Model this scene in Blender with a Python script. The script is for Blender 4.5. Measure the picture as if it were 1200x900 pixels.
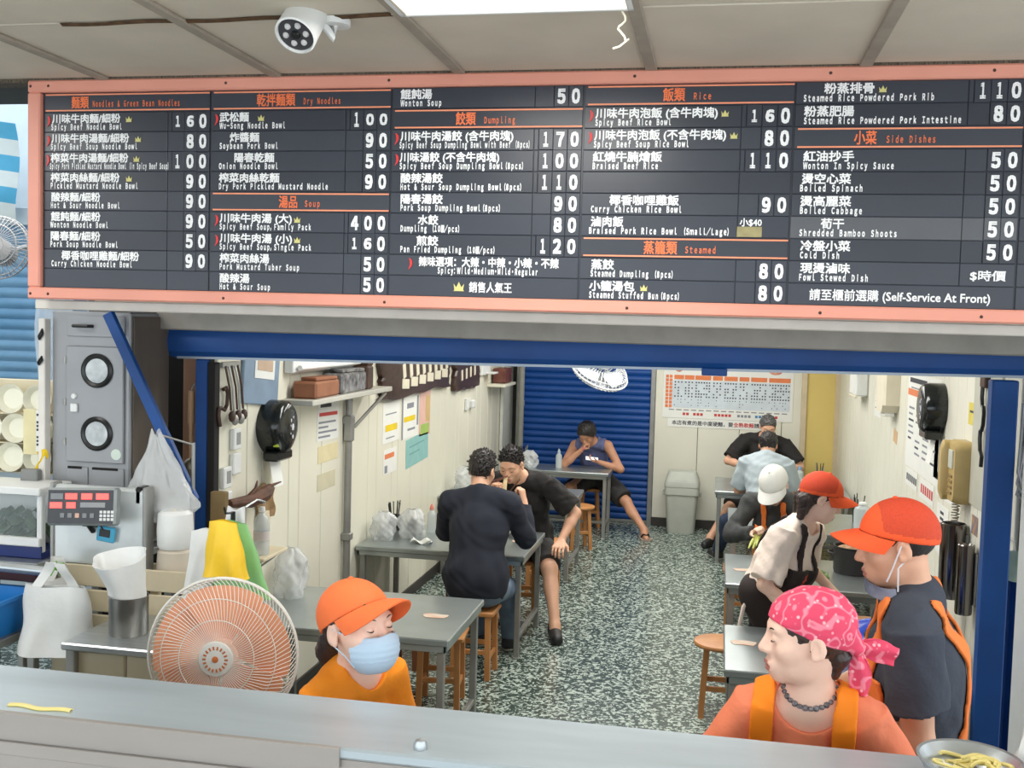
import bpy, bmesh, math, random
import numpy as np
from mathutils import Vector, Matrix

for _o in list(bpy.data.objects):
    bpy.data.objects.remove(_o)
SC = bpy.context.scene
COL = SC.collection
random.seed(7)
RNG = np.random.default_rng(7)

# ------------------------------------------------------------------ camera
FPX = 1250.0                      # focal length in pixels of the 1200x900 frame
CAM = np.array([0.0, 0.0, 2.35])
ROT = np.array([[0.9811, 0.1922, 0.0275], [-0.0383, 0.0526, 0.9979], [0.1903, -0.9799, 0.0590]])
_u, _s, _v = np.linalg.svd(ROT)
ROT = _u @ _v                     # rows: camera right, up, back in world axes
cam_data = bpy.data.cameras.new('camera')
cam_data.sensor_width = 36.0
cam_data.lens = 36.0 * FPX / 1200.0
cam_data.clip_start = 0.05
cam = bpy.data.objects.new('camera', cam_data)
COL.objects.link(cam)
_m = Matrix(ROT.T.tolist()).to_4x4()
_m.translation = Vector(CAM)
cam.matrix_world = _m
SC.camera = cam


def ray(x, y):
    return ROT.T @ np.array([(x - 600) / FPX, -(y - 450) / FPX, -1.0])


def atY(x, y, Y):
    """world point at depth Y seen at pixel x, y of the photograph"""
    r = ray(x, y)
    return CAM + r * (Y / r[1])


def atX(x, y, X):
    r = ray(x, y)
    return CAM + r * (X / r[0])


def atZ(x, y, Z):
    r = ray(x, y)
    return CAM + r * ((Z - CAM[2]) / r[2])


# ------------------------------------------------------------------ light
SC.view_settings.view_transform = 'Standard'
SC.view_settings.look = 'None'
SC.view_settings.exposure = 0.0
SC.view_settings.gamma = 1.0
SC.view_settings.use_curve_mapping = False
world = bpy.data.worlds.new('sky')
SC.world = world
world.use_nodes = True
_bg = world.node_tree.nodes['Background']
_bg.inputs['Color'].default_value = (0.86, 0.93, 1.0, 1)
_bg.inputs['Strength'].default_value = 2.75


def area_light(name, loc, sx, sy, power, color=(1, 1, 1), rot=(0, 0, 0)):
    l = bpy.data.lights.new(name, 'AREA')
    l.shape = 'RECTANGLE'
    l.size, l.size_y, l.energy, l.color = sx, sy, power, color
    o = bpy.data.objects.new(name, l)
    o.location, o.rotation_euler = loc, rot
    COL.objects.link(o)
    return o


# fluorescent fittings on the shop ceiling and the lay-in panels of the arcade ceiling
for _i, _y in enumerate((6.1, 8.4, 10.7)):
    area_light('shop_lamp_light', (-0.6, _y, 2.82), 2.4, 0.5, 60, (1.0, 0.985, 0.95))
for _x in (-0.67, 2.2, -3.6):
    area_light('arcade_panel_light', (_x, 2.97, 3.26), 0.66, 0.56, 26, (1.0, 0.97, 0.92))
area_light('stall_lamp_light', (-3.9, 4.9, 3.0), 1.0, 0.5, 10, (1.0, 0.97, 0.92))

# ------------------------------------------------------------------ materials
def lin(c):
    return tuple(((v / 255) / 12.92 if v / 255 <= 0.04045 else ((v / 255 + 0.055) / 1.055) ** 2.4) for v in c)


MATS = {}


def mat(name, rgb, rough=0.6, metal=0.0, var=0.06, scale=9.0, bump=0.0, bscale=60.0, emit=0.0, alpha=1.0,
        trans=0.0, rgb2=None, stretch=None, coat=0.0, sheen=0.0):
    """procedural principled material: noise varies the colour between rgb*(1-var) .. rgb*(1+var) or towards rgb2"""
    if name in MATS:
        return MATS[name]
    m = bpy.data.materials.new(name)
    m.use_nodes = True
    nt = m.node_tree
    p = nt.nodes['Principled BSDF']
    tc = nt.nodes.new('ShaderNodeTexCoord')
    mp = nt.nodes.new('ShaderNodeMapping')
    nt.links.new(tc.outputs['Object'], mp.inputs['Vector'])
    if stretch:
        mp.inputs['Scale'].default_value = stretch
    nz = nt.nodes.new('ShaderNodeTexNoise')
    nz.inputs['Scale'].default_value = scale
    nz.inputs['Detail'].default_value = 4
    nt.links.new(mp.outputs['Vector'], nz.inputs['Vector'])
    rp = nt.nodes.new('ShaderNodeValToRGB')
    rp.color_ramp.elements[0].position = 0.3
    rp.color_ramp.elements[1].position = 0.7
    c = lin(rgb)
    c2 = lin(rgb2) if rgb2 else tuple(min(1, v * (1 + var)) for v in c)
    c1 = c if rgb2 else tuple(v * (1 - var) for v in c)
    rp.color_ramp.elements[0].color = (*c1, 1)
    rp.color_ramp.elements[1].color = (*c2, 1)
    nt.links.new(nz.outputs['Fac'], rp.inputs['Fac'])
    nt.links.new(rp.outputs['Color'], p.inputs['Base Color'])
    p.inputs['Roughness'].default_value = rough
    p.inputs['Metallic'].default_value = metal
    p.inputs['Alpha'].default_value = alpha
    p.inputs['Transmission Weight'].default_value = trans
    p.inputs['Coat Weight'].default_value = coat
    p.inputs['Sheen Weight'].default_value = sheen
    if emit:
        nt.links.new(rp.outputs['Color'], p.inputs['Emission Color'])
        p.inputs['Emission Strength'].default_value = emit
    if bump:
        b = nt.nodes.new('ShaderNodeBump')
        n2 = nt.nodes.new('ShaderNodeTexNoise')
        n2.inputs['Scale'].default_value = bscale
        nt.links.new(mp.outputs['Vector'], n2.inputs['Vector'])
        nt.links.new(n2.outputs['Fac'], b.inputs['Height'])
        b.inputs['Strength'].default_value = bump
        b.inputs['Distance'].default_value = 0.01
        nt.links.new(b.outputs['Normal'], p.inputs['Normal'])
    MATS[name] = m
    return m


def mat_chips(name, base, chips, scale, cut=0.5, rough=0.35, soft=0.05):
    """terrazzo: pale chips of a cell pattern in a dark ground"""
    m = bpy.data.materials.new(name)
    m.use_nodes = True
    nt = m.node_tree
    p = nt.nodes['Principled BSDF']
    tc = nt.nodes.new('ShaderNodeTexCoord')
    n0 = nt.nodes.new('ShaderNodeTexNoise')
    n0.inputs['Scale'].default_value = scale * 0.9
    n0.inputs['Detail'].default_value = 2
    mx = nt.nodes.new('ShaderNodeMixRGB')
    mx.inputs['Fac'].default_value = 0.035
    nt.links.new(tc.outputs['Object'], n0.inputs['Vector'])
    nt.links.new(tc.outputs['Object'], mx.inputs['Color1'])
    nt.links.new(n0.outputs['Color'], mx.inputs['Color2'])
    v = nt.nodes.new('ShaderNodeTexVoronoi')
    v.inputs['Scale'].default_value = scale
    nt.links.new(mx.outputs['Color'], v.inputs['Vector'])
    sp = nt.nodes.new('ShaderNodeSeparateColor')
    nt.links.new(v.outputs['Color'], sp.inputs['Color'])
    n1 = nt.nodes.new('ShaderNodeTexNoise')
    n1.inputs['Scale'].default_value = scale * 0.7
    n1.inputs['Detail'].default_value = 3
    nt.links.new(tc.outputs['Object'], n1.inputs['Vector'])
    ad = nt.nodes.new('ShaderNodeMath')
    ad.operation = 'ADD'
    nt.links.new(sp.outputs[0], ad.inputs[0])
    nt.links.new(n1.outputs['Fac'], ad.inputs[1])
    rp = nt.nodes.new('ShaderNodeValToRGB')
    e = rp.color_ramp.elements
    e[0].position, e[0].color = cut - 0.25, (*lin(base), 1)
    e[1].position, e[1].color = cut + soft, (*lin(chips), 1)
    k = rp.color_ramp.elements.new(cut - soft)
    k.color = (*[v * 1.5 for v in lin(base)], 1)
    hv = nt.nodes.new('ShaderNodeMath')
    hv.operation = 'MULTIPLY'
    hv.inputs[1].default_value = 0.5
    nt.links.new(ad.outputs[0], hv.inputs[0])
    nt.links.new(hv.outputs[0], rp.inputs['Fac'])
    nt.links.new(rp.outputs['Color'], p.inputs['Base Color'])
    p.inputs['Roughness'].default_value = rough
    MATS[name] = m
    return m


# ------------------------------------------------------------------ object helpers
def tag(o, label=None, cat=None, group=None, kind=None):
    if label:
        o['label'] = label
    if cat:
        o['category'] = cat
    if group:
        o['group'] = group
    if kind:
        o['kind'] = kind
    return o


def thing(name, label, cat, loc=(0, 0, 0), rz=0.0, group=None):
    o = bpy.data.objects.new(name, None)
    o.empty_display_size = 0.1
    COL.objects.link(o)
    o.location = tuple(float(v) for v in loc)
    o.rotation_euler = (0, 0, rz)
    return tag(o, label, cat, group)


def dup(o, loc=None, rz=None, label=None, parent=None, group=None):
    """copy of a thing with copies of its parts and sub-parts"""
    c = o.copy()
    COL.objects.link(c)
    if parent:
        c.parent = parent
    if loc is not None:
        c.location = tuple(float(v) for v in loc)
    if rz is not None:
        c.rotation_euler = (0, 0, rz)
    if label:
        c['label'] = label
    if group:
        c['group'] = group
    for ch in list(o.children):
        dup(ch, parent=c)
    return c


def link_mesh(name, me, mats, parent=None, smooth=None):
    for m in (mats if isinstance(mats, (list, tuple)) else [mats]):
        me.materials.append(m)
    if smooth is not None:
        me.shade_smooth()
        if smooth < 3:
            me.set_sharp_from_angle(angle=smooth)
    o = bpy.data.objects.new(name, me)
    COL.objects.link(o)
    if parent:
        o.parent = parent
    return o


def basis(d, hint=(0, 0, 1)):
    """x, y perpendicular to the unit vector d"""
    d = np.array(d, float)
    d = d / np.linalg.norm(d)
    h = np.array(hint, float)
    if abs(h @ d) > 0.95 * np.linalg.norm(h):
        h = np.array([1.0, 0, 0]) if abs(d[0]) < 0.9 else np.array([0, 1.0, 0])
    x = np.cross(h, d)
    x /= np.linalg.norm(x)
    return x, np.cross(d, x), d


def rotm(rx=0, ry=0, rz=0):
    return np.array(Matrix.Rotation(rz, 3, 'Z') @ Matrix.Rotation(ry, 3, 'Y') @ Matrix.Rotation(rx, 3, 'X'))


class MB:
    """collects shapes; build() links them as one mesh object"""

    def __init__(self):
        self.v, self.f, self.m, self.mi = [], [], [], 0

    def raw(self, verts, faces):
        b = len(self.v)
        self.v += [tuple(float(c) for c in p) for p in verts]
        self.f += [tuple(b + i for i in q) for q in faces]
        self.m += [self.mi] * len(faces)
        return self

    def box(self, c, s, R=None, bev=0.004):
        hx, hy, hz = s[0] / 2, s[1] / 2, s[2] / 2
        b = min(bev, hx * 0.49, hy * 0.49, hz * 0.49)
        vs, idx = [], {}
        for i, sx in enumerate((-1, 1)):
            for j, sy in enumerate((-1, 1)):
                for k, sz in enumerate((-1, 1)):
                    for a in range(3):
                        p = [sx * (hx - b), sy * (hy - b), sz * (hz - b)]
                        p[a] = (sx * hx, sy * hy, sz * hz)[a]
                        idx[(i, j, k, a)] = len(vs)
                        vs.append(p)
        fs = []
        for a in range(3):
            o1, o2 = [q for q in range(3) if q != a]
            for s_ in (0, 1):
                q = []
                for (u, w) in ((0, 0), (1, 0), (1, 1), (0, 1)):
                    key = [0, 0, 0]
                    key[a], key[o1], key[o2] = s_, u, w
                    q.append(idx[(*key, a)])
                fs.append(q)
                for w in (0, 1):          # edge strips between face a and face o1
                    if a < o1:
                        pass
        for a, c2 in ((0, 1), (0, 2), (1, 2)):
            o = 3 - a - c2
            for s1 in (0, 1):
                for s2 in (0, 1):
                    q = []
                    for w, ax in ((0, a), (1, a), (1, c2), (0, c2)):
                        key = [0, 0, 0]
                        key[a], key[c2], key[o] = s1, s2, w
                        q.append(idx[(*key, ax)])
                    fs.append(q)
        for i in (0, 1):
            for j in (0, 1):
                for k in (0, 1):
                    fs.append([idx[(i, j, k, a)] for a in range(3)])
        vs = np.array(vs)
        if R is not None:
            vs = vs @ np.array(R).T
        # orient faces outward
        out = []
        for q in fs:
            p = [np.array(vs[t]) for t in q]
            n = np.cross(p[1] - p[0], p[2] - p[0])
            if n @ sum(p) < 0:
                q = q[::-1]
            out.append(q)
        return self.raw(vs + np.array(c), out)

    def b2(self, lo, hi, bev=0.004):
        lo, hi = np.array(lo, float), np.array(hi, float)
        return self.box((lo + hi) / 2, np.abs(hi - lo), None, bev)

    def cyl(self, a, b, r0, r1=None, n=16, cap=True):
        r1 = r0 if r1 is None else r1
        return self.tube([a, b], [r0, r1], n, cap)

    def bar(self, a, b, w, h=None, hint=(0, 0, 1), bev=0.003):
        """rectangular bar from a to b"""
        a, b = np.array(a, float), np.array(b, float)
        x, y, d = basis(b - a, hint)
        R = np.stack([x, y, d], 1)
        return self.box((a + b) / 2, (w, h or w, np.linalg.norm(b - a)), R, bev)

    def tube(self, path, r, n=8, cap=True, closed=False):
        P = [np.array(p, float) for p in path]
        rr = list(r) if hasattr(r, '__len__') else [r] * len(P)
        vs, fs = [], []
        x = None
        N = len(P)
        for i, p in enumerate(P):
            if closed:
                t = P[(i + 1) % N] - P[i - 1]
            else:
                t = P[min(i + 1, N - 1)] - P[max(i - 1, 0)]
            t = t / (np.linalg.norm(t) + 1e-12)
            if x is None:
                x, y, _ = basis(t)
            else:
                x = x - t * (x @ t)
                x /= np.linalg.norm(x) + 1e-12
                y = np.cross(t, x)
            for k in range(n):
                a = 2 * math.pi * k / n
                vs.append(p + rr[i] * (math.cos(a) * x + math.sin(a) * y))
        for i in range(N if closed else N - 1):
            i2 = (i + 1) % N
            for k in range(n):
                k2 = (k + 1) % n
                fs.append((i * n + k, i * n + k2, i2 * n + k2, i2 * n + k))
        if cap and not closed:
            fs.append(tuple(range(n))[::-1])
            fs.append(tuple((N - 1) * n + k for k in range(n)))
        return self.raw(vs, fs)

    def lathe(self, prof, c=(0, 0, 0), n=24, R=None, a0=0.0, a1=2 * math.pi):
        """profile of (radius, height) about +Z, moved by R then c"""
        full = abs(a1 - a0 - 2 * math.pi) < 1e-6
        cnt = n if full else n + 1
        vs, fs = [], []
        for (r, z) in prof:
            for k in range(cnt):
                a = a0 + (a1 - a0) * k / n
                vs.append((r * math.cos(a), r * math.sin(a), z))
        for i in range(len(prof) - 1):
            for k in range(n):
                k2 = (k + 1) % cnt
                fs.append((i * cnt + k, i * cnt + k2, (i + 1) * cnt + k2, (i + 1) * cnt + k))
        vs = np.array(vs)
        if R is not None:
            vs = vs @ np.array(R).T
        return self.raw(vs + np.array(c), fs)

    def ball(self, c, r, n=16, R=None):
        r = np.array(r if hasattr(r, '__len__') else (r, r, r), float)
        vs, fs = [], []
        h = n // 2
        for i in range(h + 1):
            t = math.pi * i / h
            for k in range(n):
                a = 2 * math.pi * k / n
                vs.append((r[0] * math.sin(t) * math.cos(a), r[1] * math.sin(t) * math.sin(a), r[2] * math.cos(t)))
        for i in range(h):
            for k in range(n):
                k2 = (k + 1) % n
                fs.append((i * n + k, (i + 1) * n + k, (i + 1) * n + k2, i * n + k2))
        vs = np.array(vs)
        if R is not None:
            vs = vs @ np.array(R).T
        return self.raw(vs + np.array(c), fs)

    def prism(self, pts, O, X, Y, depth):
        """2-D outline in the frame O, X, Y pushed along X x Y by depth"""
        O, X, Y = (np.array(q, float) for q in (O, X, Y))
        N = np.cross(X, Y) * depth
        n = len(pts)
        a = [O + X * p[0] + Y * p[1] for p in pts]
        vs = a + [p + N for p in a]
        fs = [tuple(range(n))[::-1], tuple(range(n, 2 * n))]
        fs += [(i, (i + 1) % n, n + (i + 1) % n, n + i) for i in range(n)]
        return self.raw(vs, fs)

    def sheet(self, fn, nu, nv, th=0.0, closed_u=False):
        """surface fn(u, v) on 0..1, thickened along its normals"""
        P = np.array([[fn(i / (nu if closed_u else nu - 1), j / (nv - 1)) for j in range(nv)] for i in range(nu)], float)
        if not th:
            vs = P.reshape(-1, 3)
            fs = [(i * nv + j, ((i + 1) % nu) * nv + j, ((i + 1) % nu) * nv + j + 1, i * nv + j + 1)
                  for i in range(nu if closed_u else nu - 1) for j in range(nv - 1)]
            return self.raw(vs, fs)
        du = np.roll(P, -1, 0) - np.roll(P, 1, 0) if closed_u else np.gradient(P, axis=0)
        dv = np.gradient(P, axis=1)
        nn = np.cross(du, dv)
        nn /= np.linalg.norm(nn, axis=2, keepdims=True) + 1e-12
        A, B = P + nn * th / 2, P - nn * th / 2
        vs = np.concatenate([A.reshape(-1, 3), B.reshape(-1, 3)])
        o = nu * nv
        fs = []
        for i in range(nu if closed_u else nu - 1):
            i2 = (i + 1) % nu
            for j in range(nv - 1):
                q = (i * nv + j, i2 * nv + j, i2 * nv + j + 1, i * nv + j + 1)
                fs.append(q)
                fs.append(tuple(o + t for t in q[::-1]))
            for j in (0, nv - 1):
                q = (i * nv + j, i2 * nv + j, o + i2 * nv + j, o + i * nv + j)
                fs.append(q if j else q[::-1])
        if not closed_u:
            for j in range(nv - 1):
                for i in (0, nu - 1):
                    q = (i * nv + j, i * nv + j + 1, o + i * nv + j + 1, o + i * nv + j)
                    fs.append(q)
        return self.raw(vs, fs)

    def build(self, name, mats, parent=None, smooth=0.6, label=None):
        me = bpy.data.meshes.new(name)
        me.from_pydata(self.v, [], self.f)
        if any(self.m):
            me.polygons.foreach_set('material_index', self.m)
        me.update()
        o = link_mesh(name, me, mats, parent, smooth)
        if label:
            o['label'] = label
        return o


def struct(name, mb, m, smooth=0.6, parent=None):
    o = mb.build(name, m, parent, smooth)
    if parent is None:
        o['kind'] = 'structure'
    return o


# ------------------------------------------------------------------ lettering
def wide(t):
    """half-width characters to their even-width forms"""
    return ''.join(chr(ord(c) + 0xFEE0) if 33 <= ord(c) <= 126 else ('\u3000' if c == ' ' else c) for c in t)


def letters(text, width, height, m, parent, O, X=(1, 0, 0), Y=(0, 0, 1), name='lettering', bold=0.0, depth=0.0006, align='l', em=0.92):
    """text on the baseline O in the frame X right, Y up; height is that of em units, width is fitted; bold thickens the strokes"""
    cu = bpy.data.curves.new(name, 'FONT')
    cu.body = text
    cu.resolution_u = 2
    ob = bpy.data.objects.new(name, cu)
    COL.objects.link(ob)
    dg = bpy.context.evaluated_depsgraph_get()
    src = bpy.data.meshes.new_from_object(ob.evaluated_get(dg))
    bpy.data.objects.remove(ob)
    bpy.data.curves.remove(cu)
    co = np.zeros(len(src.vertices) * 3, np.float32)
    src.vertices.foreach_get('co', co)
    co = co.reshape(-1, 3)
    fs = [tuple(p.vertices) for p in src.polygons]
    bpy.data.meshes.remove(src)
    lo, hi = co.min(0), co.max(0)
    w = max(hi[0] - lo[0], 1e-6)
    sy = height / em
    sx = width / w if width else sy
    u = (co[:, 0] - lo[0]) * sx
    if align == 'c':
        u = u - w * sx / 2
    vv = co[:, 1] * sy
    O, X, Y = (np.array(q, float) for q in (O, X, Y))
    N = np.cross(X, Y)
    V, F = [], []
    bx, bz = bold * min(sx, sy), bold * sy
    offs = [(0, 0)] if not bold else [(bx, bz), (-bx, bz), (bx, -bz), (-bx, -bz)]
    for k, (du, dv) in enumerate(offs):
        P = O + (u + du)[:, None] * X + (vv + dv)[:, None] * Y + N * (depth + k * 2e-5)
        V.append(P)
        F += [tuple(i + k * len(co) for i in f) for f in fs]
    me = bpy.data.meshes.new(name)
    me.from_pydata(np.concatenate(V).tolist(), [], F)
    me.update()
    return link_mesh(name, me, m, parent)


# ------------------------------------------------------------------ implicit surfaces for bodies and cloth
class Field:
    """signed distances on a grid; prims are joined with smooth unions and turned into one closed mesh"""

    def __init__(self, lo, hi, h):
        self.lo, self.h = np.array(lo, float), h
        n = np.ceil((np.array(hi) - self.lo) / h).astype(int) + 1
        self.ax = [(self.lo[i] + h * np.arange(n[i])).astype(np.float32) for i in range(3)]
        self.d = np.full(n, 1.0, np.float32)

    def win(self, lo, hi):
        s = []
        for i in range(3):
            a = int(max(0, math.floor((lo[i] - self.lo[i]) / self.h)))
            b = int(min(self.d.shape[i], math.ceil((hi[i] - self.lo[i]) / self.h) + 1))
            s.append(slice(a, max(a, b)))
        return tuple(s)

    def pts(self, s=None):
        s = s or (slice(None),) * 3
        return (self.ax[0][s[0]][:, None, None], self.ax[1][s[1]][None, :, None], self.ax[2][s[2]][None, None, :])

    def prim(self, pr, grow=0.0):
        kind, a = pr[0], pr[1:]
        if kind == 'c':       # tapered limb
            A, B, ra, rb = np.array(a[0], float), np.array(a[1], float), a[2] + grow, a[3] + grow
            r = max(ra, rb)
            lo, hi = np.minimum(A, B) - r, np.maximum(A, B) + r

            def fn(x, y, z):
                ab = B - A
                L = ab @ ab + 1e-12
                t = ((x - A[0]) * ab[0] + (y - A[1]) * ab[1] + (z - A[2]) * ab[2]) / np.float32(L)
                t = np.clip(t, 0, 1)
                dx, dy, dz = x - A[0] - t * ab[0], y - A[1] - t * ab[1], z - A[2] - t * ab[2]
                return np.sqrt(dx * dx + dy * dy + dz * dz) - (ra + t * (rb - ra))
        elif kind == 'f':     # tapered limb with flat ends
            A, B, ra, rb = np.array(a[0], float), np.array(a[1], float), a[2] + grow, a[3] + grow
            r = max(ra, rb)
            lo, hi = np.minimum(A, B) - r, np.maximum(A, B) + r

            def fn(x, y, z):
                ab = B - A
                L = math.sqrt(ab @ ab)
                u = ab / L
                q = (x - A[0]) * u[0] + (y - A[1]) * u[1] + (z - A[2]) * u[2]
                t = np.clip(q / L, 0, 1)
                dx, dy, dz = x - A[0] - q * u[0], y - A[1] - q * u[1], z - A[2] - q * u[2]
                d = np.sqrt(dx * dx + dy * dy + dz * dz) - (ra + t * (rb - ra))
                return np.maximum(d, np.maximum(-q - 0.02, q - L))
        else:                 # ellipsoid  ('e', centre, radii, R)
            c, rr = np.array(a[0], float), np.array(a[1], float) + grow
            Rm = np.array(a[2], float) if len(a) > 2 and a[2] is not None else np.eye(3)
            ext = np.sqrt(((Rm * rr) ** 2).sum(1))
            lo, hi = c - ext, c + ext

            def fn(x, y, z):
                x, y, z = x - c[0], y - c[1], z - c[2]
                p = [(x * Rm[0, i] + y * Rm[1, i] + z * Rm[2, i]) / rr[i] for i in range(3)]
                k0 = np.sqrt(p[0] ** 2 + p[1] ** 2 + p[2] ** 2) + 1e-9
                k1 = np.sqrt((p[0] / rr[0]) ** 2 + (p[1] / rr[1]) ** 2 + (p[2] / rr[2]) ** 2) + 1e-9
                return k0 * (k0 - 1) / k1
        return fn, lo, hi

    def add(self, prims, k=0.02, grow=0.0):
        for pr in prims:
            kk = k
            if isinstance(pr[-1], dict):
                kk, pr = pr[-1].get('k', k), pr[:-1]
            fn, lo, hi = self.prim(pr, grow)
            m = kk + 4 * self.h + 0.03
            s = self.win(lo - m, hi + m)
            if self.d[s].size == 0:
                continue
            d2 = fn(*self.pts(s)).astype(np.float32)
            d1 = self.d[s]
            hh = np.clip(kk - np.abs(d1 - d2), 0, None) / kk
            self.d[s] = np.minimum(d1, d2) - hh * hh * kk * 0.25
        return self

    def cut(self, prims, k=0.008):
        for pr in prims:
            fn, lo, hi = self.prim(pr)
            s = self.win(lo - k - 0.02, hi + k + 0.02)
            if self.d[s].size == 0:
                continue
            d2 = -fn(*self.pts(s)).astype(np.float32)
            d1 = self.d[s]
            hh = np.clip(k - np.abs(d1 - d2), 0, None) / k
            self.d[s] = np.maximum(d1, d2) + hh * hh * k * 0.25
        return self

    def keep(self, p, n):
        """keep the side of the plane that n points to"""
        x, y, z = self.pts()
        n = np.array(n, float)
        n /= np.linalg.norm(n)
        self.d = np.maximum(self.d, -((x - p[0]) * n[0] + (y - p[1]) * n[1] + (z - p[2]) * n[2])).astype(np.float32)
        return self

    def local(self, c, R):
        x, y, z = self.pts()
        x, y, z = x - c[0], y - c[1], z - c[2]
        return [x * R[0, i] + y * R[1, i] + z * R[2, i] for i in range(3)]

    def folds(self, amp, freq, seed=0, stretch=(1, 1, 1)):
        r = np.random.default_rng(seed)
        x, y, z = self.pts()
        w = np.zeros(self.d.shape, np.float32)
        for i in range(5):
            v = r.normal(size=3) * stretch
            v = v / np.linalg.norm(v) * freq * (0.6 + 0.5 * i)
            v2 = r.normal(size=3) * freq * 0.35
            w += np.sin(x * v[0] + y * v[1] + z * v[2] + 1.6 * np.sin(x * v2[0] + y * v2[1] + z * v2[2]) + i) / (1 + 0.5 * i)
        self.d += (amp * w / 2.2).astype(np.float32)
        return self

    def mesh(self):
        d, h = self.d, self.h
        d = np.pad(d, 1, constant_values=1.0)
        s = d < 0
        lo = self.lo - h
        nx, ny, nz = (q - 1 for q in d.shape)
        cnt = np.zeros((nx, ny, nz), np.int8)
        for i in (0, 1):
            for j in (0, 1):
                for k in (0, 1):
                    cnt += s[i:i + nx, j:j + ny, k:k + nz]
        act = (cnt > 0) & (cnt < 8)
        ci = np.argwhere(act)
        idx = np.full(act.shape, -1, np.int32)
        idx[act] = np.arange(len(ci))
        acc = np.zeros((len(ci), 3))
        num = np.zeros(len(ci))
        for ax in range(3):
            o = [q for q in range(3) if q != ax]
            for u in (0, 1):
                for w in (0, 1):
                    off = np.zeros(3, int)
                    off[o[0]], off[o[1]] = u, w
                    e = ci + off
                    e2 = e.copy()
                    e2[:, ax] += 1
                    a, b = d[tuple(e.T)], d[tuple(e2.T)]
                    hit = (a < 0) != (b < 0)
                    t = np.where(hit, a / np.where(hit, a - b, 1), 0)
                    p = np.zeros((len(ci), 3)) + off
                    p[:, ax] += t
                    acc += np.where(hit[:, None], p, 0)
                    num += hit
        V = lo + h * (ci + acc / num[:, None])
        F = []
        for ax in range(3):
            o = [q for q in range(3) if q != ax]
            sl0, sl1 = [slice(1, -1)] * 3, [slice(1, -1)] * 3
            sl0[ax], sl1[ax] = slice(0, -1), slice(1, None)
            a, b = s[tuple(sl0)], s[tuple(sl1)]
            for sign in (True, False):
                e = np.argwhere((a != b) & (a == sign))
                if not len(e):
                    continue
                e = e + 1
                e[:, ax] -= 1
                q = []
                for (u, w) in ((0, 0), (1, 0), (1, 1), (0, 1)):
                    c = e.copy()
                    c[:, o[0]] -= u
                    c[:, o[1]] -= w
                    q.append(idx[tuple(c.T)])
                q = np.stack(q, 1)
                if (ax == 1) == sign:
                    q = q[:, ::-1]
                F.append(q)
        return V, (np.concatenate(F) if F else np.zeros((0, 4), int))

    def build(self, name, mats, parent=None, origin=(0, 0, 0), pick=None, keep_big=False):
        V, F = self.mesh()
        Vw = V.copy()
        V = V - np.array(origin)
        me = bpy.data.meshes.new(name)
        me.vertices.add(len(V))
        me.vertices.foreach_set('co', V.astype(np.float32).ravel())
        me.loops.add(F.size)
        me.loops.foreach_set('vertex_index', F.astype(np.int32).ravel())
        me.polygons.add(len(F))
        me.polygons.foreach_set('loop_start', np.arange(0, F.size, 4, dtype=np.int32))
        if pick is not None:
            me.polygons.foreach_set('material_index', pick(Vw[F].mean(1)).astype(np.int32))
        me.update(calc_edges=True)
        me.validate()
        return link_mesh(name, me, mats, parent, 4)

# ------------------------------------------------------------------ people
def V3(*a):
    return np.array(a, float)


def nrm(v):
    v = np.array(v, float)
    return v / (np.linalg.norm(v) + 1e-12)


def facing(deg):
    """unit vector on the floor: 0 looks at the street, 90 to the right wall, 180 into the shop"""
    t = math.radians(deg)
    return V3(math.sin(t), -math.cos(t), 0)


def head_rot(yaw, pitch=0, roll=0):
    m = Matrix.Rotation(math.radians(yaw), 3, 'Z') @ Matrix.Rotation(math.pi, 3, 'Z') @ \
        Matrix.Rotation(math.radians(-pitch), 3, 'X') @ Matrix.Rotation(math.radians(roll), 3, 'Y')
    return np.array(m)          # columns: the person's right, forward, up


def two_bone(a, c, l1, l2, hint):
    """middle joint of a limb from a to c; also c pulled in when it is out of reach"""
    a, c = np.array(a, float), np.array(c, float)
    d = c - a
    L = np.linalg.norm(d)
    if L > (l1 + l2) * 0.995:
        c = a + d / L * (l1 + l2) * 0.995
        d = c - a
        L = np.linalg.norm(d)
    u = d / L
    x = (l1 * l1 - l2 * l2 + L * L) / (2 * L)
    hgt = math.sqrt(max(l1 * l1 - x * x, 0))
    h = np.array(hint, float)
    h = h - u * (h @ u)
    return a + u * x + nrm(h) * hgt, c


def place(prims, c, R):
    """head-frame prims to world"""
    out = []
    for p in prims:
        ex = (p[-1],) if isinstance(p[-1], dict) else ()
        q = p[:-1] if ex else p
        if q[0] == 'e':
            rl = np.array(q[3]) if len(q) > 3 and q[3] is not None else np.eye(3)
            out.append(('e', c + R @ np.array(q[1], float), q[2], R @ rl) + ex)
        else:
            out.append((q[0], c + R @ np.array(q[1], float), c + R @ np.array(q[2], float)) + tuple(q[3:]) + ex)
    return out


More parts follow.
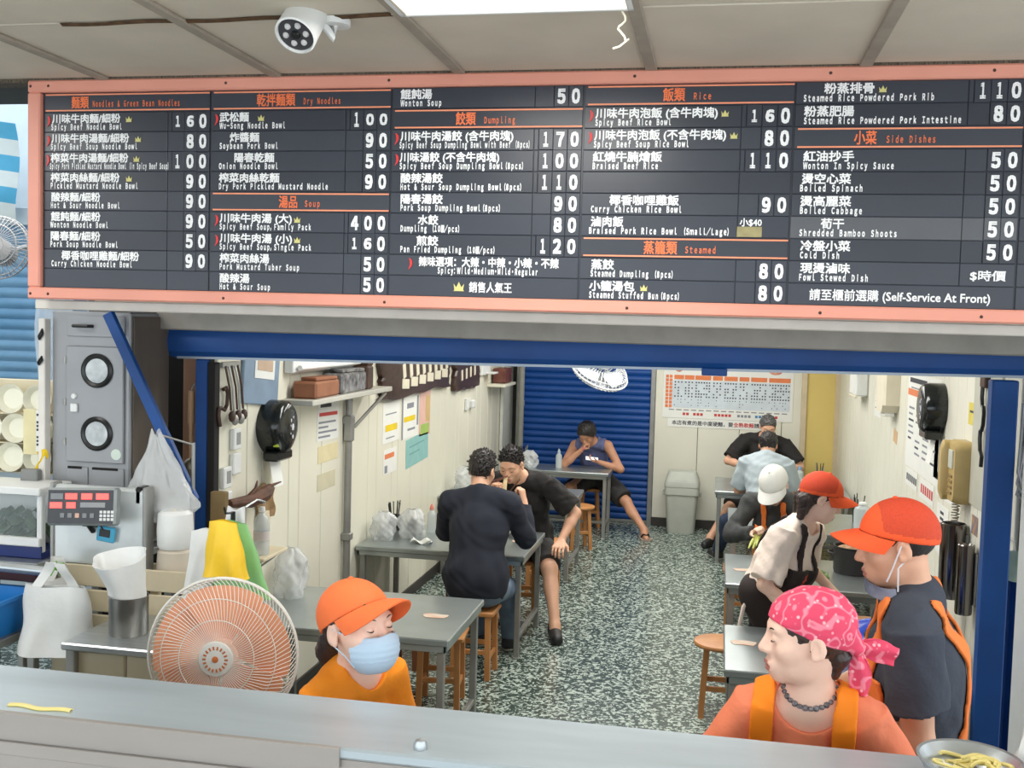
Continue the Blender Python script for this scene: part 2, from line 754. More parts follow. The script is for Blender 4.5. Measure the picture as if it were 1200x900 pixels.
CRANIUM = ('e', (0, -.012, .033), (.075, .096, .084))
HEAD = [CRANIUM,
        ('e', (0, .028, -.015), (.064, .064, .088)),
        ('e', (0, .028, -.070), (.050, .048, .040)),
        ('e', (0, .066, -.094), (.020, .018, .017)),
        ('e', (.042, .052, -.022), (.024, .026, .024)), ('e', (-.042, .052, -.022), (.024, .026, .024)),
        ('e', (0, .076, .026), (.052, .014, .012)),
        ('e', (0, .078, -.066), (.030, .018, .024))]
NOSE = [('c', (0, .086, .014), (0, .106, -.026), .0075, .0115, {'k': .012}),
        ('e', (.012, .094, -.030), (.009, .011, .0085), {'k': .008}), ('e', (-.012, .094, -.030), (.009, .011, .0085), {'k': .008}),
        ('e', (0, .0925, -.060), (.023, .010, .0065), {'k': .006}), ('e', (0, .0905, -.0735), (.020, .010, .0075), {'k': .006})]
SOCKET = [('e', (.032, .099, .004), (.019, .017, .011)), ('e', (-.032, .099, .004), (.019, .017, .011))]
LIDS = [('e', (.032, .0765, .004), (.0155, .0135, .0125), {'k': .004}), ('e', (-.032, .0765, .004), (.0155, .0135, .0125), {'k': .004})]
_er = rotm(math.radians(-12), 0, 0)
EARS = [('e', (.078, -.010, -.004), (.009, .019, .031), _er, {'k': .008}), ('e', (-.078, -.010, -.004), (.009, .019, .031), _er, {'k': .008}),
        ('e', (.079, -.002, -.026), (.007, .009, .012), {'k': .006}), ('e', (-.079, -.002, -.026), (.007, .009, .012), {'k': .006})]
CONCHA = [('e', (.090, -.002, -.003), (.0125, .0115, .020), _er), ('e', (-.090, -.002, -.003), (.0125, .0115, .020), _er),
          ('e', (0, .1035, -.0665), (.021, .012, .0016))]


def hand_prims(w, d, n, side, curl=0.4, spread=1.0, s=1.0):
    """palm, four fingers and a thumb; d towards the fingers, n out of the palm, side = where the thumb lies along n x d"""
    d = nrm(d)
    n = nrm(n - d * (np.array(n, float) @ d))
    t = np.cross(n, d) * side
    out = []
    for off, ln, r in ((.030, .072, .0085), (.010, .080, .0088), (-.010, .074, .0084), (-.028, .058, .0075)):
        kn = w + d * .088 * s + t * off * spread * s
        out.append(('c', w + t * off * .55 * s, kn, .015 * s, .0115 * s, {'k': .014}))
        p, ang = kn, 0.0
        for frac, a in ((.45, 42), (.31, 80), (.24, 50)):
            ang += math.radians(a) * curl
            q = p + (d * math.cos(ang) + n * math.sin(ang) + t * off * 1.5 * (spread - .7)) * ln * frac * s
            out.append(('c', p, q, r * s, r * .88 * s, {'k': .004}))
            p = q
    p = w + d * .022 * s + t * .022 * s
    q = p + nrm(d * .62 + t * .72 + n * .28) * .048 * s
    e = q + nrm(d * .85 + t * .25 + n * (.3 + curl * .5)) * .036 * s
    out += [('c', p, q, .0155 * s, .0108 * s, {'k': .010}), ('c', q, e, .0105 * s, .0085 * s, {'k': .004})]
    return out


class Person:
    """one continuous body posed from its joints; clothes, hair and headwear are added as its children"""

    def __init__(self, label, base, pel, chest, neck, head, face, yaw, pitch=0, roll=0, s=1.0, female=False, arms=None, legs=None,
                 hs=1.0, shw=None, h=.007, group=None):
        self.t = thing('person', label, 'person', base)
        self.o = np.array(base, float)
        self.h = h
        self.s, self.hs = s, hs
        pel, chest, neck, head = (np.array(q, float) for q in (pel, chest, neck, head))
        self.pel, self.chest, self.neck, self.head = pel, chest, neck, head
        fw = facing(face)
        up = nrm(chest - pel)
        rt = nrm(np.cross(fw, up))          # the person's right
        fwt = np.cross(up, rt)
        self.rt, self.up, self.fw = rt, up, fwt
        T = np.stack([rt, fwt, up], 1)
        self.T = T
        self.R = head_rot(yaw, pitch, roll)
        sw = (shw or (.168 if female else .19)) * s
        w = .93 if female else 1.0
        mid = pel * .5 + chest * .5
        self.torso = [('e', pel + up * .02, V3(.165, .115, .125) * s, T), ('e', mid, V3(.138 * w, .104, .16) * s, T),
                      ('e', chest - up * .03, V3(.158 * w, .115, .17) * s, T)]
        if female:
            self.torso += [('e', chest - up * .07 + fwt * .085 + rt * q, V3(.062, .05, .06) * s, T, {'k': .03}) for q in (.065, -.065)]
        self.sh = {q: neck - up * .062 * s + rt * sw * (1 if q == 'R' else -1) for q in 'LR'}
        self.yoke = [('c', neck - up * .02, self.sh[q] - nrm(self.sh[q] - neck) * .02, .062 * s, .056 * s, {'k': .05}) for q in 'LR']
        hb = head + self.R @ V3(0, -.022, -.055) * hs
        self.neckp = [('c', neck - up * .03, hb, (.052 if female else .060) * s, (.047 if female else .055) * s, {'k': .03})]
        self.arm, self.fore, self.hand = {}, {}, {}
        self.el, self.wr = {}, {}
        for q, a in (arms or {}).items():
            e, wr = two_bone(self.sh[q], a['wrist'], .295 * s, .25 * s, a['hint'])
            self.el[q], self.wr[q] = e, wr
            th = .9 if female else 1.0
            self.arm[q] = [('c', self.sh[q], e, .053 * s * th, .042 * s * th, {'k': .03})]
            self.fore[q] = [('c', e, e * .65 + wr * .35, .041 * s * th, .040 * s * th, {'k': .02}),
                            ('c', e * .65 + wr * .35, wr, .040 * s * th, .0265 * s * th, {'k': .02})]
            d = a.get('dir')
            d = nrm(wr - e) if d is None else nrm(d)
            sd = a.get('side', 1)
            self.hand[q] = hand_prims(wr, d, a.get('palm', (0, 0, -1)), sd, a.get('curl', .4), a.get('spread', 1.0), s * a.get('hs', 1.0))
        self.hip, self.kn, self.an, self.thigh, self.shin, self.foot = {}, {}, {}, {}, {}, {}
        for q, a in (legs or {}).items():
            hp = pel + rt * .088 * s * (1 if q == 'R' else -1)
            k, an = two_bone(hp, a['ankle'], .43 * s, .42 * s, a['hint'])
            toe = np.array(a['toe'], float)
            self.hip[q], self.kn[q], self.an[q] = hp, k, an
            self.thigh[q] = [('c', hp, k, .088 * s, .058 * s, {'k': .04})]
            back = nrm(nrm(an - k) * (nrm(k - hp) @ nrm(an - k)) - nrm(k - hp)) if True else 0
            calf = k * .68 + an * .32 - nrm(np.array(a['hint'], float)) * .018
            self.shin[q] = [('c', k, an, .056 * s, .036 * s, {'k': .03}), ('e', calf, (.050 * s, .050 * s, .095 * s), basis_T(an - k), {'k': .03})]
            fd = nrm(V3(toe[0] - an[0], toe[1] - an[1], 0))
            self.foot[q] = [('c', V3(an[0], an[1], .04) - fd * .03, V3(toe[0], toe[1], .028) - fd * .03, .036 * s, .028 * s, {'k': .02}),
                            ('c', an, V3(an[0], an[1], .045) + fd * .03, .036 * s, .036 * s, {'k': .03})]
            a['fd'] = fd
        self.legs = legs or {}
        self.headp = place([self.sc(p) for p in HEAD], head, self.R)

    def sc(self, p):
        k = self.hs
        q = list(p)
        if q[0] == 'e':
            q[1] = tuple(np.array(q[1]) * k)
            q[2] = tuple(np.array(q[2]) * k)
        else:
            q[1], q[2], q[3], q[4] = tuple(np.array(q[1]) * k), tuple(np.array(q[2]) * k), q[3] * k, q[4] * k
        return tuple(q)

    def bounds(self, prims, m=.03):
        f = Field((0, 0, 0), (.01, .01, .01), .01)
        lo, hi = np.full(3, 1e9), np.full(3, -1e9)
        for p in prims:
            p = p[:-1] if isinstance(p[-1], dict) else p
            _, a, b = f.prim(p)
            lo, hi = np.minimum(lo, a), np.maximum(hi, b)
        return lo - m, hi + m

    def hp(self, prims):
        return place([self.sc(p) for p in prims], self.head, self.R)

    def allof(self, d):
        return [p for q in d.values() for p in q]

    def body(self, skin, lip, bare=True):
        pr = self.torso + self.yoke + self.allof(self.thigh) + self.allof(self.shin) + self.allof(self.foot) + self.allof(self.arm) + \
            self.allof(self.fore) + self.allof(self.hand) + self.neckp + self.headp + self.hp(NOSE) + self.hp(EARS)
        f = Field(*self.bounds(pr), self.h)
        f.add(self.torso + self.yoke, .05)
        f.add(self.allof(self.thigh) + self.allof(self.shin) + self.allof(self.foot), .03)
        for q in self.arm:
            f.add(self.arm[q] + self.fore[q], .03)
        f.add(self.neckp, .03)
        g = Field(*self.bounds(self.headp + self.hp(NOSE) + self.hp(EARS) + self.neckp[:1]), self.h)
        f.add(self.headp, .022)
        f.add(self.hp(NOSE), .01)
        f.cut(self.hp(SOCKET), .014)
        f.add(self.hp(LIDS), .004)
        f.add(self.hp(EARS), .008)
        f.cut(self.hp(CONCHA), .0025)
        for q in self.hand:
            f.add(self.hand[q], .01)
        R, c, k = self.R, self.head, self.hs

        def pick(P):
            L = (P - c) @ R / k
            return ((np.abs(L[:, 0]) < .023 - .5 * np.abs(L[:, 2] + .067) ) & (L[:, 2] > -.080) & (L[:, 2] < -.0545) & (L[:, 1] > .090)).astype(int)
        return f.build('body', [skin, lip], self.t, self.o, pick)

    def local_part(self, name, m, mb):
        """a part modelled in the head frame"""
        vs = np.array(mb.v) * self.hs @ self.R.T + self.head - self.o
        mb.v = [tuple(p) for p in vs]
        return mb.build(name, m, self.t)

    def face(self, brow, eye, closed=False, lash=None):
        for sx in (1, -1):
            b = MB()
            b.sheet(lambda u, v: (sx * (.014 + .036 * u), .0925 - .012 * u ** 2 - .004 * abs(v - .5), .0225 + .006 * math.sin(u * 2.6) + (v - .5) * .006 * (1.1 - u)), 9, 4, .0025)
            self.local_part('eyebrow', brow, b)
            e = MB()
            if closed:
                e.tube([(sx * (.020 + .024 * u), .0905 - .03 * (u - .5) ** 2, .001 - .004 * math.sin(u * math.pi)) for u in np.linspace(0, 1, 7)], [.0006, .0011, .0014, .0015, .0014, .0011, .0006], 6)
                self.local_part('eyelash', eye, e)
            else:
                e.ball((sx * .032, .0865, .003), (.0125, .0048, .0042), 14)
                self.local_part('eye', eye, e)

    def headfield(self, m=.06, h=.004, down=0.0):
        e = V3(.11, .14, .15 + down) * self.hs
        ext = np.abs(self.R) @ e
        return Field(self.head - ext - m * .3, self.head + ext + m * .3, h)

    def loc(self, f):
        return [q / self.hs for q in f.local(self.head, self.R)]

    def hair(self, m, front=.068, slope=1.05, nape=-.075, grow=.013, amp=.003, tufts=0, seed=1, extra=(), h=.004, sweep=(0, -.3, .6), tl=.022, top=1.0, down=0.0, side=1.0, under=None, tr=.0068):
        f = self.headfield(h=h, down=down)
        f.add(self.hp([('e', (0, -.014, .036), (.075 + grow * side, .096 + grow, .084 + grow * top))]), .02)
        x, y, z = self.loc(f)
        mask = np.maximum((front + (y - .08) * slope - z) * .7, nape - z) * self.hs
        f.d = np.maximum(f.d, mask.astype(np.float32))
        # leave the ears free
        f.cut(self.hp([('e', (.082, .004, -.012), (.014, .026, .034)), ('e', (-.082, .004, -.012), (.014, .026, .034))]), .006)
        r = np.random.default_rng(seed)
        pr = []
        for i in range(tufts):
            v = nrm(r.normal(size=3))
            if v[2] < 0 and v[1] > -.2:
                v[2] = abs(v[2])
            p = V3(0, -.014, .036) + v * V3(.078, .1, .088 + grow * (top - 1))
            if p[2] < front + (p[1] - .08) * slope + .012 or p[2] < nape + .01:
                continue
            d = nrm(v + np.array(sweep) + r.normal(size=3) * .35)
            pr.append(('c', tuple(p), tuple(p + d * tl * r.uniform(.6, 1.3)), tr, tr * .35, {'k': tr * .9}))
        f.add(self.hp(pr), .006)
        f.add(self.hp(extra), .015)
        f.folds(amp, 260, seed, (1, .5, .5))
        if under:             # hair hidden by headwear
            f.d = np.maximum(f.d, ((z - under[0] - (y - .085) * under[1] - .006) * self.hs).astype(np.float32))
        return f.build('hair', m, self.t, self.o)

    def cap(self, m, m2=None, tilt=.42, zf=.050, L=.078, rx=.087, droop=.030, top=.098, label=None, button=True, lift=.10):
        f = self.headfield()
        f.add(self.hp([('e', (0, -.012, .030), (rx, .108, top))]), .02)
        x, y, z = self.loc(f)
        pl = zf + (y - .085) * tilt
        f.d = np.maximum(f.d, ((pl - z) * self.hs).astype(np.float32))
        # seams between the six panels
        for a in range(3):
            t = math.radians(30 + 60 * a)
            s = np.abs(x * math.cos(t) + (y + .012) * math.sin(t))
            f.d += (np.clip(1 - s / .004, 0, 1) * .0007).astype(np.float32)
        R, c, k = self.R, self.head, self.hs

        def pick(P):
            q = (P - c) @ R / k
            return ((q[:, 1] < .035) & (q[:, 2] > zf + (q[:, 1] - .085) * tilt + .018)).astype(int) if m2 else np.zeros(len(P), int)
        hat = f.build('cap', [m, m2 or m], self.t, self.o, pick)
        b = MB()

        def brim(u, v):
            a = math.radians(-78 + 156 * u)
            bx, by = (rx - .002) * math.sin(a), -.012 + .106 * math.cos(a)
            y = by + L * v * max(math.cos(a * .98), 0) ** .6
            x = bx * (1 + .06 * v * math.cos(a))
            z = zf + (by - .085) * tilt - .002 + v * L * lift - droop * (abs(x) / rx) ** 2 * (v ** .7) - .012 * v * v
            return (x, y, z)
        b.sheet(brim, 25, 9, .004)
        bo = self.local_part('brim', m, b)
        bo.parent = hat
        if button:
            k2 = MB().ball((0, -.012, .030 + top), (.008, .008, .005), 12)
            ko = self.local_part('button', m, k2)
            ko.parent = hat
        return hat

    # ---- clothes
    def shirt(self, m, name='shirt', grow=.013, sleeve=.62, long=False, hem=None, neck_r=.075, neck_dz=.0, folds=.004, seed=3, loose=.0, slw=.010, vneck=0.0, sleeveless=False, front_drop=.02, bag=0.0, h=None):
        pr = [(p[0], p[1], np.array(p[2]) + (loose if i else loose * .6)) + tuple(p[3:]) for i, p in enumerate(self.torso)]
        up = list(self.yoke)
        sl = []
        if not sleeveless:
            for q in self.arm:
                a, e, w = self.sh[q], self.el[q], self.wr[q]
                if long:
                    sl += [('c', a, e, .058 * self.s + slw, .047 * self.s + slw, {'k': .03}), ('f', e, w - nrm(w - e) * .015, .045 * self.s + slw, .033 * self.s + slw, {'k': .02})]
                else:
                    b = a + (e - a) * sleeve
                    sl += [('f', a, b, .058 * self.s + slw, .056 * self.s + slw * 1.6, {'k': .03})]
        lo, hi = self.bounds(pr + up + sl, .05)
        f = Field(lo, hi, h or self.h)
        f.add(pr + up, .055, grow)
        if bag:
            f.add([('e', self.pel * .75 + self.chest * .25, V3(.165 + bag, .125 + bag, .15) * self.s, self.T, {'k': .06})])
        f.add(sl, .03)
        f.folds(folds * 1.5, 36, seed, (1, 1, .55))
        c = self.neck + self.up * (.025 - neck_dz) + self.fw * (.012 + front_drop)
        f.cut([('e', c, V3(neck_r, neck_r, .055 + front_drop) * self.s, self.T)], .006)
        if vneck:
            f.cut([('c', c, c - self.up * vneck + self.fw * .09, .05, .012)], .004)
        if sleeveless:
            f.cut([('e', self.sh[q] + self.rt * (.03 if q == 'R' else -.03), V3(.075, .09, .11) * self.s, self.T) for q in 'LR'], .01)
        if hem is not None:
            f.keep(self.pel + self.up * hem, self.up)
        self.shirt_field = f
        return f.build(name, m, self.t, self.o)

    def over(self, name, m, mask, off=.007, th=.005, label=None):
        """a sheet lying on the shirt where mask(x, y, z) in the chest frame is negative"""
        s = self.shirt_field
        f = Field.__new__(Field)
        f.lo, f.h, f.ax = s.lo, s.h, s.ax
        x, y, z = s.local(self.chest, self.T)
        x, y, z = np.broadcast_arrays(x, y, z)
        f.d = np.maximum(np.abs(s.d - off) - th, mask(x, y, z)).astype(np.float32)
        o = f.build(name, m, self.t, self.o)
        if label:
            o['label'] = label
        return o

    def trousers(self, m, name='trousers', to=1.0, grow=.013, slw=.012, seed=5, folds=.004, top=.10):
        pr = [self.torso[0]]
        f0 = [('c', self.hip[q], self.kn[q], .092 * self.s + slw, .064 * self.s + slw, {'k': .04}) if to > .5 else
              ('f', self.hip[q], self.hip[q] + (self.kn[q] - self.hip[q]) * to * 2, .094 * self.s + slw, .082 * self.s + slw, {'k': .04}) for q in self.hip]
        if to > .5:
            for q in self.kn:
                e = self.kn[q] + (self.an[q] - self.kn[q]) * (to - .5) * 2
                f0.append(('f', self.kn[q], e, .062 * self.s + slw, (.062 - .018 * (to - .5) * 2) * self.s + slw, {'k': .03}))
        f = Field(*self.bounds(pr + f0, .04), self.h)
        f.add(pr, .05, grow)
        f.add(f0, .04)
        f.folds(folds, 30, seed)
        f.keep(self.pel + self.up * top, -self.up)
        self.trouser_field = f
        return f.build(name, m, self.t, self.o)

    def shoes(self, m, sole, only=None):
        for q in self.foot:
            pr = self.foot[q]
            fd = self.legs[q]['fd']
            a, t = pr[0][1], pr[0][2]
            p2 = [('c', V3(a[0], a[1], .045), V3(t[0], t[1], .036), .046 * self.s, .042 * self.s, {'k': .02}),
                  ('f', V3(a[0], a[1], .05) + fd * .015, V3(a[0], a[1], .105) + fd * .005, .046 * self.s, .047 * self.s, {'k': .02})]
            f = Field(*self.bounds(p2), .006)
            f.add(p2, .02)
            f.keep((0, 0, .002), (0, 0, 1))
            f.build('shoe', [m, sole], self.t, self.o, lambda P: (P[:, 2] < .026).astype(int))


def basis_T(d):
    x, y, z = basis(d)
    return np.stack([x, y, z], 1)

# ------------------------------------------------------------------ material palette
M_cream = mat('cream_board', (226, 223, 205), .45, var=.05, scale=1.3, bump=.05, bscale=30)
M_cream_r = mat('cream_board_far', (224, 222, 207), .5, var=.05, scale=1.1, bump=.05, bscale=30)
M_gap = mat('dark_gap', (60, 56, 48), .8)
M_yellow_wall = mat('mustard_paint', (222, 198, 118), .6, var=.05, scale=2)
M_blue = mat('blue_paint', (3, 68, 136), .55, var=.12, scale=4, bump=.06, bscale=40)
M_blue_sh = mat('blue_shutter_paint', (4, 70, 146), .5, var=.10, scale=3)
M_tile = mat('ceiling_tile', (206, 197, 180), .8, var=.06, scale=3, bump=.08, bscale=120)
M_batten = mat('ceiling_batten', (158, 148, 134), .75, var=.1, scale=12)
M_steel = mat('stainless', (186, 192, 194), .34, .8, var=.10, scale=5, stretch=(1, 8, 1), bump=.03, bscale=50)
M_steel_top = mat('stainless_top', (170, 178, 178), .30, .8, var=.08, scale=4, bump=.02, bscale=30)
M_steel_d = mat('dull_steel', (160, 160, 156), .45, .7, var=.12, scale=8)
M_gray = mat('grey_enamel', (148, 150, 152), .42, .25, var=.05, scale=5)
M_white = mat('white_plastic', (228, 230, 228), .4, var=.03)
M_offw = mat('ivory_plastic', (226, 218, 196), .45, var=.04)
M_black = mat('black_plastic', (26, 28, 28), .3, var=.15)
M_dark = mat('dark_void', (22, 20, 19), .85, var=.2, scale=6)
M_paper = mat('white_paper', (232, 233, 228), .7, var=.02)
M_ink = mat('ink', (60, 62, 70), .7)
M_ink2 = mat('grey_ink', (135, 138, 148), .7)
M_red = mat('red_ink', (196, 62, 58), .6)
M_orange_ink = mat('orange_ink', (226, 128, 78), .6)
M_wood = mat('stool_wood', (172, 112, 62), .42, var=.2, scale=7, rgb2=(198, 140, 84), stretch=(1, 1, .25))
M_wood_d = mat('dark_stool_wood', (98, 56, 32), .45, rgb2=(128, 78, 46), scale=7, stretch=(1, 1, .25))
M_brown = mat('dark_brown_wood', (52, 34, 26), .55, rgb2=(78, 52, 38), scale=14)
M_beige = mat('beige_ply', (206, 194, 166), .65, var=.08, scale=6, stretch=(1, 1, .3))
M_bag = mat('white_bag_film', (232, 234, 232), .35, var=.03, scale=12, bump=.25, bscale=18)
M_clear = mat('clear_bag_film', (228, 231, 231), .22, alpha=.36, var=.05, scale=14, bump=.4, bscale=25)
M_floor = mat_chips('terrazzo', (52, 66, 60), (180, 192, 182), 58, .582, .25)


class MB(MB):
    def loft(self, rings, cap=True):
        """rings: list of equal-length 3-D outlines"""
        n = len(rings[0])
        vs = [p for r in rings for p in r]
        fs = [(i * n + k, i * n + (k + 1) % n, (i + 1) * n + (k + 1) % n, (i + 1) * n + k) for i in range(len(rings) - 1) for k in range(n)]
        if cap:
            fs += [tuple(range(n))[::-1], tuple((len(rings) - 1) * n + k for k in range(n))]
        return self.raw(vs, fs)


def frame_pts(pts, O, X, Y, N, d):
    O, X, Y, N = (np.array(q, float) for q in (O, X, Y, N))
    return [O + X * p[0] + Y * p[1] + N * d for p in pts]


def rounded(w, h, r, n=5, cx=0, cy=0):
    out = []
    for k, (sx, sy) in enumerate(((1, 1), (-1, 1), (-1, -1), (1, -1))):
        for i in range(n + 1):
            a = math.pi / 2 * (k + i / n)
            out.append((cx + sx * (w / 2 - r) + r * math.cos(a), cy + sy * (h / 2 - r) + r * math.sin(a)))
    return out


WL, WR, YB, YF = -2.5, 1.34, 12.5, 5.0

# ------------------------------------------------------------------ floor, walls, ceilings
struct('floor', MB().b2((-7, 2.2, -.12), (4, 13.2, 0), .001), M_floor)
struct('ground_pavement', MB().b2((-9, -9, -.12), (9, 2.2, -.002), .001), mat('pavement', (196, 194, 188), .8, var=.06))  # unseen street ground, made pale to bounce light up to the ceiling
b = MB()
b.b2((WL - .10, YF, 0), (WL - .02, 12.75, 2.95), .002)
struct('wall_left', b, M_gap)
b = MB()
y = YF + .02
k = 0
while y < 12.62:
    w = (.36, .20, .38, .16, .37, .36, .21)[k % 7]
    w = min(w, 12.62 - y)
    b.b2((WL - .02, y + .0045, .08), (WL, y + w - .0045, 2.95), .004)
    y += w
    k += 1
struct('wall_left_boards', b, M_cream)
struct('baseboard_left', MB().b2((WL - .02, YF + .02, 0), (WL + .012, 12.6, .09)), mat('dark_skirting', (58, 54, 50), .5))
struct('wall_right', MB().b2((WR + .02, 5.12, 0), (WR + .10, 12.75, 2.95), .002), M_gap)
b = MB()
y = 5.14
k = 0
while y < 12.48:
    w = min((.24, .22, .25, .14)[k % 4], 12.48 - y)
    b.b2((WR, y + .003, .08), (WR + .02, y + w - .003, 2.95), .004)
    y += w
    k += 1
struct('wall_right_boards', b, M_cream_r)
struct('baseboard_right', MB().b2((WR - .012, 5.14, 0), (WR + .02, 12.48, .09)), MATS['dark_skirting'])
# back wall: cream sheets and the mustard strip
b = MB()
x = -.72
for w in (.50, .47, .47, .21):
    b.b2((x + .003, YB, .10), (x + w - .003, YB + .05, 2.95), .003)
    x += w
struct('wall_back', b, M_cream_r)
struct('wall_back_mustard', MB().b2((.98, YB - .03, 0), (WR + .02, YB + .05, 2.95), .003), M_yellow_wall)
struct('trim_1', MB().b2((.925, YB - .06, 0), (.985, YB + .05, 2.95), .006).b2((1.29, YB - .05, 0), (1.345, YB - .03, 2.95), .004), mat('tan_trim', (206, 190, 160), .6, var=.06))
struct('wall_back_core', MB().b2((-.72, YB + .05, 0), (WR + .1, YB + .15, 2.95)).b2((-2.6, YB + .30, 0), (-.72, YB + .38, 2.95)), M_gap)
struct('baseboard_back', MB().b2((-.72, YB - .01, 0), (.925, YB + .02, .10)), MATS['dark_skirting'])
struct('ceiling', MB().b2((WL - .1, 5.15, 2.95), (WR + .1, 12.8, 3.05)), mat('shop_ceiling', (222, 220, 210), .8))
# roller shutter closing the back opening
sh = thing('roller_shutter', 'blue slatted roller shutter closing the back of the shop', 'shutter', (-1.55, YB + .1, 0))
b = MB()
z = .03
while z < 2.9:
    b.sheet(lambda u, v: (-.79 + 1.58 * u, .012 - .022 * math.sin(math.pi * v) ** .8, z + .078 * v), 2, 7, .003)
    z += .078
b.build('curtain_of_slats', M_blue_sh, sh)
MB().b2((-.79, -.015, 0), (.79, .02, .035)).build('bottom_rail', M_steel_d, sh)
for sx in (-1, 1):
    b = MB()
    b.b2((sx * .80 - .03, -.05, 0), (sx * .80 + .03, .05, 2.9), .005)
    b.build('guide_rail', M_steel_d, sh)
b = MB()
b.tube([(-2.30, YB - .05, 0), (-2.30, YB - .05, 2.9)], .035, 12)
for z in (.5, 1.35, 2.2):
    b.tube([(-2.30, YB - .05, z), (-2.30, YB - .05, z + .06)], .042, 12)
tag(b.build('drain_pipe', mat('grey_pvc', (150, 150, 142), .5)), 'thin grey drain pipe in the far corner beside the blue shutter', 'pipe')
b = MB().b2((WL + .005, YB - .35, 0), (WL + .04, YB + .25, 2.9), .006)
struct('trim_2', b, mat('white_corner_board', (214, 216, 208), .5))

# arcade ceiling in front of the shop
b = MB()
xs = [-7.0, -5.52, -4.77, -4.02, -3.27, -2.52, -1.77, -1.02, -.29, .47, 1.23, 1.98, 2.73, 3.9]
ys = [-1.8, -1.2, -.6, 0, .6, 1.2, 1.8, 2.4, 2.68, 3.27, 4.04]
for i in range(len(xs) - 1):
    for j in range(len(ys) - 1):
        if abs(xs[i] + 1.02) < .01 and abs(ys[j] - 2.68) < .01:
            continue
        dz = random.uniform(0, .004)
        b.b2((xs[i] + .003, ys[j] + .003, 3.3 + dz), (xs[i + 1] - .003, ys[j + 1] - .003, 3.33), .003)
struct('ceiling_arcade', b, M_tile)
struct('ceiling_arcade_deck', MB().b2((-7, -1.8, 3.42), (3.9, 5.1, 3.5)), M_gap)
b = MB()
for x in xs[1:-1]:
    b.b2((x - .022, -1.8, 3.288), (x + .022, 4.04, 3.302), .003)
struct('trim_3', b, M_batten)
struct('trim_4', MB().b2((-7, 4.03, 3.285), (3.9, 4.12, 3.42), .002), mat('grimy_black', (40, 35, 30), .9, rgb2=(120, 108, 92), scale=60, stretch=(3, 1, 1)))
struct('wall_front', MB().b2((-3.25, 5.06, 2.32), (3.9, 5.15, 3.42)), M_gap)
cl = thing('ceiling_light', 'bright square fluorescent panel set in the tiled ceiling', 'ceiling light', (-.655, 2.97, 3.3))
b = MB()
for s in (-1, 1):
    b.b2((s * .355 - .012, -.29, -.012), (s * .355 + .012, .29, .10)).b2((-.367, s * .285 - .01, -.012), (.367, s * .285 + .01, .10))
b.b2((-.367, -.29, .09), (.367, .29, .105))
b.build('frame', M_white, cl)
MB().b2((-.34, -.275, .085), (.34, .275, .088)).build('reflector', mat('lamp_reflector', (250, 250, 245), .4, emit=1.2), cl)
for yy in (-.18, -.06, .06, .18):
    tb = MB().tube([(-.33, yy, .055), (.33, yy, .055)], .014, 12).build('tube', mat('lit_tube', (255, 252, 240), .4, emit=6), cl)
for xx in (-.24, 0, .24):
    MB().tube([(xx + .03 * math.cos(t), .245 + .012 * math.sin(t), .02 + .03 * math.sin(t)) for t in np.linspace(.2, 2.6, 9)], .004, 6).build('clip', mat('brass_clip', (206, 190, 120), .4), cl)
b = MB().tube([(-.33 + .012 * math.sin(i), 3.27 + .005 * i, 3.29 - .010 * i - .006 * math.sin(i * .8)) for i in range(9)], .0035, 6)
b.tube([(-.31, 3.32, 3.22), (-.34, 3.33, 3.20), (-.36, 3.33, 3.195)], .003, 6)
tag(b.build('string', M_offw), 'short frayed white string hanging from the corner of the lit ceiling panel', 'string')
b = MB()
b.sheet(lambda u, v: (-2.2 + 1.15 * u, 3.255 + .03 * v + .008 * math.sin(u * 17), 3.2985 - .006 * math.sin(v * 3)), 30, 3, .002)
tag(b.build('split_tile_edge', mat('rusty_edge', (98, 72, 44), .9, rgb2=(64, 44, 26), scale=30)), 'rusty split along the seam of the ceiling tiles beside the camera', 'crack')

# security camera under the ceiling
cc = thing('security_camera', 'white bullet security camera hanging below the tiled ceiling', 'camera', (-1.285, 3.25, 3.30))
aim = nrm(V3(-.06, -.66, -.75))
X_, Y_, D_ = basis(aim)
Rc = np.stack([X_, Y_, D_], 1)
c0 = V3(-.045, -.045, -.050)
MB().lathe([(0, -.16), (.05, -.155), (.062, -.13), (.065, .02), (.066, .045), (.060, .048), (.057, .036), (0, .036)], c0, 32, Rc).build('housing', M_white, cc)
MB().lathe([(0, .037), (.057, .037), (.057, .039), (0, .040)], c0, 32, Rc).build('front_plate', mat('camera_face', (60, 60, 64), .4), cc)
for i in range(6):
    a = i * math.pi / 3
    MB().lathe([(0, .046), (.008, .045), (.011, .038), (.011, .036)], c0 + Rc @ V3(.034 * math.cos(a), .034 * math.sin(a), 0), 14, Rc).build('infrared_lamp', mat('led_glass', (205, 205, 205), .15), cc)
MB().lathe([(0, .050), (.012, .048), (.017, .036)], c0, 18, Rc).build('lens', M_black, cc)
MB().tube([c0 + Rc @ V3(0, 0, -.10), V3(.03, .06, -.06), V3(.03, .06, 0)], .014, 10).lathe([(.0, 0), (.05, 0), (.05, -.02), (0, -.022)], (.03, .06, 0), 20).build('bracket', M_white, cc)

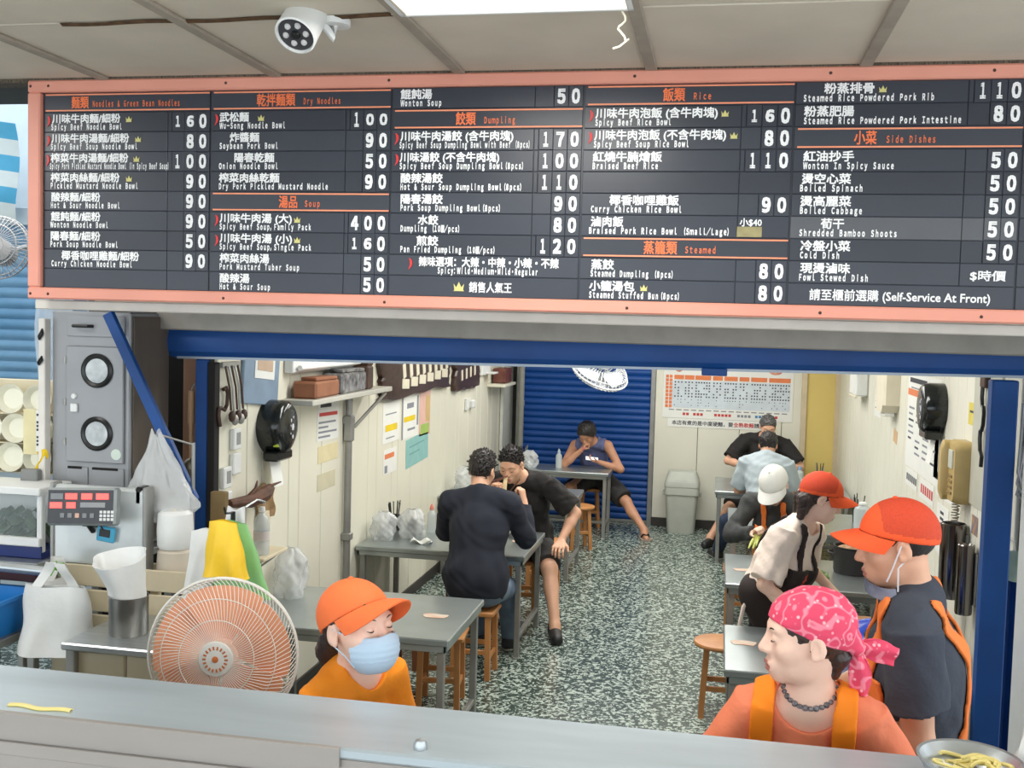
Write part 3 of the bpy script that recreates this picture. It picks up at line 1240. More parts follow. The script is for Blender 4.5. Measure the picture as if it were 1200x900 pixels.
# steel lintel under the board, folded roller shutter and its posts
struct('trim_5', MB().b2((-2.9, 4.12, 2.345), (2.2, 4.30, 2.386), .004).b2((-2.62, 4.12, 2.386), (2.2, 4.9, 2.40)), mat('pale_lintel', (205, 200, 190), .5, .2, var=.06))
struct('trim_6', MB().b2((-2.75, 4.86, 2.26), (2.2, 5.0, 2.40), .006), mat('grey_lintel', (150, 146, 138), .5, .3, var=.1))
vs_ = thing('rolled_shutter', 'rolled-up blue front shutter hanging across the shop opening', 'shutter', (-.74, 5.02, 2.16))
b = MB()
pts = []
prof = [(-.02, .15), (-.075, .13), (-.095, .07), (-.085, .015), (-.055, -.015), (-.02, -.02), (.02, -.015), (.03, .15)]
rings = []
for (x, sc) in ((-2.045, .55), (-2.035, .8), (-2.01, .93), (-1.97, 1), (2.06, 1)):
    zs = .012 * x
    rings.append([(x, p[0], .15 - (.15 - p[1]) * sc + zs) for p in prof])
b.loft(rings)
b.build('curtain_roll', M_blue, vs_)
MB().loft([[(x, p[0], p[1] + .012 * x) for p in ((-.06, -.022), (.02, -.022), (.02, -.006), (-.06, -.006))] for x in (-1.95, 2.04)]).build('bottom_bar', mat('worn_edge', (150, 160, 170), .4, .5), vs_)
MB().b2((.66, -.07, -.035), (.775, -.055, .0), .01).build('pull_tab', M_blue, vs_)
for n_, (x0, x1), lab in (('shutter_post', (-2.60, -2.53), 'narrow blue steel post at the left end of the shop opening'),
                          ('shutter_post', (1.175, 1.285), 'blue steel post at the right edge of the shop opening')):
    b = MB()
    b.b2((x0, YF - .02, 0), (x1, YF + .06, 2.115 if x0 < 0 else 2.15), .006)
    o = tag(b.build(n_, M_blue), lab, 'post')
struct('wall_side_left', MB().b2((-3.4, 5.40, 0), (-2.60, 5.48, 2.32)), M_dark)  # near-black colour stands in for the shade in the left gap
struct('wall_side_right', MB().b2((1.42, 5.25, 0), (3.9, 5.32, 2.32)), M_dark)  # black back panel, its colour standing in for the unlit interior past the post
struct('trim_7', MB().b2((WL - .028, 4.97, 0), (WL + .012, 5.03, 2.1)), M_dark)

# ------------------------------------------------------------------ menu board
BY = 4.05                                   # face of the board
PITCH, ZT = .0806, 3.243
CX = [-2.81, -2.055, -1.293, -.538, .232, 1.012, 1.60]
M_panel = mat('menu_slate', (44, 49, 59), .35, var=.1, scale=2)
M_strip = [mat('menu_strip_%s' % q, c, .34, var=.08, scale=3) for q, c in (('a', (47, 52, 63)), ('b', (42, 47, 57)), ('c', (51, 56, 66)))]
M_strip_l = mat('menu_strip_pale', (84, 87, 92), .4, var=.06)
M_salmon = mat('salmon_paint', (224, 152, 132), .5, var=.06, scale=3)
M_let = mat('white_lettering', (238, 240, 240), .5)
M_oran = mat('orange_lettering', (236, 118, 66), .5, var=.03)
M_crown = mat('yellow_crown', (206, 200, 128), .5)
M_chili = mat('chili_red', (214, 52, 52), .5)
mbd = thing('menu_board', 'wide black menu board in a salmon frame listing dishes and prices above the shop', 'menu board', (-.65, BY, 2.388))
BO = np.array(mbd.location)
b = MB()
x0, x1, z0, z1 = -2.868, 1.66, 2.388, 3.292
for lo, hi in (((x0, z0), (x1, 2.437)), ((x0, ZT), (x1, z1)), ((x0, 2.437), (-2.81, ZT)), ((1.60, 2.437), (x1, ZT))):
    b.b2(V3(lo[0], BY - .028, lo[1]) - BO, V3(hi[0], BY + .03, hi[1]) - BO, .006)
b.build('frame', M_salmon, mbd)
for sx in (-2.852, -2.77, -1.98, -1.30, -.35, .35, .9):
    for sz in (2.41, 3.268):
        b = MB().lathe([(0, .003), (.004, .002), (.006, 0)], V3(sx, BY - .0285, sz) - BO, 10, rotm(math.pi / 2))
        b.build('screw', M_brown, mbd)
MB().b2(V3(-2.82, BY, 2.43) - BO, V3(1.61, BY + .02, 3.25) - BO).build('panel', M_panel, mbd)
MENU = [
    (0, 0, 'h', '麵類', -2.676, -2.598, 'Noodles & Green Bean Noodles', -2.579, -2.191, '', 0, 0),
    (0, 1, 'r', '川味牛肉麵/細粉', -2.765, -2.455, 'Spicy Beef Noodle Bowl', -2.769, -2.449, '160', -2.784, -2.419),
    (0, 2, 'r', '川味牛肉湯麵/細粉', -2.768, -2.415, 'Spicy Beef Soup Noodle Bowl', -2.771, -2.379, '80', -2.786, -2.377),
    (0, 3, 'r', '榨菜牛肉湯麵/細粉', -2.771, -2.418, 'Spicy Pork Pickled Mustard Noodle Bowl (in Spicy Beef Soup)', -2.775, -2.238, '100', -2.788, -2.384),
    (0, 4, 'r', '榨菜肉絲麵/細粉', -2.771, -2.457, 'Pickled Mustard Noodle Bowl', -2.771, -2.375, '90', 0, -2.417),
    (0, 5, 'r', '酸辣麵/細粉', -2.768, -2.544, 'Hot & Sour Noodle Bowl', -2.77, -2.456, '90', 0, 0),
    (0, 6, 'r', '餛飩麵/細粉', -2.77, -2.543, 'Wonton Noodle Bowl', -2.773, -2.509, '90', 0, 0),
    (0, 7, 'r', '陽春麵/細粉', -2.77, -2.543, 'Pork Soup Noodle Bowl', -2.772, -2.464, '50', 0, 0),
    (0, 8, 'r', '椰香咖哩雞麵/細粉', -2.72, -2.367, 'Curry Chicken Noodle Bowl', -2.767, -2.399, '90', 0, 0),
    (0, 9, 'r', '', 0, 0, '', 0, 0, '', 0, 0),
    (1, 0, 'h', '乾拌麵類', -1.855, -1.693, 'Dry Noodles', -1.657, -1.504, '', 0, 0),
    (1, 1, 'r', '武松麵', -2.014, -1.89, 'Wu-Song Noodle Bowl', -2.014, -1.735, '100', -2.031, -1.84),
    (1, 2, 'r', '炸醬麵', -1.969, -1.844, 'Soybean Pork Bowl', -2.013, -1.765, '90', 0, 0),
    (1, 3, 'r', '陽春乾麵', -1.948, -1.779, 'Onion Noodle Bowl', -2.015, -1.764, '50', 0, 0),
    (1, 4, 'r', '榨菜肉絲乾麵', -2.014, -1.756, 'Dry Pork Pickled Mustard Noodle', -2.014, -1.551, '90', 0, 0),
    (1, 5, 'h', '湯品', -1.755, -1.678, 'Soup', -1.645, -1.583, '', 0, 0),
    (1, 6, 'r', '川味牛肉湯 (大)', -2.009, -1.7, 'Spicy Beef Soup,Family Pack', -2.009, -1.619, '400', -2.026, -1.68),
    (1, 7, 'r', '川味牛肉湯 (小)', -2.008, -1.698, 'Spicy Beef Soup,Single Pack', -2.008, -1.617, '160', -2.025, -1.679),
    (1, 8, 'r', '榨菜肉絲湯', -2.007, -1.794, 'Pork Mustard Tuber Soup', -2.007, -1.666, '50', 0, 0),
    (1, 9, 'r', '酸辣湯', -2.006, -1.878, 'Hot & Sour Soup', -2.006, -1.789, '50', 0, 0),
    (2, 0, 'r', '餛飩湯', -1.257, -1.132, 'Wonton Soup', -1.257, -1.094, '50', 0, 0),
    (2, 1, 'h', '餃類', -1.034, -0.956, 'Dumpling', -0.921, -0.802, '', 0, 0),
    (2, 2, 'r', '川味牛肉湯餃 (含牛肉塊)', -1.254, -0.807, 'Spicy Beef Soup Dumpling Bowl with Beef (8pcs)', -1.257, -0.743, '170', -1.273, 0),
    (2, 3, 'r', '川味湯餃 (不含牛肉塊)', -1.255, -0.86, 'Spicy Beef Soup Dumpling Bowl(8pcs)', -1.255, -0.766, '100', -1.271, 0),
    (2, 4, 'r', '酸辣湯餃', -1.25, -1.082, 'Hot & Sour Soup Dumpling Bowl(8pcs)', -1.25, -0.771, '110', 0, 0),
    (2, 5, 'r', '陽春湯餃', -1.248, -1.08, 'Pork Soup Dumpling Bowl(8pcs)', -1.248, -0.852, '90', 0, 0),
    (2, 6, 'r', '水餃', -1.176, -1.096, 'Dumpling (10顆/pcs)', -1.246, -1.011, '80', 0, 0),
    (2, 7, 'r', '煎餃', -1.18, -1.094, 'Pan Fried Dumpling (10顆/pcs)', -1.245, -0.869, '120', 0, 0),
    (2, 8, 'r', '辣味選項：大辣・中辣・小辣・不辣', -1.169, -0.617, 'Spicy：Wild・Medium・Mild・Regular', -1.092, -0.698, '', -1.207, 0),
    (2, 9, 'o', '銷售人氣王', -0.965, -0.797, '', 0, 0, '', 0, -1.01),
    (3, 0, 'h', '飯類', -0.244, -0.164, 'Rice', -0.131, -0.069, '', 0, 0),
    (3, 1, 'r', '川味牛肉泡飯 (含牛肉塊)', -0.493, -0.043, 'Spicy Beef Rice Bowl', -0.493, -0.213, '160', -0.513, -0.02),
    (3, 2, 'r', '川味牛肉泡飯 (不含牛肉塊)', -0.495, -0.01, 'Spicy Beef Soup Rice Bowl', -0.496, -0.145, '80', -0.514, 0.015),
    (3, 3, 'r', '紅燒牛腩燴飯', -0.498, -0.241, 'Braised Beef Rice', -0.498, -0.255, '110', 0, 0),
    (3, 4, 'r', '', 0, 0, '', 0, 0, '', 0, 0),
    (3, 5, 'r', '椰香咖哩雞飯', -0.43, -0.173, 'Curry Chicken Rice Bowl', -0.499, -0.163, '90', 0, 0),
    (3, 6, 'r', '滷肉飯', -0.498, -0.377, 'Braised Pork Rice Bowl (Small/Lage)', -0.504, 0.013, '小$40', 0, 0),
    (3, 7, 'h', '蒸籠類', -0.296, -0.173, 'Steamed', -0.142, -0.032, '', 0, 0),
    (3, 8, 'r', '蒸餃', -0.491, -0.407, 'Steamed Dumpling (8pcs)', -0.493, -0.186, '80', 0, 0),
    (3, 9, 'r', '小籠湯包', -0.496, -0.327, 'Steamed Stuffed Bun(8pcs)', -0.496, -0.16, '80', 0, -0.295),
    (4, 0, 'r', '粉蒸排骨', 0.333, 0.504, 'Steamed Rice Powdered Pork Rib', 0.262, 0.708, '110', 0, 0.53),
    (4, 1, 'r', '粉蒸肥腸', 0.266, 0.438, 'Steamed Rice Powdered Pork Intestine', 0.266, 0.802, '80', 0, 0),
    (4, 2, 'h', '小菜', 0.444, 0.52, 'Side Dishes', 0.555, 0.72, '', 0, 0),
    (4, 3, 'r', '紅油抄手', 0.27, 0.445, 'Wonton In Spicy Sauce', 0.27, 0.583, '50', 0, 0),
    (4, 4, 'r', '燙空心菜', 0.268, 0.438, 'Boiled Spinach', 0.263, 0.479, '50', 0, 0),
    (4, 5, 'r', '燙高麗菜', 0.266, 0.442, 'Boiled Cabbage', 0.266, 0.481, '50', 0, 0),
    (4, 6, 'r', '荀干', 0.341, 0.421, 'Shredded Bamboo Shoots', 0.267, 0.604, '50', 0, 0),
    (4, 7, 'r', '冷盤小菜', 0.273, 0.446, 'Cold Dish', 0.273, 0.409, '50', 0, 0),
    (4, 8, 'r', '現燙滷味', 0.276, 0.449, 'Fowl Stewed Dish', 0.273, 0.512, '$時價', 0, 0),
    (4, 9, 'o', '請至櫃前選購 (Self-Service At Front)', 0.312, 0.93, '', 0, 0, '', 0, 0),
]



def crown_mesh(par, cx, cz, w, h):
    pts = [(-.5, .0), (.5, .0), (.42, .16), (.5, .8), (.24, .42), (0, 1), (-.24, .42), (-.5, .8), (-.42, .16)]
    bb = MB().prism([(p[0] * w, p[1] * h) for p in pts], V3(cx, BY - .0085, cz) - BO, (1, 0, 0), (0, 0, 1), .001)
    bb.build('crown', M_crown, par)


def chili_mesh(par, cx, cz, h):
    c = [(.0, .5, .05), (.12, .3, .11), (.15, 0, .11), (.07, -.25, .08), (-.10, -.5, .01)]
    L = [((p[0] - p[2]) * h, p[1] * h) for p in c]
    Rr = [((p[0] + p[2]) * h, p[1] * h) for p in c][::-1]
    MB().prism(L + Rr, V3(cx, BY - .0085, cz) - BO, (1, 0, 0), (0, 0, 1), .001).build('chili', M_chili, par)


for (c_, i_, kind_, cn, a0, a1, en, e0, e1, price, chx, crx) in MENU:
    xa, xb = CX[c_] + .002, CX[c_ + 1] - .004
    zb, zt = ZT - PITCH * (i_ + 1) + .001, ZT - PITCH * i_ - .001
    pale = (c_, i_) == (4, 6)
    st = MB()
    cell = .185 if kind_ == 'r' and i_ + c_ != 99 else 0
    if cell:
        st.b2(V3(xa, BY - .006, zb) - BO, V3(xb - cell, BY, zt) - BO, .0015)
        nd = max(len(price), 2) if price and price[0].isdigit() else 0
        if nd:
            st.b2(V3(xb - cell + .002, BY - .005, zb) - BO, V3(xb - .055 * nd - .002, BY, zt) - BO, .0015)
            for q in range(nd):
                j = random.uniform(-.002, .002)
                st.b2(V3(xb - .055 * (q + 1), BY - .0068, zb + j) - BO, V3(xb - .055 * q - .001, BY, zt + j) - BO, .0015)
        else:
            st.b2(V3(xb - cell + .002, BY - .005, zb) - BO, V3(xb, BY, zt) - BO, .0015)
    else:
        st.b2(V3(xa, BY - .006, zb) - BO, V3(xb, BY, zt) - BO, .0015)
    row = st.build('heading_strip' if kind_ == 'h' else 'menu_strip', M_strip_l if pale else M_strip[(c_ * 3 + i_ * 7) % 3], mbd)
    F = BY - .0072
    if kind_ == 'h':
        for zz in (zb + .004, zt - .010):
            MB().b2(V3(xa + .012, F - .001, zz) - BO, V3(xb, F + .001, zz + .006) - BO, .0005).build('rule', mat('salmon_rule', (240, 150, 112), .5), row)
        letters(cn, a1 - a0, .048, M_oran, row, V3(a0, F, zb + .020) - BO, bold=.02)
        letters(wide(en), e1 - e0, .024, M_oran, row, V3(e0, F, zb + .021) - BO, bold=.022, em=.74)
    elif kind_ == 'o':
        letters(cn, a1 - a0, .040, M_let, row, V3(a0, F, zb + .022) - BO, bold=.018)
    elif cn:
        note = (c_, i_) == (2, 8)
        letters(cn, a1 - a0, .037, M_let, row, V3(a0, F, zb + .039) - BO, bold=.027)
        letters(wide(en), e1 - e0, .0225, M_let, row, V3(e0, F, zb + .009) - BO, bold=.045, em=.74)
    if price and price[0].isdigit():
        for q, ch in enumerate(reversed(price)):
            hh = .040 if (price in ('160',) and c_ in (0, 1, 3) and q > 0) or (price == '100' and c_ == 1 and q < 2) else .050
            letters(wide(ch), .016 if ch == '1' else .027, hh, M_let, row, V3(xb - .055 * q - .028, F - .0012, (zb + zt) / 2 - hh / 2) - BO, name='price', bold=.05, align='c', em=.74)
    elif price:
        if price[0] == '小':
            letters(price, .078, .030, M_let, row, V3(xb - .175, F, zb + .044) - BO, name='price', bold=.02)
            MB().b2(V3(xb - .185, F - .002, zb + .002) - BO, V3(xb - .095, F, zb + .040) - BO, .001).build('tape', mat('yellowed_tape', (150, 142, 100), .6, var=.15, scale=40), row)
        else:
            letters(price, .118, .036, M_let, row, V3(xb - .148, F, zb + .022) - BO, name='price', bold=.02)
    if chx:
        chili_mesh(row, chx, (zb + zt) / 2 + .004, .045)
    if crx:
        crown_mesh(row, crx + .004, zb + .038 if kind_ != 'o' else zb + .022, .027 if kind_ != 'o' else .042, .024 if kind_ != 'o' else .036)
for i_ in range(10):
    st = MB().b2(V3(CX[5] + .002, BY - .006, ZT - PITCH * (i_ + 1) + .001) - BO, V3(CX[6] - .004, BY, ZT - PITCH * i_ - .001) - BO, .0015)
    st.build('menu_strip', M_strip[i_ % 3], mbd)

# ------------------------------------------------------------------ stainless tables and wooden stools
def make_table(w, d, label, loc, h=.73):
    t = thing('dining_table', label, 'table', loc, group='stainless dining tables')
    b = MB()
    b.b2((0, 0, h - .036), (w, d, h), .006)
    b.b2((.012, .012, h - .07), (w - .012, .028, h - .03), .003).b2((.012, d - .028, h - .07), (w - .012, d - .012, h - .03), .003)
    b.b2((w - .028, .012, h - .07), (w - .012, d - .012, h - .03), .003).b2((.012, .012, h - .07), (.028, d - .012, h - .03), .003)
    b.build('tabletop', M_steel_top, t)
    for x in (.045, w - .045):
        for y in (.045, d - .045):
            MB().b2((x - .019, y - .019, .012), (x + .019, y + .019, h - .034), .004).b2((x - .021, y - .021, 0), (x + .021, y + .021, .014), .004).build('leg', M_steel_d, t)
        MB().b2((x - .015, .064, .13), (x + .015, d - .064, .16), .003).build('stretcher', M_steel_d, t)
    MB().b2((.064, d / 2 - .015, .132), (w - .064, d / 2 + .015, .158), .003).build('stretcher', M_steel_d, t)
    return t


TABLES = {}
for key, x0, y0, w, d, lab in (
        ('L1', -2.49, 5.14, 1.20, .84, 'stainless table along the left wall nearest the street, behind the orange-capped masked woman'),
        ('L2', -2.49, 7.15, 1.22, .90, 'stainless table where the two men in dark shirts eat noodles'),
        ('L3', -2.49, 9.42, 1.24, .85, 'empty stainless table behind the man eating noodles in the black T-shirt'),
        ('L4', -2.28, 11.44, 1.15, .55, 'stainless table in front of the blue shutter where the man in a vest leans'),
        ('R1', .075, 5.07, 1.22, .79, 'stainless table by the right wall behind the woman in the pink bandana'),
        ('R2', .085, 6.82, 1.22, .90, 'stainless table between the cream-shirted woman and the worker in the white cap'),
        ('R3', .12, 8.70, 1.19, 1.02, 'stainless table by the right wall behind the white cap'),
        ('R4', .0, 10.66, 1.30, 1.02, 'stainless table shared by the man in grey and the man in black')):
    TABLES[key] = make_table(w, d, lab, (x0, y0, 0))


def make_stool(label, loc, square=False, m=None, rz=0.0):
    m = m or M_wood
    t = thing('wooden_stool', label, 'stool', loc, rz, 'wooden stools in the shop')
    b = MB()
    if square:
        b.box((0, 0, .435), (.30, .27, .032), None, .010)
    else:
        b.lathe([(0, .452), (.14, .452), (.158, .447), (.162, .437), (.158, .424), (.14, .420), (0, .420)], n=32)
    b.build('seat', m, t)
    for k in range(4):
        a = math.pi / 4 + k * math.pi / 2
        c, s = math.cos(a), math.sin(a)
        r0, r1 = (.155, .165) if square else (.112, .145)
        MB().loft([[(c * r + q[0], s * r + q[1], z) for q in ((-.017, -.017), (.017, -.017), (.017, .017), (-.017, .017))] for r, z in ((r1, 0), (r0, .425))]).build('leg', m, t)
    for k in range(4):
        a, a2 = math.pi / 4 + k * math.pi / 2, math.pi / 4 + (k + 1) * math.pi / 2
        r = .16 if square else .134
        z = .14 if k % 2 else .18
        MB().bar((math.cos(a) * r, math.sin(a) * r, z), (math.cos(a2) * r, math.sin(a2) * r, z), .018, .032).build('stretcher', m, t)
    return t


s0 = make_stool('orange wooden stool under the man in the navy sweater', (-1.53, 6.82, 0), True)
s1 = make_stool('round-topped wooden stool standing alone at the left end of the table behind the pink bandana', (.07, 6.50, 0))
s2 = make_stool('dark brown stool against the left wall beside the man in the navy sweater', (-2.02, 6.86, 0), False, M_wood_d)
def stool(src, x, y, label, rz=0.0):
    return dup(src, (x, y, 0), rz, label)


stool(s0, -1.60, 6.22, 'wooden stool tucked behind the nearest left table, toward the navy sweater', .1)
stool(s2, -1.98, 6.25, 'dark wooden stool behind the nearest left table, close to the wall', .2)
stool(s1, -1.58, 4.88, 'wooden stool in front of the nearest left table, beside the orange-shirted woman', .3)
stool(s0, -1.50, 8.36, 'wooden stool under the man eating noodles in the black T-shirt', .05)
stool(s2, -2.0, 8.38, 'dark stool by the left wall behind the noodle eaters\' table', .1)
stool(s1, -1.38, 10.98, 'light orange wooden stool in front of the shutter table', .4)
stool(s0, -1.90, 11.0, 'wooden stool half hidden between the empty table and the shutter table', .1)
stool(s1, -1.42, 12.22, 'wooden stool under the man in the purple vest', .2)
stool(s0, -1.45, 9.12, 'wooden stool in front of the empty table behind the noodle eaters', .0)
stool(s1, .50, 10.36, 'wooden stool under the man in the grey shirt', .2)
stool(s0, .50, 12.12, 'wooden stool under the man in black by the back wall', .0)
stool(s1, .48, 8.28, 'wooden stool under the worker in the white cap', .1)
stool(s0, .24, 8.58, 'orange wooden stool poking out beside the worker in the white cap', .0)

# ------------------------------------------------------------------ street counter
ct = thing('street_counter', 'long stainless serving counter across the front of the shop, its edge turned down', 'counter', (-.6, 2.45, 0))
M_fascia = mat('counter_fascia', (164, 158, 152), .42, .45, var=.07, scale=2.5, stretch=(.5, 1, 2))
b = MB()
b.b2((-2.8, -.145, 1.322), (2.6, .165, 1.35), .006)
b.build('worktop', mat('counter_top', (182, 194, 200), .38, .45, var=.10, scale=3, stretch=(.5, 3, 1), bump=.03, bscale=14), ct)
b = MB()
xe = -.12
b.loft([[(x, q[0], q[1]) for q in ((-.152, 1.352 - dz), (-.146, 1.352), (-.142, 1.352), (-.142, 1.30), (-.152, 1.298 + dz2))]
        for x, dz, dz2 in [(-2.8 + 2.57 * k / 14, .002, .006 * math.sin(k * 1.9)) for k in range(15)]])
b.build('turned_edge', M_fascia, ct)
b = MB().b2((-2.8, -.138, .02), (2.6, -.125, 1.322), .003)
b.b2((-2.8, -.146, 1.24), (-.42, -.138, 1.275), .003)
b.build('fascia', M_fascia, ct)
for x in (-2.4, 1.0, 2.4):
    MB().b2((x - .02, .10, 0), (x + .02, .14, 1.322)).build('leg', M_steel_d, ct)
MB().lathe([(0, .022), (.012, .020), (.016, .010), (.016, 0)], (-.05, -.10, 1.35), 14).build('bolt', M_steel, ct)
o = tag(MB().sheet(lambda u, v: (-1.72 + .17 * u, 2.335 + .018 * v + .006 * math.sin(u * 9), 1.3515 + .004 * math.sin(v * 3.1)), 14, 5, .003).build('noodle_strip', mat('pale_noodle', (236, 220, 140), .5)), 'pale yellow noodle strip lying on the left end of the steel counter', 'noodle')
# steel bowl of noodles, lid and crumpled plastic at the right end of the counter
bw = thing('steel_bowl', 'shiny steel bowl holding noodles at the right end of the counter', 'bowl', (.575, 2.455, 1.352))
MB().lathe([(0, .004), (.05, .004), (.085, .03), (.105, .062), (.112, .064), (.112, .060), (.088, .026), (.05, 0), (0, 0)], n=36).build('shell', M_steel, bw)
rr = np.random.default_rng(4)
for k in range(9):
    a0, r0 = rr.uniform(0, 6.3), rr.uniform(.02, .075)
    MB().tube([((r0 + .015 * math.sin(t * 3 + k)) * math.cos(a0 + t), (r0 + .015 * math.sin(t * 3 + k)) * math.sin(a0 + t), .045 + .012 * math.sin(t * 2 + k)) for t in np.linspace(0, 2.6, 14)], .0045, 6).build('noodle', MATS['pale_noodle'], bw)
b = MB()
def crumple(u, v):
    a = u * 2 * math.pi
    r = .05 + .07 * v + .012 * math.sin(a * 5 + v * 4) + .008 * math.sin(a * 9)
    return (r * math.cos(a) * .95, r * math.sin(a) * .65, .27 - .26 * v ** 1.3 + .018 * math.sin(a * 4 + v * 7))
b.sheet(crumple, 36, 14, .002, True)
o = b.build('plastic_bag', M_bag)
o.location = (.80, 2.545, 1.352)
tag(o, 'crumpled white plastic bag standing on the right end of the counter', 'plastic bag')
for q, (x, y, z) in enumerate(((-.62, 2.52, 0), (-.25, 2.50, 0))):
    pass

# things on the tables
def paper_strip(name, label, cat, x, y, w, d, m, z=.731, rz=0.0):
    b = MB().prism([(w * (.5 + .04 * math.sin(3 * a)) * math.copysign(abs(math.cos(a)) ** .5, math.cos(a)), d * (.46 + .06 * math.sin(5 * a + x)) * math.copysign(abs(math.sin(a)) ** .6, math.sin(a))) for a in np.linspace(0, 2 * math.pi, 40, False)], (0, 0, .0002), (1, 0, 0), (0, 1, 0), .0012)
    o = b.build(name, m)
    o.location = (x, y, z)
    return tag(o, label, cat)


M_stk = mat('table_sticker', (196, 192, 180), .5, rgb2=(204, 156, 124), scale=16, var=.2)
for (k, x, y, w, lab) in (('L1', 1.02, .42, .16, 'worn printed sticker on the nearest left table'), ('L2', 1.10, .50, .15, 'worn sticker beside the elbow of the man in the navy sweater'),
                          ('L3', 1.02, .50, .16, 'worn sticker on the empty table behind the noodle eaters'), ('R1', .10, .46, .15, 'worn sticker on the table behind the pink bandana'),
                          ('R2', .14, .40, .19, 'worn sticker on the table left of the cream-shirted woman'), ('R3', .18, .46, .14, 'worn sticker on the table behind the worker in the white cap')):
    o = TABLES[k]
    paper_strip('table_sticker', lab, 'sticker', o.location.x + x, o.location.y + y, w * .85, .085, M_stk)


def chopstick_holder(label, x, y, z=.731, n=12, h=.16):
    t = thing('chopstick_holder', label, 'chopstick holder', (x, y, z))
    MB().lathe([(0, .003), (.045, .003), (.050, h * .7), (.052, h * .7), (.047, 0), (0, 0)], n=20).build('cup', M_black, t)
    r = np.random.default_rng(int(abs(x * 100) + y * 10))
    for k in range(n):
        a = r.uniform(0, 6.28)
        q, e = V3(.02 * math.cos(a), .02 * math.sin(a), .01), V3(.046 * math.cos(a), .046 * math.sin(a), h * r.uniform(1.15, 1.5))
        MB().cyl(q, e, .0035, .0045, 6).build('chopstick', M_black if k % 3 else M_steel_d, t)
    return t


def bagged(name, label, cat, x, y, z, rx, ry, h, m, seed=0, ear=True):
    """soft upright bag with a gathered top"""
    r = np.random.default_rng(seed)
    ph = r.uniform(0, 6.28, 6)
    def fn(u, v):
        a = u * 2 * math.pi
        f = (1 - .15 * (1 - min(v * 5, 1))) * (1 if v < .72 else 1 - .62 * ((v - .72) / .28) ** 1.3)
        w = 1 + .13 * math.sin(3 * a + ph[0] + 5 * v) + .10 * math.sin(5 * a + ph[1] - 8 * v) + .07 * math.sin(9 * a + ph[2] + 13 * v) * math.sin(11 * v + ph[4]) + .05 * abs(math.sin(7 * a + ph[5] - 16 * v))
        return (rx * f * w * math.cos(a), ry * f * w * math.sin(a), h * v + .02 * h * math.sin(2 * a + ph[3]) * v)
    b = MB().sheet(fn, 64, 30, .002, True)
    o = b.build(name, m)
    o.location = (x, y, z)
    return tag(o, label, cat)


chopstick_holder('black chopstick cup against the wall on the noodle eaters\' table', -2.40, 7.78)
bagged('condiment_bag', 'clear plastic bag of napkins on the wall end of the noodle eaters\' table', 'plastic bag', -2.37, 7.42, .732, .085, .08, .20, M_clear, 1)
bagged('condiment_bag', 'clear plastic bag with a dark bottle beside the napkins on the noodle eaters\' table', 'plastic bag', -2.19, 7.55, .732, .09, .075, .21, M_clear, 2)
def bottle(label, x, y, z, r, h, m, mc, name='sauce_bottle', tip=True):
    t = thing(name, label, 'bottle', (x, y, z))
    MB().lathe([(0, 0), (r, 0), (r, h * .6), (r * .9, h * .68), (r * .42, h * .76), (r * .42, h * .82), (0, h * .82)], n=20).build('body', m, t)
    MB().lathe([(r * .48, h * .8), (r * .48, h * .86), (r * .12, h if tip else h * .9), (0, h if tip else h * .9)], n=16).build('cap', mc, t)
    return t


M_sauce = mat('dark_sauce', (44, 30, 26), .2)
M_clearb = mat('clear_bottle', (214, 222, 222), .15, alpha=.55, var=.02)
bottle('dark sauce bottle inside the clear bag on the noodle eaters\' table', -2.19, 7.55, .734, .034, .15, M_sauce, M_sauce)
bottle('clear bottle with a pink cap behind the bags on the noodle eaters\' table', -2.10, 7.76, .731, .034, .22, M_clearb, mat('pink_cap', (228, 132, 118), .4))
o = MB().box((0, 0, .016), (.19, .12, .03), rotm(0, 0, .5), .01).box((0, 0, .034), (.15, .09, .008), rotm(0, 0, .5), .003).build('wallet', M_black)
o.location = (-1.93, 7.74, .731)
tag(o, 'black wallet lying on the noodle eaters\' table', 'wallet')
o = MB().sheet(lambda u, v: ((u - .5) * .14, (v - .5) * .09, .016 + .014 * math.sin(u * 8 + v * 3) + .008 * math.sin(v * 11)), 16, 12, .002).build('tissue', M_paper)
o.location = (-2.06, 7.36, .731)
tag(o, 'crumpled white tissue beside the wallet', 'tissue')
chopstick_holder('steel and black chopstick cup at the left end of the shutter table', -2.12, 11.75, n=8)
bottle('slim clear squeeze bottle standing on the shutter table', -1.72, 11.72, .731, .036, .21, M_clearb, M_clearb)
bagged('condiment_bag', 'clear bag at the left end of the shutter table', 'plastic bag', -2.03, 11.62, .732, .08, .07, .19, M_clear, 4)
bagged('condiment_bag', 'grey plastic bag on the wall end of the empty table behind the noodle eaters', 'plastic bag', -2.30, 9.75, .732, .11, .10, .24, M_clear, 5)
bagged('condiment_bag', 'clear plastic bag standing on the left end of the nearest left table', 'plastic bag', -2.38, 5.72, .732, .085, .09, .28, M_clear, 6)
chopstick_holder('black chopstick cup on the back-wall table right of the man in grey', 1.06, 11.45, n=9)
chopstick_holder('black chopstick cup by the right wall behind the man in the navy shirt', 1.20, 9.35, n=9)
bottle('clear water jug on the table beside the woman in the cream shirt', 1.20, 9.1, .731, .07, .24, M_clearb, M_white, 'water_jug', False)
bottle('small clear bottle on the back-wall table beside the man in grey', .86, 11.40, .731, .04, .2, M_clearb, mat('blue_cap', (110, 160, 200), .4))
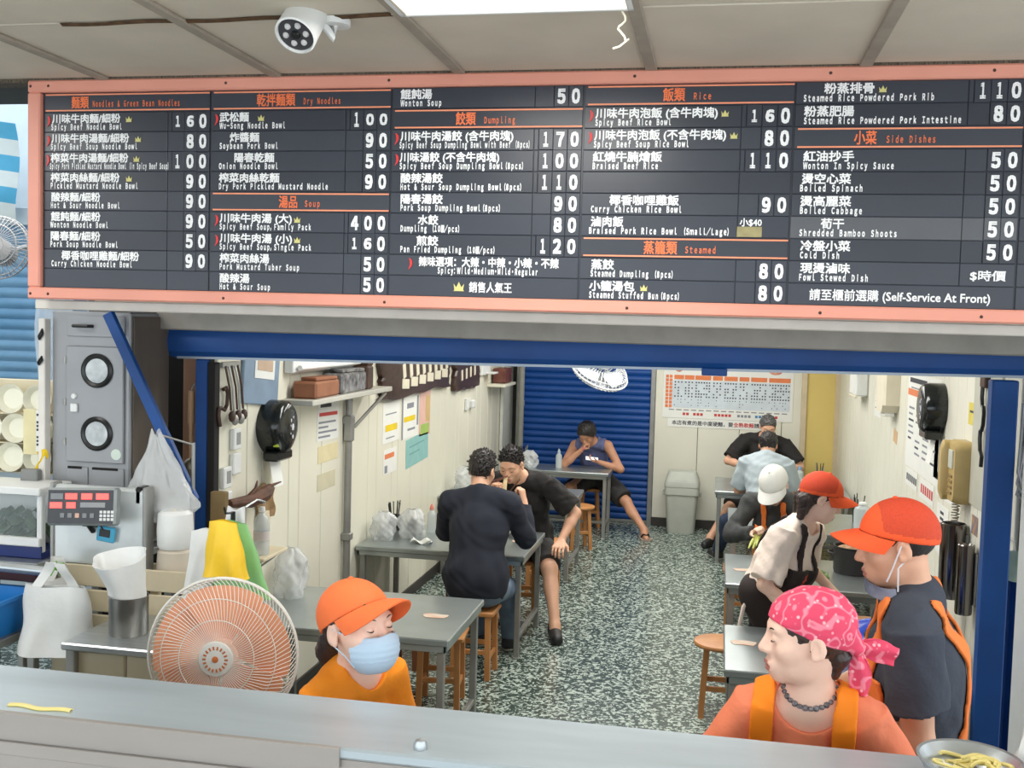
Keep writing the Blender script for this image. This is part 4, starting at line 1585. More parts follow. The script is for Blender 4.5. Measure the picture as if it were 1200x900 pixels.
# stock pots with wooden lids, bucket, blue bag
def stock_pot(label, x, y, z, r, h, m, lid=None):
    t = thing('stock_pot', label, 'pot', (x, y, z))
    MB().lathe([(0, 0), (r * .96, 0), (r, .02), (r, h), (r + .008, h + .006), (r + .008, h + .012), (r - .006, h + .01), (r - .008, h - .05), (0, h - .06)], n=36).build('body', m, t)
    for s in (-1, 1):
        MB().tube([(s * (r - .002), -.05, h * .75), (s * (r + .035), -.04, h * .77), (s * (r + .035), .04, h * .77), (s * (r - .002), .05, h * .75)], .007, 8).build('handle', m, t)
    if lid:
        MB().lathe([(0, h + .034), (r - .01, h + .034), (r + .002, h + .028), (r + .002, h + .016), (0, h + .012)], n=36).build('lid', lid, t)
    return t


stock_pot('big black stock pot with a round wooden lid between the two right-hand tables', .90, 6.33, 0, .195, .63, mat('sooty_pot', (34, 32, 32), .5), mat('wood_lid', (176, 132, 86), .6, rgb2=(150, 106, 64), scale=10, stretch=(1, 6, 1)))
stock_pot('black bucket of peelings on the table right of the cream-shirted woman', .93, 7.38, .731, .13, .17, MATS['sooty_pot'])
o = MB().ball((0, 0, 0), (.115, .115, .03), 20).build('kitchen_scraps', mat('scraps', (120, 84, 58), .8, rgb2=(188, 150, 112), scale=30))
o.location = (.93, 7.38, .885)
tag(o, 'brown peelings heaped in the black bucket', 'scraps', kind='stuff')
t = thing('blue_bag', 'royal blue plastic bag with a pale label on the table behind the pink bandana', 'bag', (.86, 5.42, .732))
def bluebag(u, v):
    a = u * 2 * math.pi
    f = math.sin(math.pi * (.06 + .92 * v) ** .8) ** .7
    return (.24 * f * math.cos(a) * (1 + .07 * math.sin(4 * a + 5 * v)), .16 * f * math.sin(a) * (1 + .08 * math.sin(5 * a)), .21 * v + .02 * math.sin(3 * a) * f)
MB().sheet(bluebag, 40, 16, .002, True).build('bag', mat('royal_blue_film', (30, 70, 186), .25, var=.2, scale=10, bump=.3, bscale=20), t)
MB().sheet(lambda u, v: (-.11 + .19 * u, -.158 + .055 * v + .008 * math.sin(u * 9), .105 + .085 * v), 12, 6, .003).build('label', mat('blotchy_label', (206, 208, 200), .4, rgb2=(70, 72, 74), scale=26), t)
o = MB().sheet(lambda u, v: ((u - .5) * .26, (v - .5) * .15, .012 + .014 * math.sin(u * 17) * math.sin(v * 9)), 24, 14, .008).build('chopped_greens', mat('greens', (60, 84, 44), .6, rgb2=(120, 140, 80), scale=40))
o.location = (.62, 7.18, .735)
tag(o, 'chopped green vegetables on the table beside the cream-shirted woman', 'greens', kind='stuff')
# litter bin
t = thing('litter_bin', 'pale grey plastic bin with a swing lid against the back wall', 'bin', (-.365, 12.22, 0))
def rr_(w, d, z, r=.05):
    return [(p[0], p[1], z) for p in rounded(w, d, r)]
M_bin = mat('bin_grey', (178, 182, 172), .5, var=.05)
MB().loft([rr_(.30, .25, 0), rr_(.31, .26, .02), rr_(.36, .31, .44), rr_(.39, .335, .445), rr_(.39, .335, .50), rr_(.385, .33, .53)]).build('body', M_bin, t)
MB().loft([rr_(.395, .34, .532), rr_(.395, .34, .56), rr_(.37, .31, .62), rr_(.31, .22, .70), rr_(.27, .16, .705)]).build('lid', M_bin, t)
MB().box((0, -.13, .635), (.29, .012, .11), rotm(-.55, 0, 0), .004).build('flap', mat('bin_flap', (196, 196, 200), .5), t)
for s in (-1, 1):
    MB().b2((s * .205 - .012, -.05, .42), (s * .205 + .012, .05, .47), .006).build('handle', M_bin, t)

# ------------------------------------------------------------------ left of the opening: neighbouring stall and the shop's kit
M_film_blue = mat('blue_tarp', (64, 150, 184), .45, var=.08)
M_tarp_w = mat('white_tarp', (190, 200, 198), .45, var=.06)
struct('wall_stall_back', MB().b2((-7, 6.6, 0), (-3.4, 6.7, 4.6)), mat('stall_wall', (196, 208, 214), .6, var=.05))
struct('wall_sky_block_left', MB().b2((-7.05, .5, 0), (-7, 6.7, 3.42)), MATS['stall_wall'])  # unseen wall, added to keep open-sky light off the tarp and stall
# rolled blue shutter curtain of the neighbour behind a film
t = thing('neighbour_shutter', 'pale blue slatted shutter behind plastic film at the far left', 'shutter', (-4.35, 6.0, 1.55))
b = MB()
z = 0
while z < 1.30:
    b.sheet(lambda u, v: (-.75 + 1.24 * u, .0 - .018 * math.sin(math.pi * v), z + .066 * v), 2, 6, .003)
    z += .066
b.build('slats', mat('faded_blue', (84, 134, 172), .4, var=.12, rgb2=(132, 172, 200), scale=2), t)
b = MB().b2((-.76, -.03, -.04), (.50, .03, 0)).b2((-.76, -.05, 1.31), (.50, .06, 1.42))
b.build('rail', MATS['stall_wall'], t)
o = MB().sheet(lambda u, v: (.20 + .28 * u + .02 * math.sin(v * 9), -.10 + .025 * math.sin(u * 9 + v * 2), .05 + 1.2 * v), 14, 14, .002).build('clear_film', mat('milky_film', (214, 226, 236), .3, alpha=.5), t)
for z in (0,):
    MB().b2((-.74, -.02, -1.55), (-.70, .02, -.04)).b2((.44, -.02, -1.55), (.48, .02, -.04)).build('post', M_steel_d, t)
def tarp(u, v):
    return (-5.1 + .86 * u, 5.82 + .035 * math.sin(u * 14) * (.4 + v) + .03 * math.sin(v * 5), 3.60 - .10 * u - .62 * v - .04 * math.sin(u * 5) * v)
b = MB()
for k in range(6):
    b.mi = k % 2
    b.sheet(lambda u, v: tarp(u, (k + v) / 6), 26, 4, .003)
o = b.build('striped_tarp', [M_film_blue, M_tarp_w])
for p in o.data.vertices:
    p.co.z -= .04
tag(o, 'blue and white striped tarpaulin hanging at the far left beside the menu board', 'tarpaulin')
t = thing('stall_fan', 'grey caged fan head cut by the left edge of the photo', 'fan', (-3.74, 5.0, 2.66))
fr = rotm(math.radians(78), 0, math.radians(20))
for r_, z_ in ((.17, 0), (.16, .03), (.16, -.03), (.11, .06), (.05, .07)):
    MB().tube([fr @ V3(r_ * math.cos(a), r_ * math.sin(a), z_) for a in np.linspace(0, 2 * math.pi, 40, False)], .0035, 6, closed=True).build('ring', M_gray, t)
b = MB()
for k in range(48):
    a = k * math.pi / 24
    b.tube([fr @ V3(r_ * math.cos(a), r_ * math.sin(a), z_) for r_, z_ in ((.02, .075), (.11, .062), (.165, .03), (.17, 0), (.165, -.03), (.08, -.05))], .0016, 4)
b.build('guard', M_gray, t)
MB().lathe([(0, -.02), (.06, -.03), (.065, -.14), (.03, -.18), (0, -.18)], (0, 0, 0), 20, fr).build('motor', M_gray, t)
MB().tube([fr @ V3(0, 0, -.12), V3(-.02, .25, .02), V3(-.02, .40, .02)], .016, 8).b2((-.07, .39, -.06), (.03, .41, .10)).build('bracket', M_gray, t)

# stall bench with a glass case of greens
t = thing('stall_bench', 'stainless bench with a sloping rail under the glass case at the left', 'bench', (-3.4, 4.55, 0))
MB().b2((-.9, -.30, 1.17), (.42, .02, 1.20)).build('top', M_steel, t)
MB().tube([(-.9, -.36, 1.215), (.58, -.36, 1.185)], .022, 12).build('rail', M_steel, t)
MB().b2((-.9, -.305, 1.115), (.42, -.29, 1.17)).build('apron', mat('dark_red_panel', (64, 26, 30), .6), t)
MB().b2((-.9, -.27, .86), (.0, .02, .885)).build('shelf', M_steel_d, t)
MB().b2((-.9, .0, .02), (.0, .02, 1.08)).build('back_panel', M_dark, t)
for x in (-.86, .38):
    for y in (-.27, -.01):
        MB().b2((x - .02, y - .02, 0), (x + .02, y + .02, 1.17)).build('leg', M_steel_d, t)
t = thing('glass_case', 'glass display case of dark greens on the bench at the left edge', 'display case', (-3.38, 4.45, 1.20))
MB().b2((-.6, -.12, .0), (.37, .11, .03)).b2((-.6, -.125, .005), (.37, -.118, .06)).build('base', mat('deep_blue_base', (30, 48, 110), .4), t)
MB().b2((-.6, -.14, .06), (.37, -.11, .10)).b2((-.6, -.14, .295), (.37, .11, .33)).b2((-.6, .08, .03), (.37, .11, .30)).b2((.34, -.12, .03), (.37, -.09, .30)).build('frame', M_white, t)
MB().b2((-.6, -.125, .10), (.34, -.121, .30)).build('front_pane', mat('case_glass', (200, 214, 214), .05, alpha=.12), t)
b = MB()
rg = np.random.default_rng(11)
for k in range(90):
    p = V3(rg.uniform(-.58, .32), rg.uniform(-.08, .06), rg.uniform(.05, .17))
    b.sheet(lambda u, v: p + V3((u - .5) * .07, (v - .5) * .05 + .01 * math.sin(u * 5 + k), .03 * math.sin(u * 3 + k) + .02 * v), 4, 4, .002)
o = b.build('leafy_greens', mat('dark_greens', (44, 64, 44), .6, rgb2=(96, 120, 92), scale=30), t)
o['kind'] = 'stuff'
# bowls stacked on their sides in a rack
t = thing('bowl_rack', 'cream wooden rack holding white bowls at the left edge', 'rack', (-3.38, 4.72, 1.53))
M_rack = mat('cream_rack', (222, 212, 184), .6, var=.06)
MB().b2((-.55, .06, 0), (.19, .08, .46)).build('back_board', M_rack, t)
for z in (.0, .145, .29):
    MB().b2((-.55, -.03, z), (.19, .06, z + .006)).build('ledge', M_rack, t)
for x in (-.54, .185):
    MB().b2((x - .006, -.02, -1.53), (x + .006, .06, .46)).build('side', M_rack, t)
M_bowl = mat('white_bowl', (236, 234, 214), .28, var=.02)
bowl0 = None
n = 0
for (row, zc, xs_) in ((0, .070, (-.20, -.05, .10)), (1, .215, (-.17, -.02, .115)), (2, .36, (-.20, -.05, .10))):
    for j, x in enumerate(xs_):
        loc = (-3.38 + x, 4.705, 1.53 + zc + .009)
        lab = ('%s bowl of the %s row of white bowls on the cream rack' % (('left', 'middle', 'right')[j], ('bottom', 'middle', 'top')[row]))
        if bowl0 is None:
            Rb = rotm(math.radians(-92), 0, math.radians(8))
            bowl0 = tag(MB().lathe([(0, .010), (.036, .010), (.038, .018), (.030, .022), (.03, .024), (.055, .006), (.070, -.028), (.0725, -.034), (.069, -.032), (.05, .0), (0, .004)], n=36, R=Rb).build('bowl', M_bowl), lab, 'bowl', 'white bowls on the rack')
            bowl0.location = loc
        else:
            dup(bowl0, loc, None, lab)
tag(MB().b2((-3.30, 4.60, 1.64), (-3.205, 4.605, 1.86), .001).build('paper_strip', mat('cream_paper', (226, 216, 170), .7)), 'long cream paper hanging beside the bowl rack', 'paper')
b = MB().b2((-3.215, 4.575, 1.66), (-3.155, 4.58, 1.86), .001)
b.mi = 1
for r_ in range(10):
    for c_ in range(3):
        if (r_ * 3 + c_) % 4:
            b.b2((-3.21 + .018 * c_, 4.5735, 1.67 + .018 * r_), (-3.198 + .018 * c_, 4.575, 1.681 + .018 * r_), .0002)
tag(b.build('tally_sheet', [M_paper, M_ink]), 'narrow white tally sheet of black marks beside the grey steamer', 'sheet')
tag(MB().sheet(lambda u, v: (-3.20 + .05 * u + .01 * math.sin(v * 6), 4.56 + .012 * math.sin(u * 6 + v * 4), 1.66 - .11 * v + .02 * u), 10, 10, .003).build('yellow_cloth', mat('yellow_cloth', (232, 196, 40), .7)), 'small yellow cloth hanging beside the lowest bowls', 'cloth')
tag(MB().box((-3.2, 4.52, 1.545), (.085, .05, .075), rotm(0, 0, .1), .006).build('switch_box', mat('switch_grey', (128, 130, 128), .5)), 'small grey switch box left of the weighing scale', 'box')

# grey steamer cabinet with two round windows
t = thing('steamer_cabinet', 'tall grey steel cabinet with two round windows left of the opening', 'cabinet', (-2.93, 4.6, 1.20))
MB().b2((-.215, 0, 0), (.195, .36, 1.14), .006).build('body', M_gray, t)
MB().b2((-.13, -.016, .42), (.17, 0, .975), .005).build('door', M_gray, t)
door = t.children[-1]
for z in (.56, .86):
    MB().lathe([(.058, -.004), (.060, .010), (.072, .014), (.082, .008), (.082, -.004)], (.035, -.016, z), 36, rotm(math.pi / 2)).build('window_ring', M_black, door)
    MB().lathe([(0, .006), (.058, .006), (.058, 0)], (.035, -.016, z), 36, rotm(math.pi / 2)).build('window_pane', mat('steamy_glass', (150, 158, 160), .12, var=.3, scale=18, rgb2=(206, 212, 212)), door)
MB().b2((-.10, -.03, .66), (-.065, -.016, .70), .004).lathe([(0, .012), (.012, .010), (.014, 0)], (-.085, -.016, .735), 16, rotm(math.pi / 2)).build('latch', M_white, door)
for z in (.50, .69, .89):
    MB().cyl((-.138, -.012, z), (-.138, -.012, z + .03), .009, n=10).build('hinge', M_steel_d, t)
MB().lathe([(0, .002), (.026, .002), (.026, 0)], (.135, -.016, .465), 24, rotm(math.pi / 2)).build('sticker', mat('round_sticker', (208, 222, 210), .5), door)
MB().b2((-.13, -.010, 1.02), (.17, 0, 1.12), .004).build('upper_panel', M_gray, t)
for z in (1.07,):
    MB().tube([(-.08, -.01, z), (-.075, -.045, z), (.0, -.045, z), (.005, -.01, z)], .008, 8).build('handle', M_black, t)
for x0, x1 in ((-.13, -.02), (.0, .17)):
    MB().b2((x0, -.008, .30), (x1, 0, .395), .004).build('lower_panel', M_gray, t)
    MB().b2((x0 + .005, -.010, .385), (x1 - .03, -.006, .397), .001).build('slot', M_dark, t)
MB().b2((.195, .02, .02), (.205, .345, 1.12), .002).build('side_panel', mat('brown_side', (96, 86, 76), .55, var=.2, scale=5, stretch=(1, 1, .3)), t)
tag(MB().b2((-3.185, 4.55, 1.2), (-3.15, 4.60, 2.30), .004).build('white_batten', mat('white_batten', (222, 218, 210), .5)), 'tall white batten along the left side of the grey steamer', 'batten')
b = MB()
for (x, z, s_) in ((-3.165, 2.20, .05), (-3.168, 2.08, .04)):
    b.tube([(x - .01, 4.545, z), (x + .012, 4.54, z + s_ * .6), (x + .006, 4.545, z + s_), (x - .012, 4.54, z + s_ * .3), (x - .01, 4.545, z)], .005, 6)
tag(b.build('cable_tie', M_black), 'black cable ties on the white batten by the steamer', 'cable tie')
t = thing('steamer_stand', 'low bench carrying the grey steamer', 'bench', (-2.93, 4.9, 0))
MB().b2((-.24, -.29, 1.16), (.25, .10, 1.195)).build('top', M_steel_d, t)
for x in (-.2, .21):
    for y in (-.25, .06):
        MB().b2((x - .02, y - .02, 0), (x + .02, y + .02, 1.16)).build('leg', M_steel_d, t)

# weighing scale: upright steel plate with a lit display head
t = thing('weighing_scale', 'electronic scale with red digits and a white steel platform set on edge', 'scale', (-2.70, 4.30, 1.20))
MB().b2((-.225, -.02, .0), (.235, .03, .36), .012).build('platform', mat('scale_white', (214, 220, 220), .3, .3), t)
for x in (-.232, .222):
    MB().b2((x, -.028, -.01), (x + .022, .04, .37), .006).build('edge_strip', M_steel_d, t)
hd = MB().box((-.015, -.10, .285), (.335, .05, .165), rotm(math.radians(-8), math.radians(-3), 0), .010).build('display_head', mat('scale_head', (150, 156, 156), .4, .3), t)
RH = rotm(math.radians(-8), math.radians(-3), 0)
HC = V3(-.015, -.10, .285)
def onhead(mb, x, z, w, h, d=.0275, th=.002):
    return mb.box(HC + RH @ V3(x, -d, z), (w, th, h), RH, .0008)
onhead(MB(), 0, .0, .315, .145, .0255).build('keypad_face', mat('keypad_dark', (58, 60, 64), .4), hd)
M_led = mat('red_led', (255, 76, 70), .4, emit=2.2)
for (x, z, w) in ((-.045, .045, .058), (.03, .045, .052), (.105, .045, .060), (-.118, .006, .060), (-.045, .006, .045)):
    onhead(MB(), x, z, w, .026).build('lit_display', M_led, hd)
onhead(MB(), -.115, .045, .060, .026).build('blank_display', mat('led_off', (130, 134, 136), .4), hd)
onhead(MB(), .06, .008, .12, .022).build('price_panel', mat('panel_pale', (150, 152, 154), .4), hd)
for k in range(5):
    onhead(MB(), -.085 + .036 * k, -.038, .020, .020, .0285).build('key', MATS['led_off'] if k != 2 else mat('key_peach', (214, 170, 150), .4), hd)
for k in range(12):
    onhead(MB(), .102 + .018 * (k % 4), -.022 - .016 * (k // 4), .013, .012, .0285).build('key', M_white, hd)
MB().tube([(-.02, -.07, .22), (-.02, -.05, .19), (-.02, -.02, .16)], .012, 8).b2((-.06, -.05, .185), (.02, -.02, .215), .004).build('bracket', M_black, t)
MB().tube([(.03, -.05, .20), (.05, -.045, .17), (.075, -.03, .13)], .004, 6).build('cable', M_black, t)
MB().b2((.18, -.02, .29), (.215, .06, .37), .01).build('side_housing', M_black, t)
t = thing('kitchen_timer', 'small light blue timer stuck on the white scale platform', 'timer', (-2.645, 4.262, 1.355))
MB().box((0, 0, 0), (.085, .016, .068), rotm(0, .12, 0), .006).build('case', mat('timer_blue', (72, 176, 214), .4), t)
MB().box((-.002, -.009, .006), (.052, .003, .034), rotm(0, .12, 0), .001).build('screen', M_black, t)

# bench with steel pot and bag sleeves
t = thing('bagging_bench', 'stainless bench carrying the steel pot left of the big fan', 'bench', (-2.12, 3.98, 0))
MB().b2((-.40, -.24, 1.0), (.10, .22, 1.03), .006).build('top', M_steel, t)
for x in (-.37, .07):
    for y in (-.20, .18):
        MB().b2((x - .02, y - .02, 0), (x + .02, y + .02, 1.0)).build('leg', M_steel_d, t)
for k in range(2):
    MB().b2((-.38 + .24 * k, -.19, .30), (-.15 + .24 * k, -.17, .985), .004).build('panel', M_beige, t)
t = thing('steel_pot', 'straight-sided steel pot holding a folded white bag on the left bench', 'pot', (-2.335, 3.93, 1.03))
MB().lathe([(0, 0), (.075, 0), (.078, .006), (.078, .155), (.081, .158), (.075, .158), (.073, .10), (0, .09)], n=32).build('body', mat('brushed_pot', (150, 148, 144), .35, 1.0, var=.15, scale=6), t)
def potbag(u, v):
    a = u * 2 * math.pi
    r = .070 + .012 * v + .055 * max(0, v - .45) * (1 + .6 * math.cos(a - 2.9))
    w = 1 + .06 * math.sin(4 * a + 3 * v) + .03 * math.sin(7 * a)
    return (-.03 * v + r * w * math.cos(a), r * .8 * w * math.sin(a), .10 + .21 * v + .03 * math.cos(a - 1.2) * v)
o = MB().sheet(potbag, 40, 16, .003, True).build('plastic_bag', M_bag)
o.location = (-2.335, 3.93, 1.03)
tag(o, 'white plastic bag bunched in the mouth of the steel pot', 'plastic bag')
t = thing('wooden_crate', 'beige slatted wooden crate behind the steel pot', 'crate', (-2.55, 4.34, .88))
for k in range(3):
    MB().b2((-.35 + .02, -.10, .02 + .11 * k), (.38, -.085, .115 + .11 * k), .004).build('slat', M_beige, t)
for x in (-.34, .05, .37):
    MB().b2((x - .022, -.118, 0), (x + .022, -.085, .315), .004).b2((x - .022, .08, 0), (x + .022, .11, .315), .004).build('post', M_beige, t)
MB().b2((-.35, -.085, 0), (.38, .10, .02)).build('floor_board', M_beige, t)
tag(MB().bar((-2.20, 4.15, 1.03), (-2.16, 4.17, 1.26), .05, .02, (0, 1, 0)).build('wood_offcut', mat('grey_wood', (132, 118, 98), .7, var=.15)), 'leaning wooden offcut right of the steel pot', 'wood piece')
t = thing('crate_stand', 'low beige cabinet under the wooden crate', 'cabinet', (-2.55, 4.36, 0))
MB().b2((-.36, -.11, .0), (.38, .10, .85), .006).build('body', M_beige, t)
MB().b2((-.34, -.122, .03), (-.0, -.11, .82), .004).b2((.02, -.122, .03), (.36, -.11, .82), .004).build('door', M_beige, t)
tag(MB().b2((-2.56, 4.26, .851), (-2.50, 4.42, .879)).b2((-2.86, 4.26, .851), (-2.80, 4.42, .879)).b2((-2.26, 4.26, .851), (-2.20, 4.42, .879)).build('spacer_block', M_beige), 'thin blocks under the wooden crate', 'block')

def sack(name, label, cat, loc, w, d, h, m, seed=0, handles=True, lean=0.0, taper=.75):
    """flat-sided carrier bag hanging from its handles"""
    r = np.random.default_rng(seed)
    ph = r.uniform(0, 6.28, 5)
    t = thing(name, label, cat, loc)
    def fn(u, v):
        a = u * 2 * math.pi
        k = abs(math.cos(a)) ** .6 * (1 if math.cos(a) > 0 else -1)
        l = abs(math.sin(a)) ** .8 * (1 if math.sin(a) > 0 else -1)
        f = 1 - (1 - taper) * v
        dd = d * (1 - .7 * v) * (1 + .22 * math.sin(2.2 * k + ph[0] + 4 * v) + .14 * math.sin(6 * k + ph[1] - 3 * v))
        return (k * w / 2 * f * (1 + .04 * math.sin(9 * v + ph[2])) + lean * v, l * dd / 2, -h + h * v + .02 * h * math.sin(3 * k + ph[3]))
    MB().sheet(fn, 48, 20, .002, True).build('bag', m, t)
    if handles:
        for s in (-1, 1):
            MB().sheet(lambda u, v: (lean + s * w * taper * (.30 - .22 * u) + (v - .5) * .05, .01 * math.sin(u * 4 + s), -.01 + .11 * u), 8, 5, .003).build('handle', m, t)
    return t


sack('carrier_bag', 'big white carrier bag hanging in front of the wooden crate', 'carrier bag', (-2.73, 4.05, 1.165), .36, .13, .29, M_bag, 1, True, -.02, .80)
sack('carrier_bag', 'grey-white carrier bag behind the big white one, with a red stripe', 'carrier bag', (-2.84, 4.155, 1.165), .22, .05, .27, mat('grey_white_film', (214, 212, 206), .4, var=.05, bump=.2, bscale=18), 2, True, .03, .6)
o = tag(MB().sheet(lambda u, v: (-2.60 + .055 * u, 3.64 - .004 * u, 1.095 + .012 * v), 5, 3, .002).build('red_stripe', M_red), None)
o.parent = bpy.data.objects['carrier_bag.001']
o.location = (2.60 - .06, -3.64 - .07, -1.03 - .18)
b = MB()
for k in range(7):
    a = k * .9
    b.tube([(-2.79, 4.12, 1.215), (-2.79 + .02 * math.cos(a), 4.12, 1.23 + .012 * math.sin(a * 2)), (-2.79 + .05 * math.cos(a), 4.11 + .02 * math.sin(a), 1.225 + .03 * math.sin(a))], .003, 5)
tag(b.build('green_twine', mat('green_twine', (120, 190, 80), .6)), 'green twine tying the white carrier bags', 'twine')
# blue tray with a steel bowl
t = thing('plastic_tub', 'bright blue plastic tub on the shelf at the left edge', 'tub', (-3.17, 4.085, .93))
M_tub = mat('blue_tub', (18, 122, 200), .35)
MB().loft([rr_(.36, .24, 0, .03), rr_(.42, .28, .15, .03), rr_(.45, .31, .155, .03), rr_(.45, .31, .17, .03), rr_(.41, .27, .168, .03), rr_(.35, .23, .02, .03)]).build('body', M_tub, t)
t2 = thing('steel_dish', 'shallow steel dish resting in the blue tub', 'dish', (-3.17, 4.085, .955))
MB().lathe([(0, 0), (.06, .0), (.085, .03), (.095, .05), (.10, .05), (.09, .028), (.06, -.004), (0, -.004)], n=32).build('shell', M_steel, t2)
t3 = thing('tub_shelf', 'steel shelf carrying the blue tub', 'shelf', (-3.20, 4.10, 0))
MB().b2((-.4, -.20, .895), (.24, .12, .93)).build('top', M_steel_d, t3)
for x in (-.37, .21):
    MB().b2((x - .015, -.17, 0), (x + .015, -.14, .895)).b2((x - .015, .05, 0), (x + .015, .08, .895)).build('leg', M_steel_d, t3)
t = thing('wok', 'dark wok with a bright rim low at the left edge', 'wok', (-2.62, 3.30, .86))
MB().lathe([(0, 0), (.12, .02), (.19, .09), (.205, .12), (.212, .12), (.196, .085), (.12, .012), (0, -.008)], n=40).build('pan', MATS['sooty_pot'], t)
MB().tube([(.21 * math.cos(a), .21 * math.sin(a), .121) for a in np.linspace(0, 2 * math.pi, 48, False)], .006, 8, closed=True).build('rim', M_steel, t)
t = thing('wok_stand', 'steel stand under the wok', 'stand', (-2.62, 3.30, 0))
for k in range(4):
    a = math.pi / 4 + k * math.pi / 2
    MB().cyl((.16 * math.cos(a), .16 * math.sin(a), 0), (.13 * math.cos(a), .13 * math.sin(a), .885), .012, n=8).build('leg', M_steel_d, t)
MB().tube([(.13 * math.cos(a), .13 * math.sin(a), .87) for a in np.linspace(0, 2 * math.pi, 32, False)], .01, 8, closed=True).build('ring', M_steel_d, t)

# bags and rolls between the scale and the opening
def gathered(u, v):
    a = u * 2 * math.pi
    f = (.12 + .88 * min(1, v * 1.25) ** 1.1) * (1 - .45 * max(0, v - .82) / .18)
    w = 1 + .12 * math.sin(3 * a + 5 * v) + .08 * math.sin(8 * a + 9 * v) + .05 * math.sin(13 * a - 7 * v) + .06 * math.sin(5 * a + 17 * v)
    return (.165 * f * w * math.cos(a) + .06 * v, .085 * f * w * math.sin(a), .0 - .40 * v + .02 * math.sin(2 * a))
o = MB().sheet(gathered, 60, 24, .002, True).build('hanging_bag', M_clear)
o.location = (-2.50, 4.42, 1.80)
tag(o, 'large clear plastic bag hanging right of the grey steamer', 'plastic bag')
for k, (dz, lab, m) in enumerate(((.11, 'upper roll of white bags under the hanging clear bag', M_bag), (-.06, 'lower beige-white roll of bags beside the scale', mat('roll_beige', (208, 198, 182), .5, var=.04)))):
    t = thing('bag_roll', lab, 'bag roll', (-2.365, 4.36, 1.27 + dz))
    MB().lathe([(0, -.085), (.07, -.085), (.078, -.07), (.08, .0), (.076, .07), (.06, .085), (0, .088)], n=30).build('roll', m, t)
    MB().lathe([(.0, .089), (.022, .089), (.022, .075)], n=16).build('core', M_beige, t)
t = thing('roll_pole', 'thin pole carrying the rolls of bags', 'pole', (-2.365, 4.52, 0))
MB().cyl((0, 0, 0), (0, 0, 1.75), .009, n=10).build('post', M_steel_d, t)
MB().cyl((0, 0, 1.115), (0, -.16, 1.115), .009, n=8).build('arm', M_steel_d, t)
MB().cyl((0, 0, 1.74), (-.12, -.09, 1.79), .005, n=8).build('hook', M_steel_d, t)
tag(MB().b2((-2.30, 4.56, 1.05), (-2.225, 4.60, 1.52), .004).build('ochre_board', mat('ochre_board', (118, 98, 62), .7, var=.12)), 'narrow ochre board behind the rolls of bags', 'board')
tag(MB().b2((-2.305, 4.56, 0), (-2.225, 4.595, 1.05), .004).build('board_post', M_brown), 'dark post under the ochre board', 'post')
# blue diagonal brace
tag(MB().bar((-2.80, 4.52, 2.335), (-2.36, 4.52, 1.48), .05, .03, (0, 1, 0)).build('awning_brace', M_blue), 'blue steel brace slanting across the grey steamer', 'brace')
# pieces in the gap by the left post
tag(MB().b2((-2.88, 5.38, 1.5), (-2.74, 5.40, 2.2), .004).build('tan_board', mat('tan_board', (176, 132, 106), .7, var=.06)), 'tan board in the gap left of the opening', 'board')
tag(MB().b2((-2.73, 5.35, .9), (-2.67, 5.40, 2.2), .006).build('dark_stick', M_brown), 'dark brown stud in the gap left of the opening', 'stud')
t = thing('wooden_ladle', 'wooden-handled ladle hanging beside the left blue post', 'ladle', (-2.64, 5.02, 1.95))
MB().tube([(0, 0, .0), (.0, 0, -.17)], [.016, .018], 10).build('handle', mat('ladle_wood', (176, 140, 104), .6, var=.1), t)
MB().tube([(0, 0, -.17), (.0, 0, -.36)], [.011, .010], 8).build('shaft', MATS['ladle_wood'], t)
MB().ball((0, -.005, -.40), (.042, .028, .055), 18).build('scoop', mat('ladle_steel', (120, 112, 96), .35, .9, var=.2, scale=20), t)
MB().tube([(0, .0, 0), (0, .03, .03), (0, .05, .03)], .004, 6).build('hook', M_steel_d, t)

# large orange-bladed fan
FC = V3(-1.66, 3.40, 1.165)
t = thing('pedestal_fan', 'large fan with orange blades in a white wire guard behind the counter', 'fan', (FC[0], FC[1] + .2, 0))
FO = np.array(t.location)
ax = nrm(V3(.16, -1, .08))
Xf, Yf, Df = basis(ax)
RF = np.stack([Xf, Yf, Df], 1)
fc = FC - FO
M_wire = mat('white_wire', (226, 224, 216), .4)
prof = [(.045, .080), (.12, .078), (.19, .062), (.245, .028), (.262, .0)]
b = MB()
for k in range(96):
    a = 2 * math.pi * k / 96
    a2 = a + .10
    b.tube([fc + RF @ V3(r_ * math.cos(a + .12 * i), r_ * math.sin(a + .12 * i), z_) for i, (r_, z_) in enumerate(prof)], .0013, 4)
for r_, z_ in ((.262, .0), (.20, .057), (.13, .076)):
    b.tube([fc + RF @ V3(r_ * math.cos(a), r_ * math.sin(a), z_) for a in np.linspace(0, 2 * math.pi, 64, False)], .0016 if r_ < .25 else .006, 6, closed=True)
b.build('front_guard', M_wire, t)
b = MB()
for k in range(64):
    a = 2 * math.pi * k / 64
    b.tube([fc + RF @ V3(r_ * math.cos(a), r_ * math.sin(a), z_) for r_, z_ in ((.262, 0), (.25, -.05), (.20, -.10), (.09, -.115))], .0013, 4)
for r_, z_ in ((.25, -.05), (.20, -.10)):
    b.tube([fc + RF @ V3(r_ * math.cos(a), r_ * math.sin(a), z_) for a in np.linspace(0, 2 * math.pi, 64, False)], .003, 6, closed=True)
b.build('rear_guard', M_wire, t)
MB().lathe([(0, .088), (.034, .088), (.058, .084), (.060, .076), (0, .074)], fc, 36, RF).build('badge', mat('badge_white', (222, 224, 220), .35), t)
badge = t.children[-1]
for k in range(18):
    a = 2 * math.pi * k / 18
    MB().box(fc + RF @ V3(.038 * math.cos(a), .038 * math.sin(a), .0878), (.012, .006, .002), RF @ rotm(0, 0, a), .0005).build('mark', mat('badge_orange', (196, 112, 60), .5), badge)
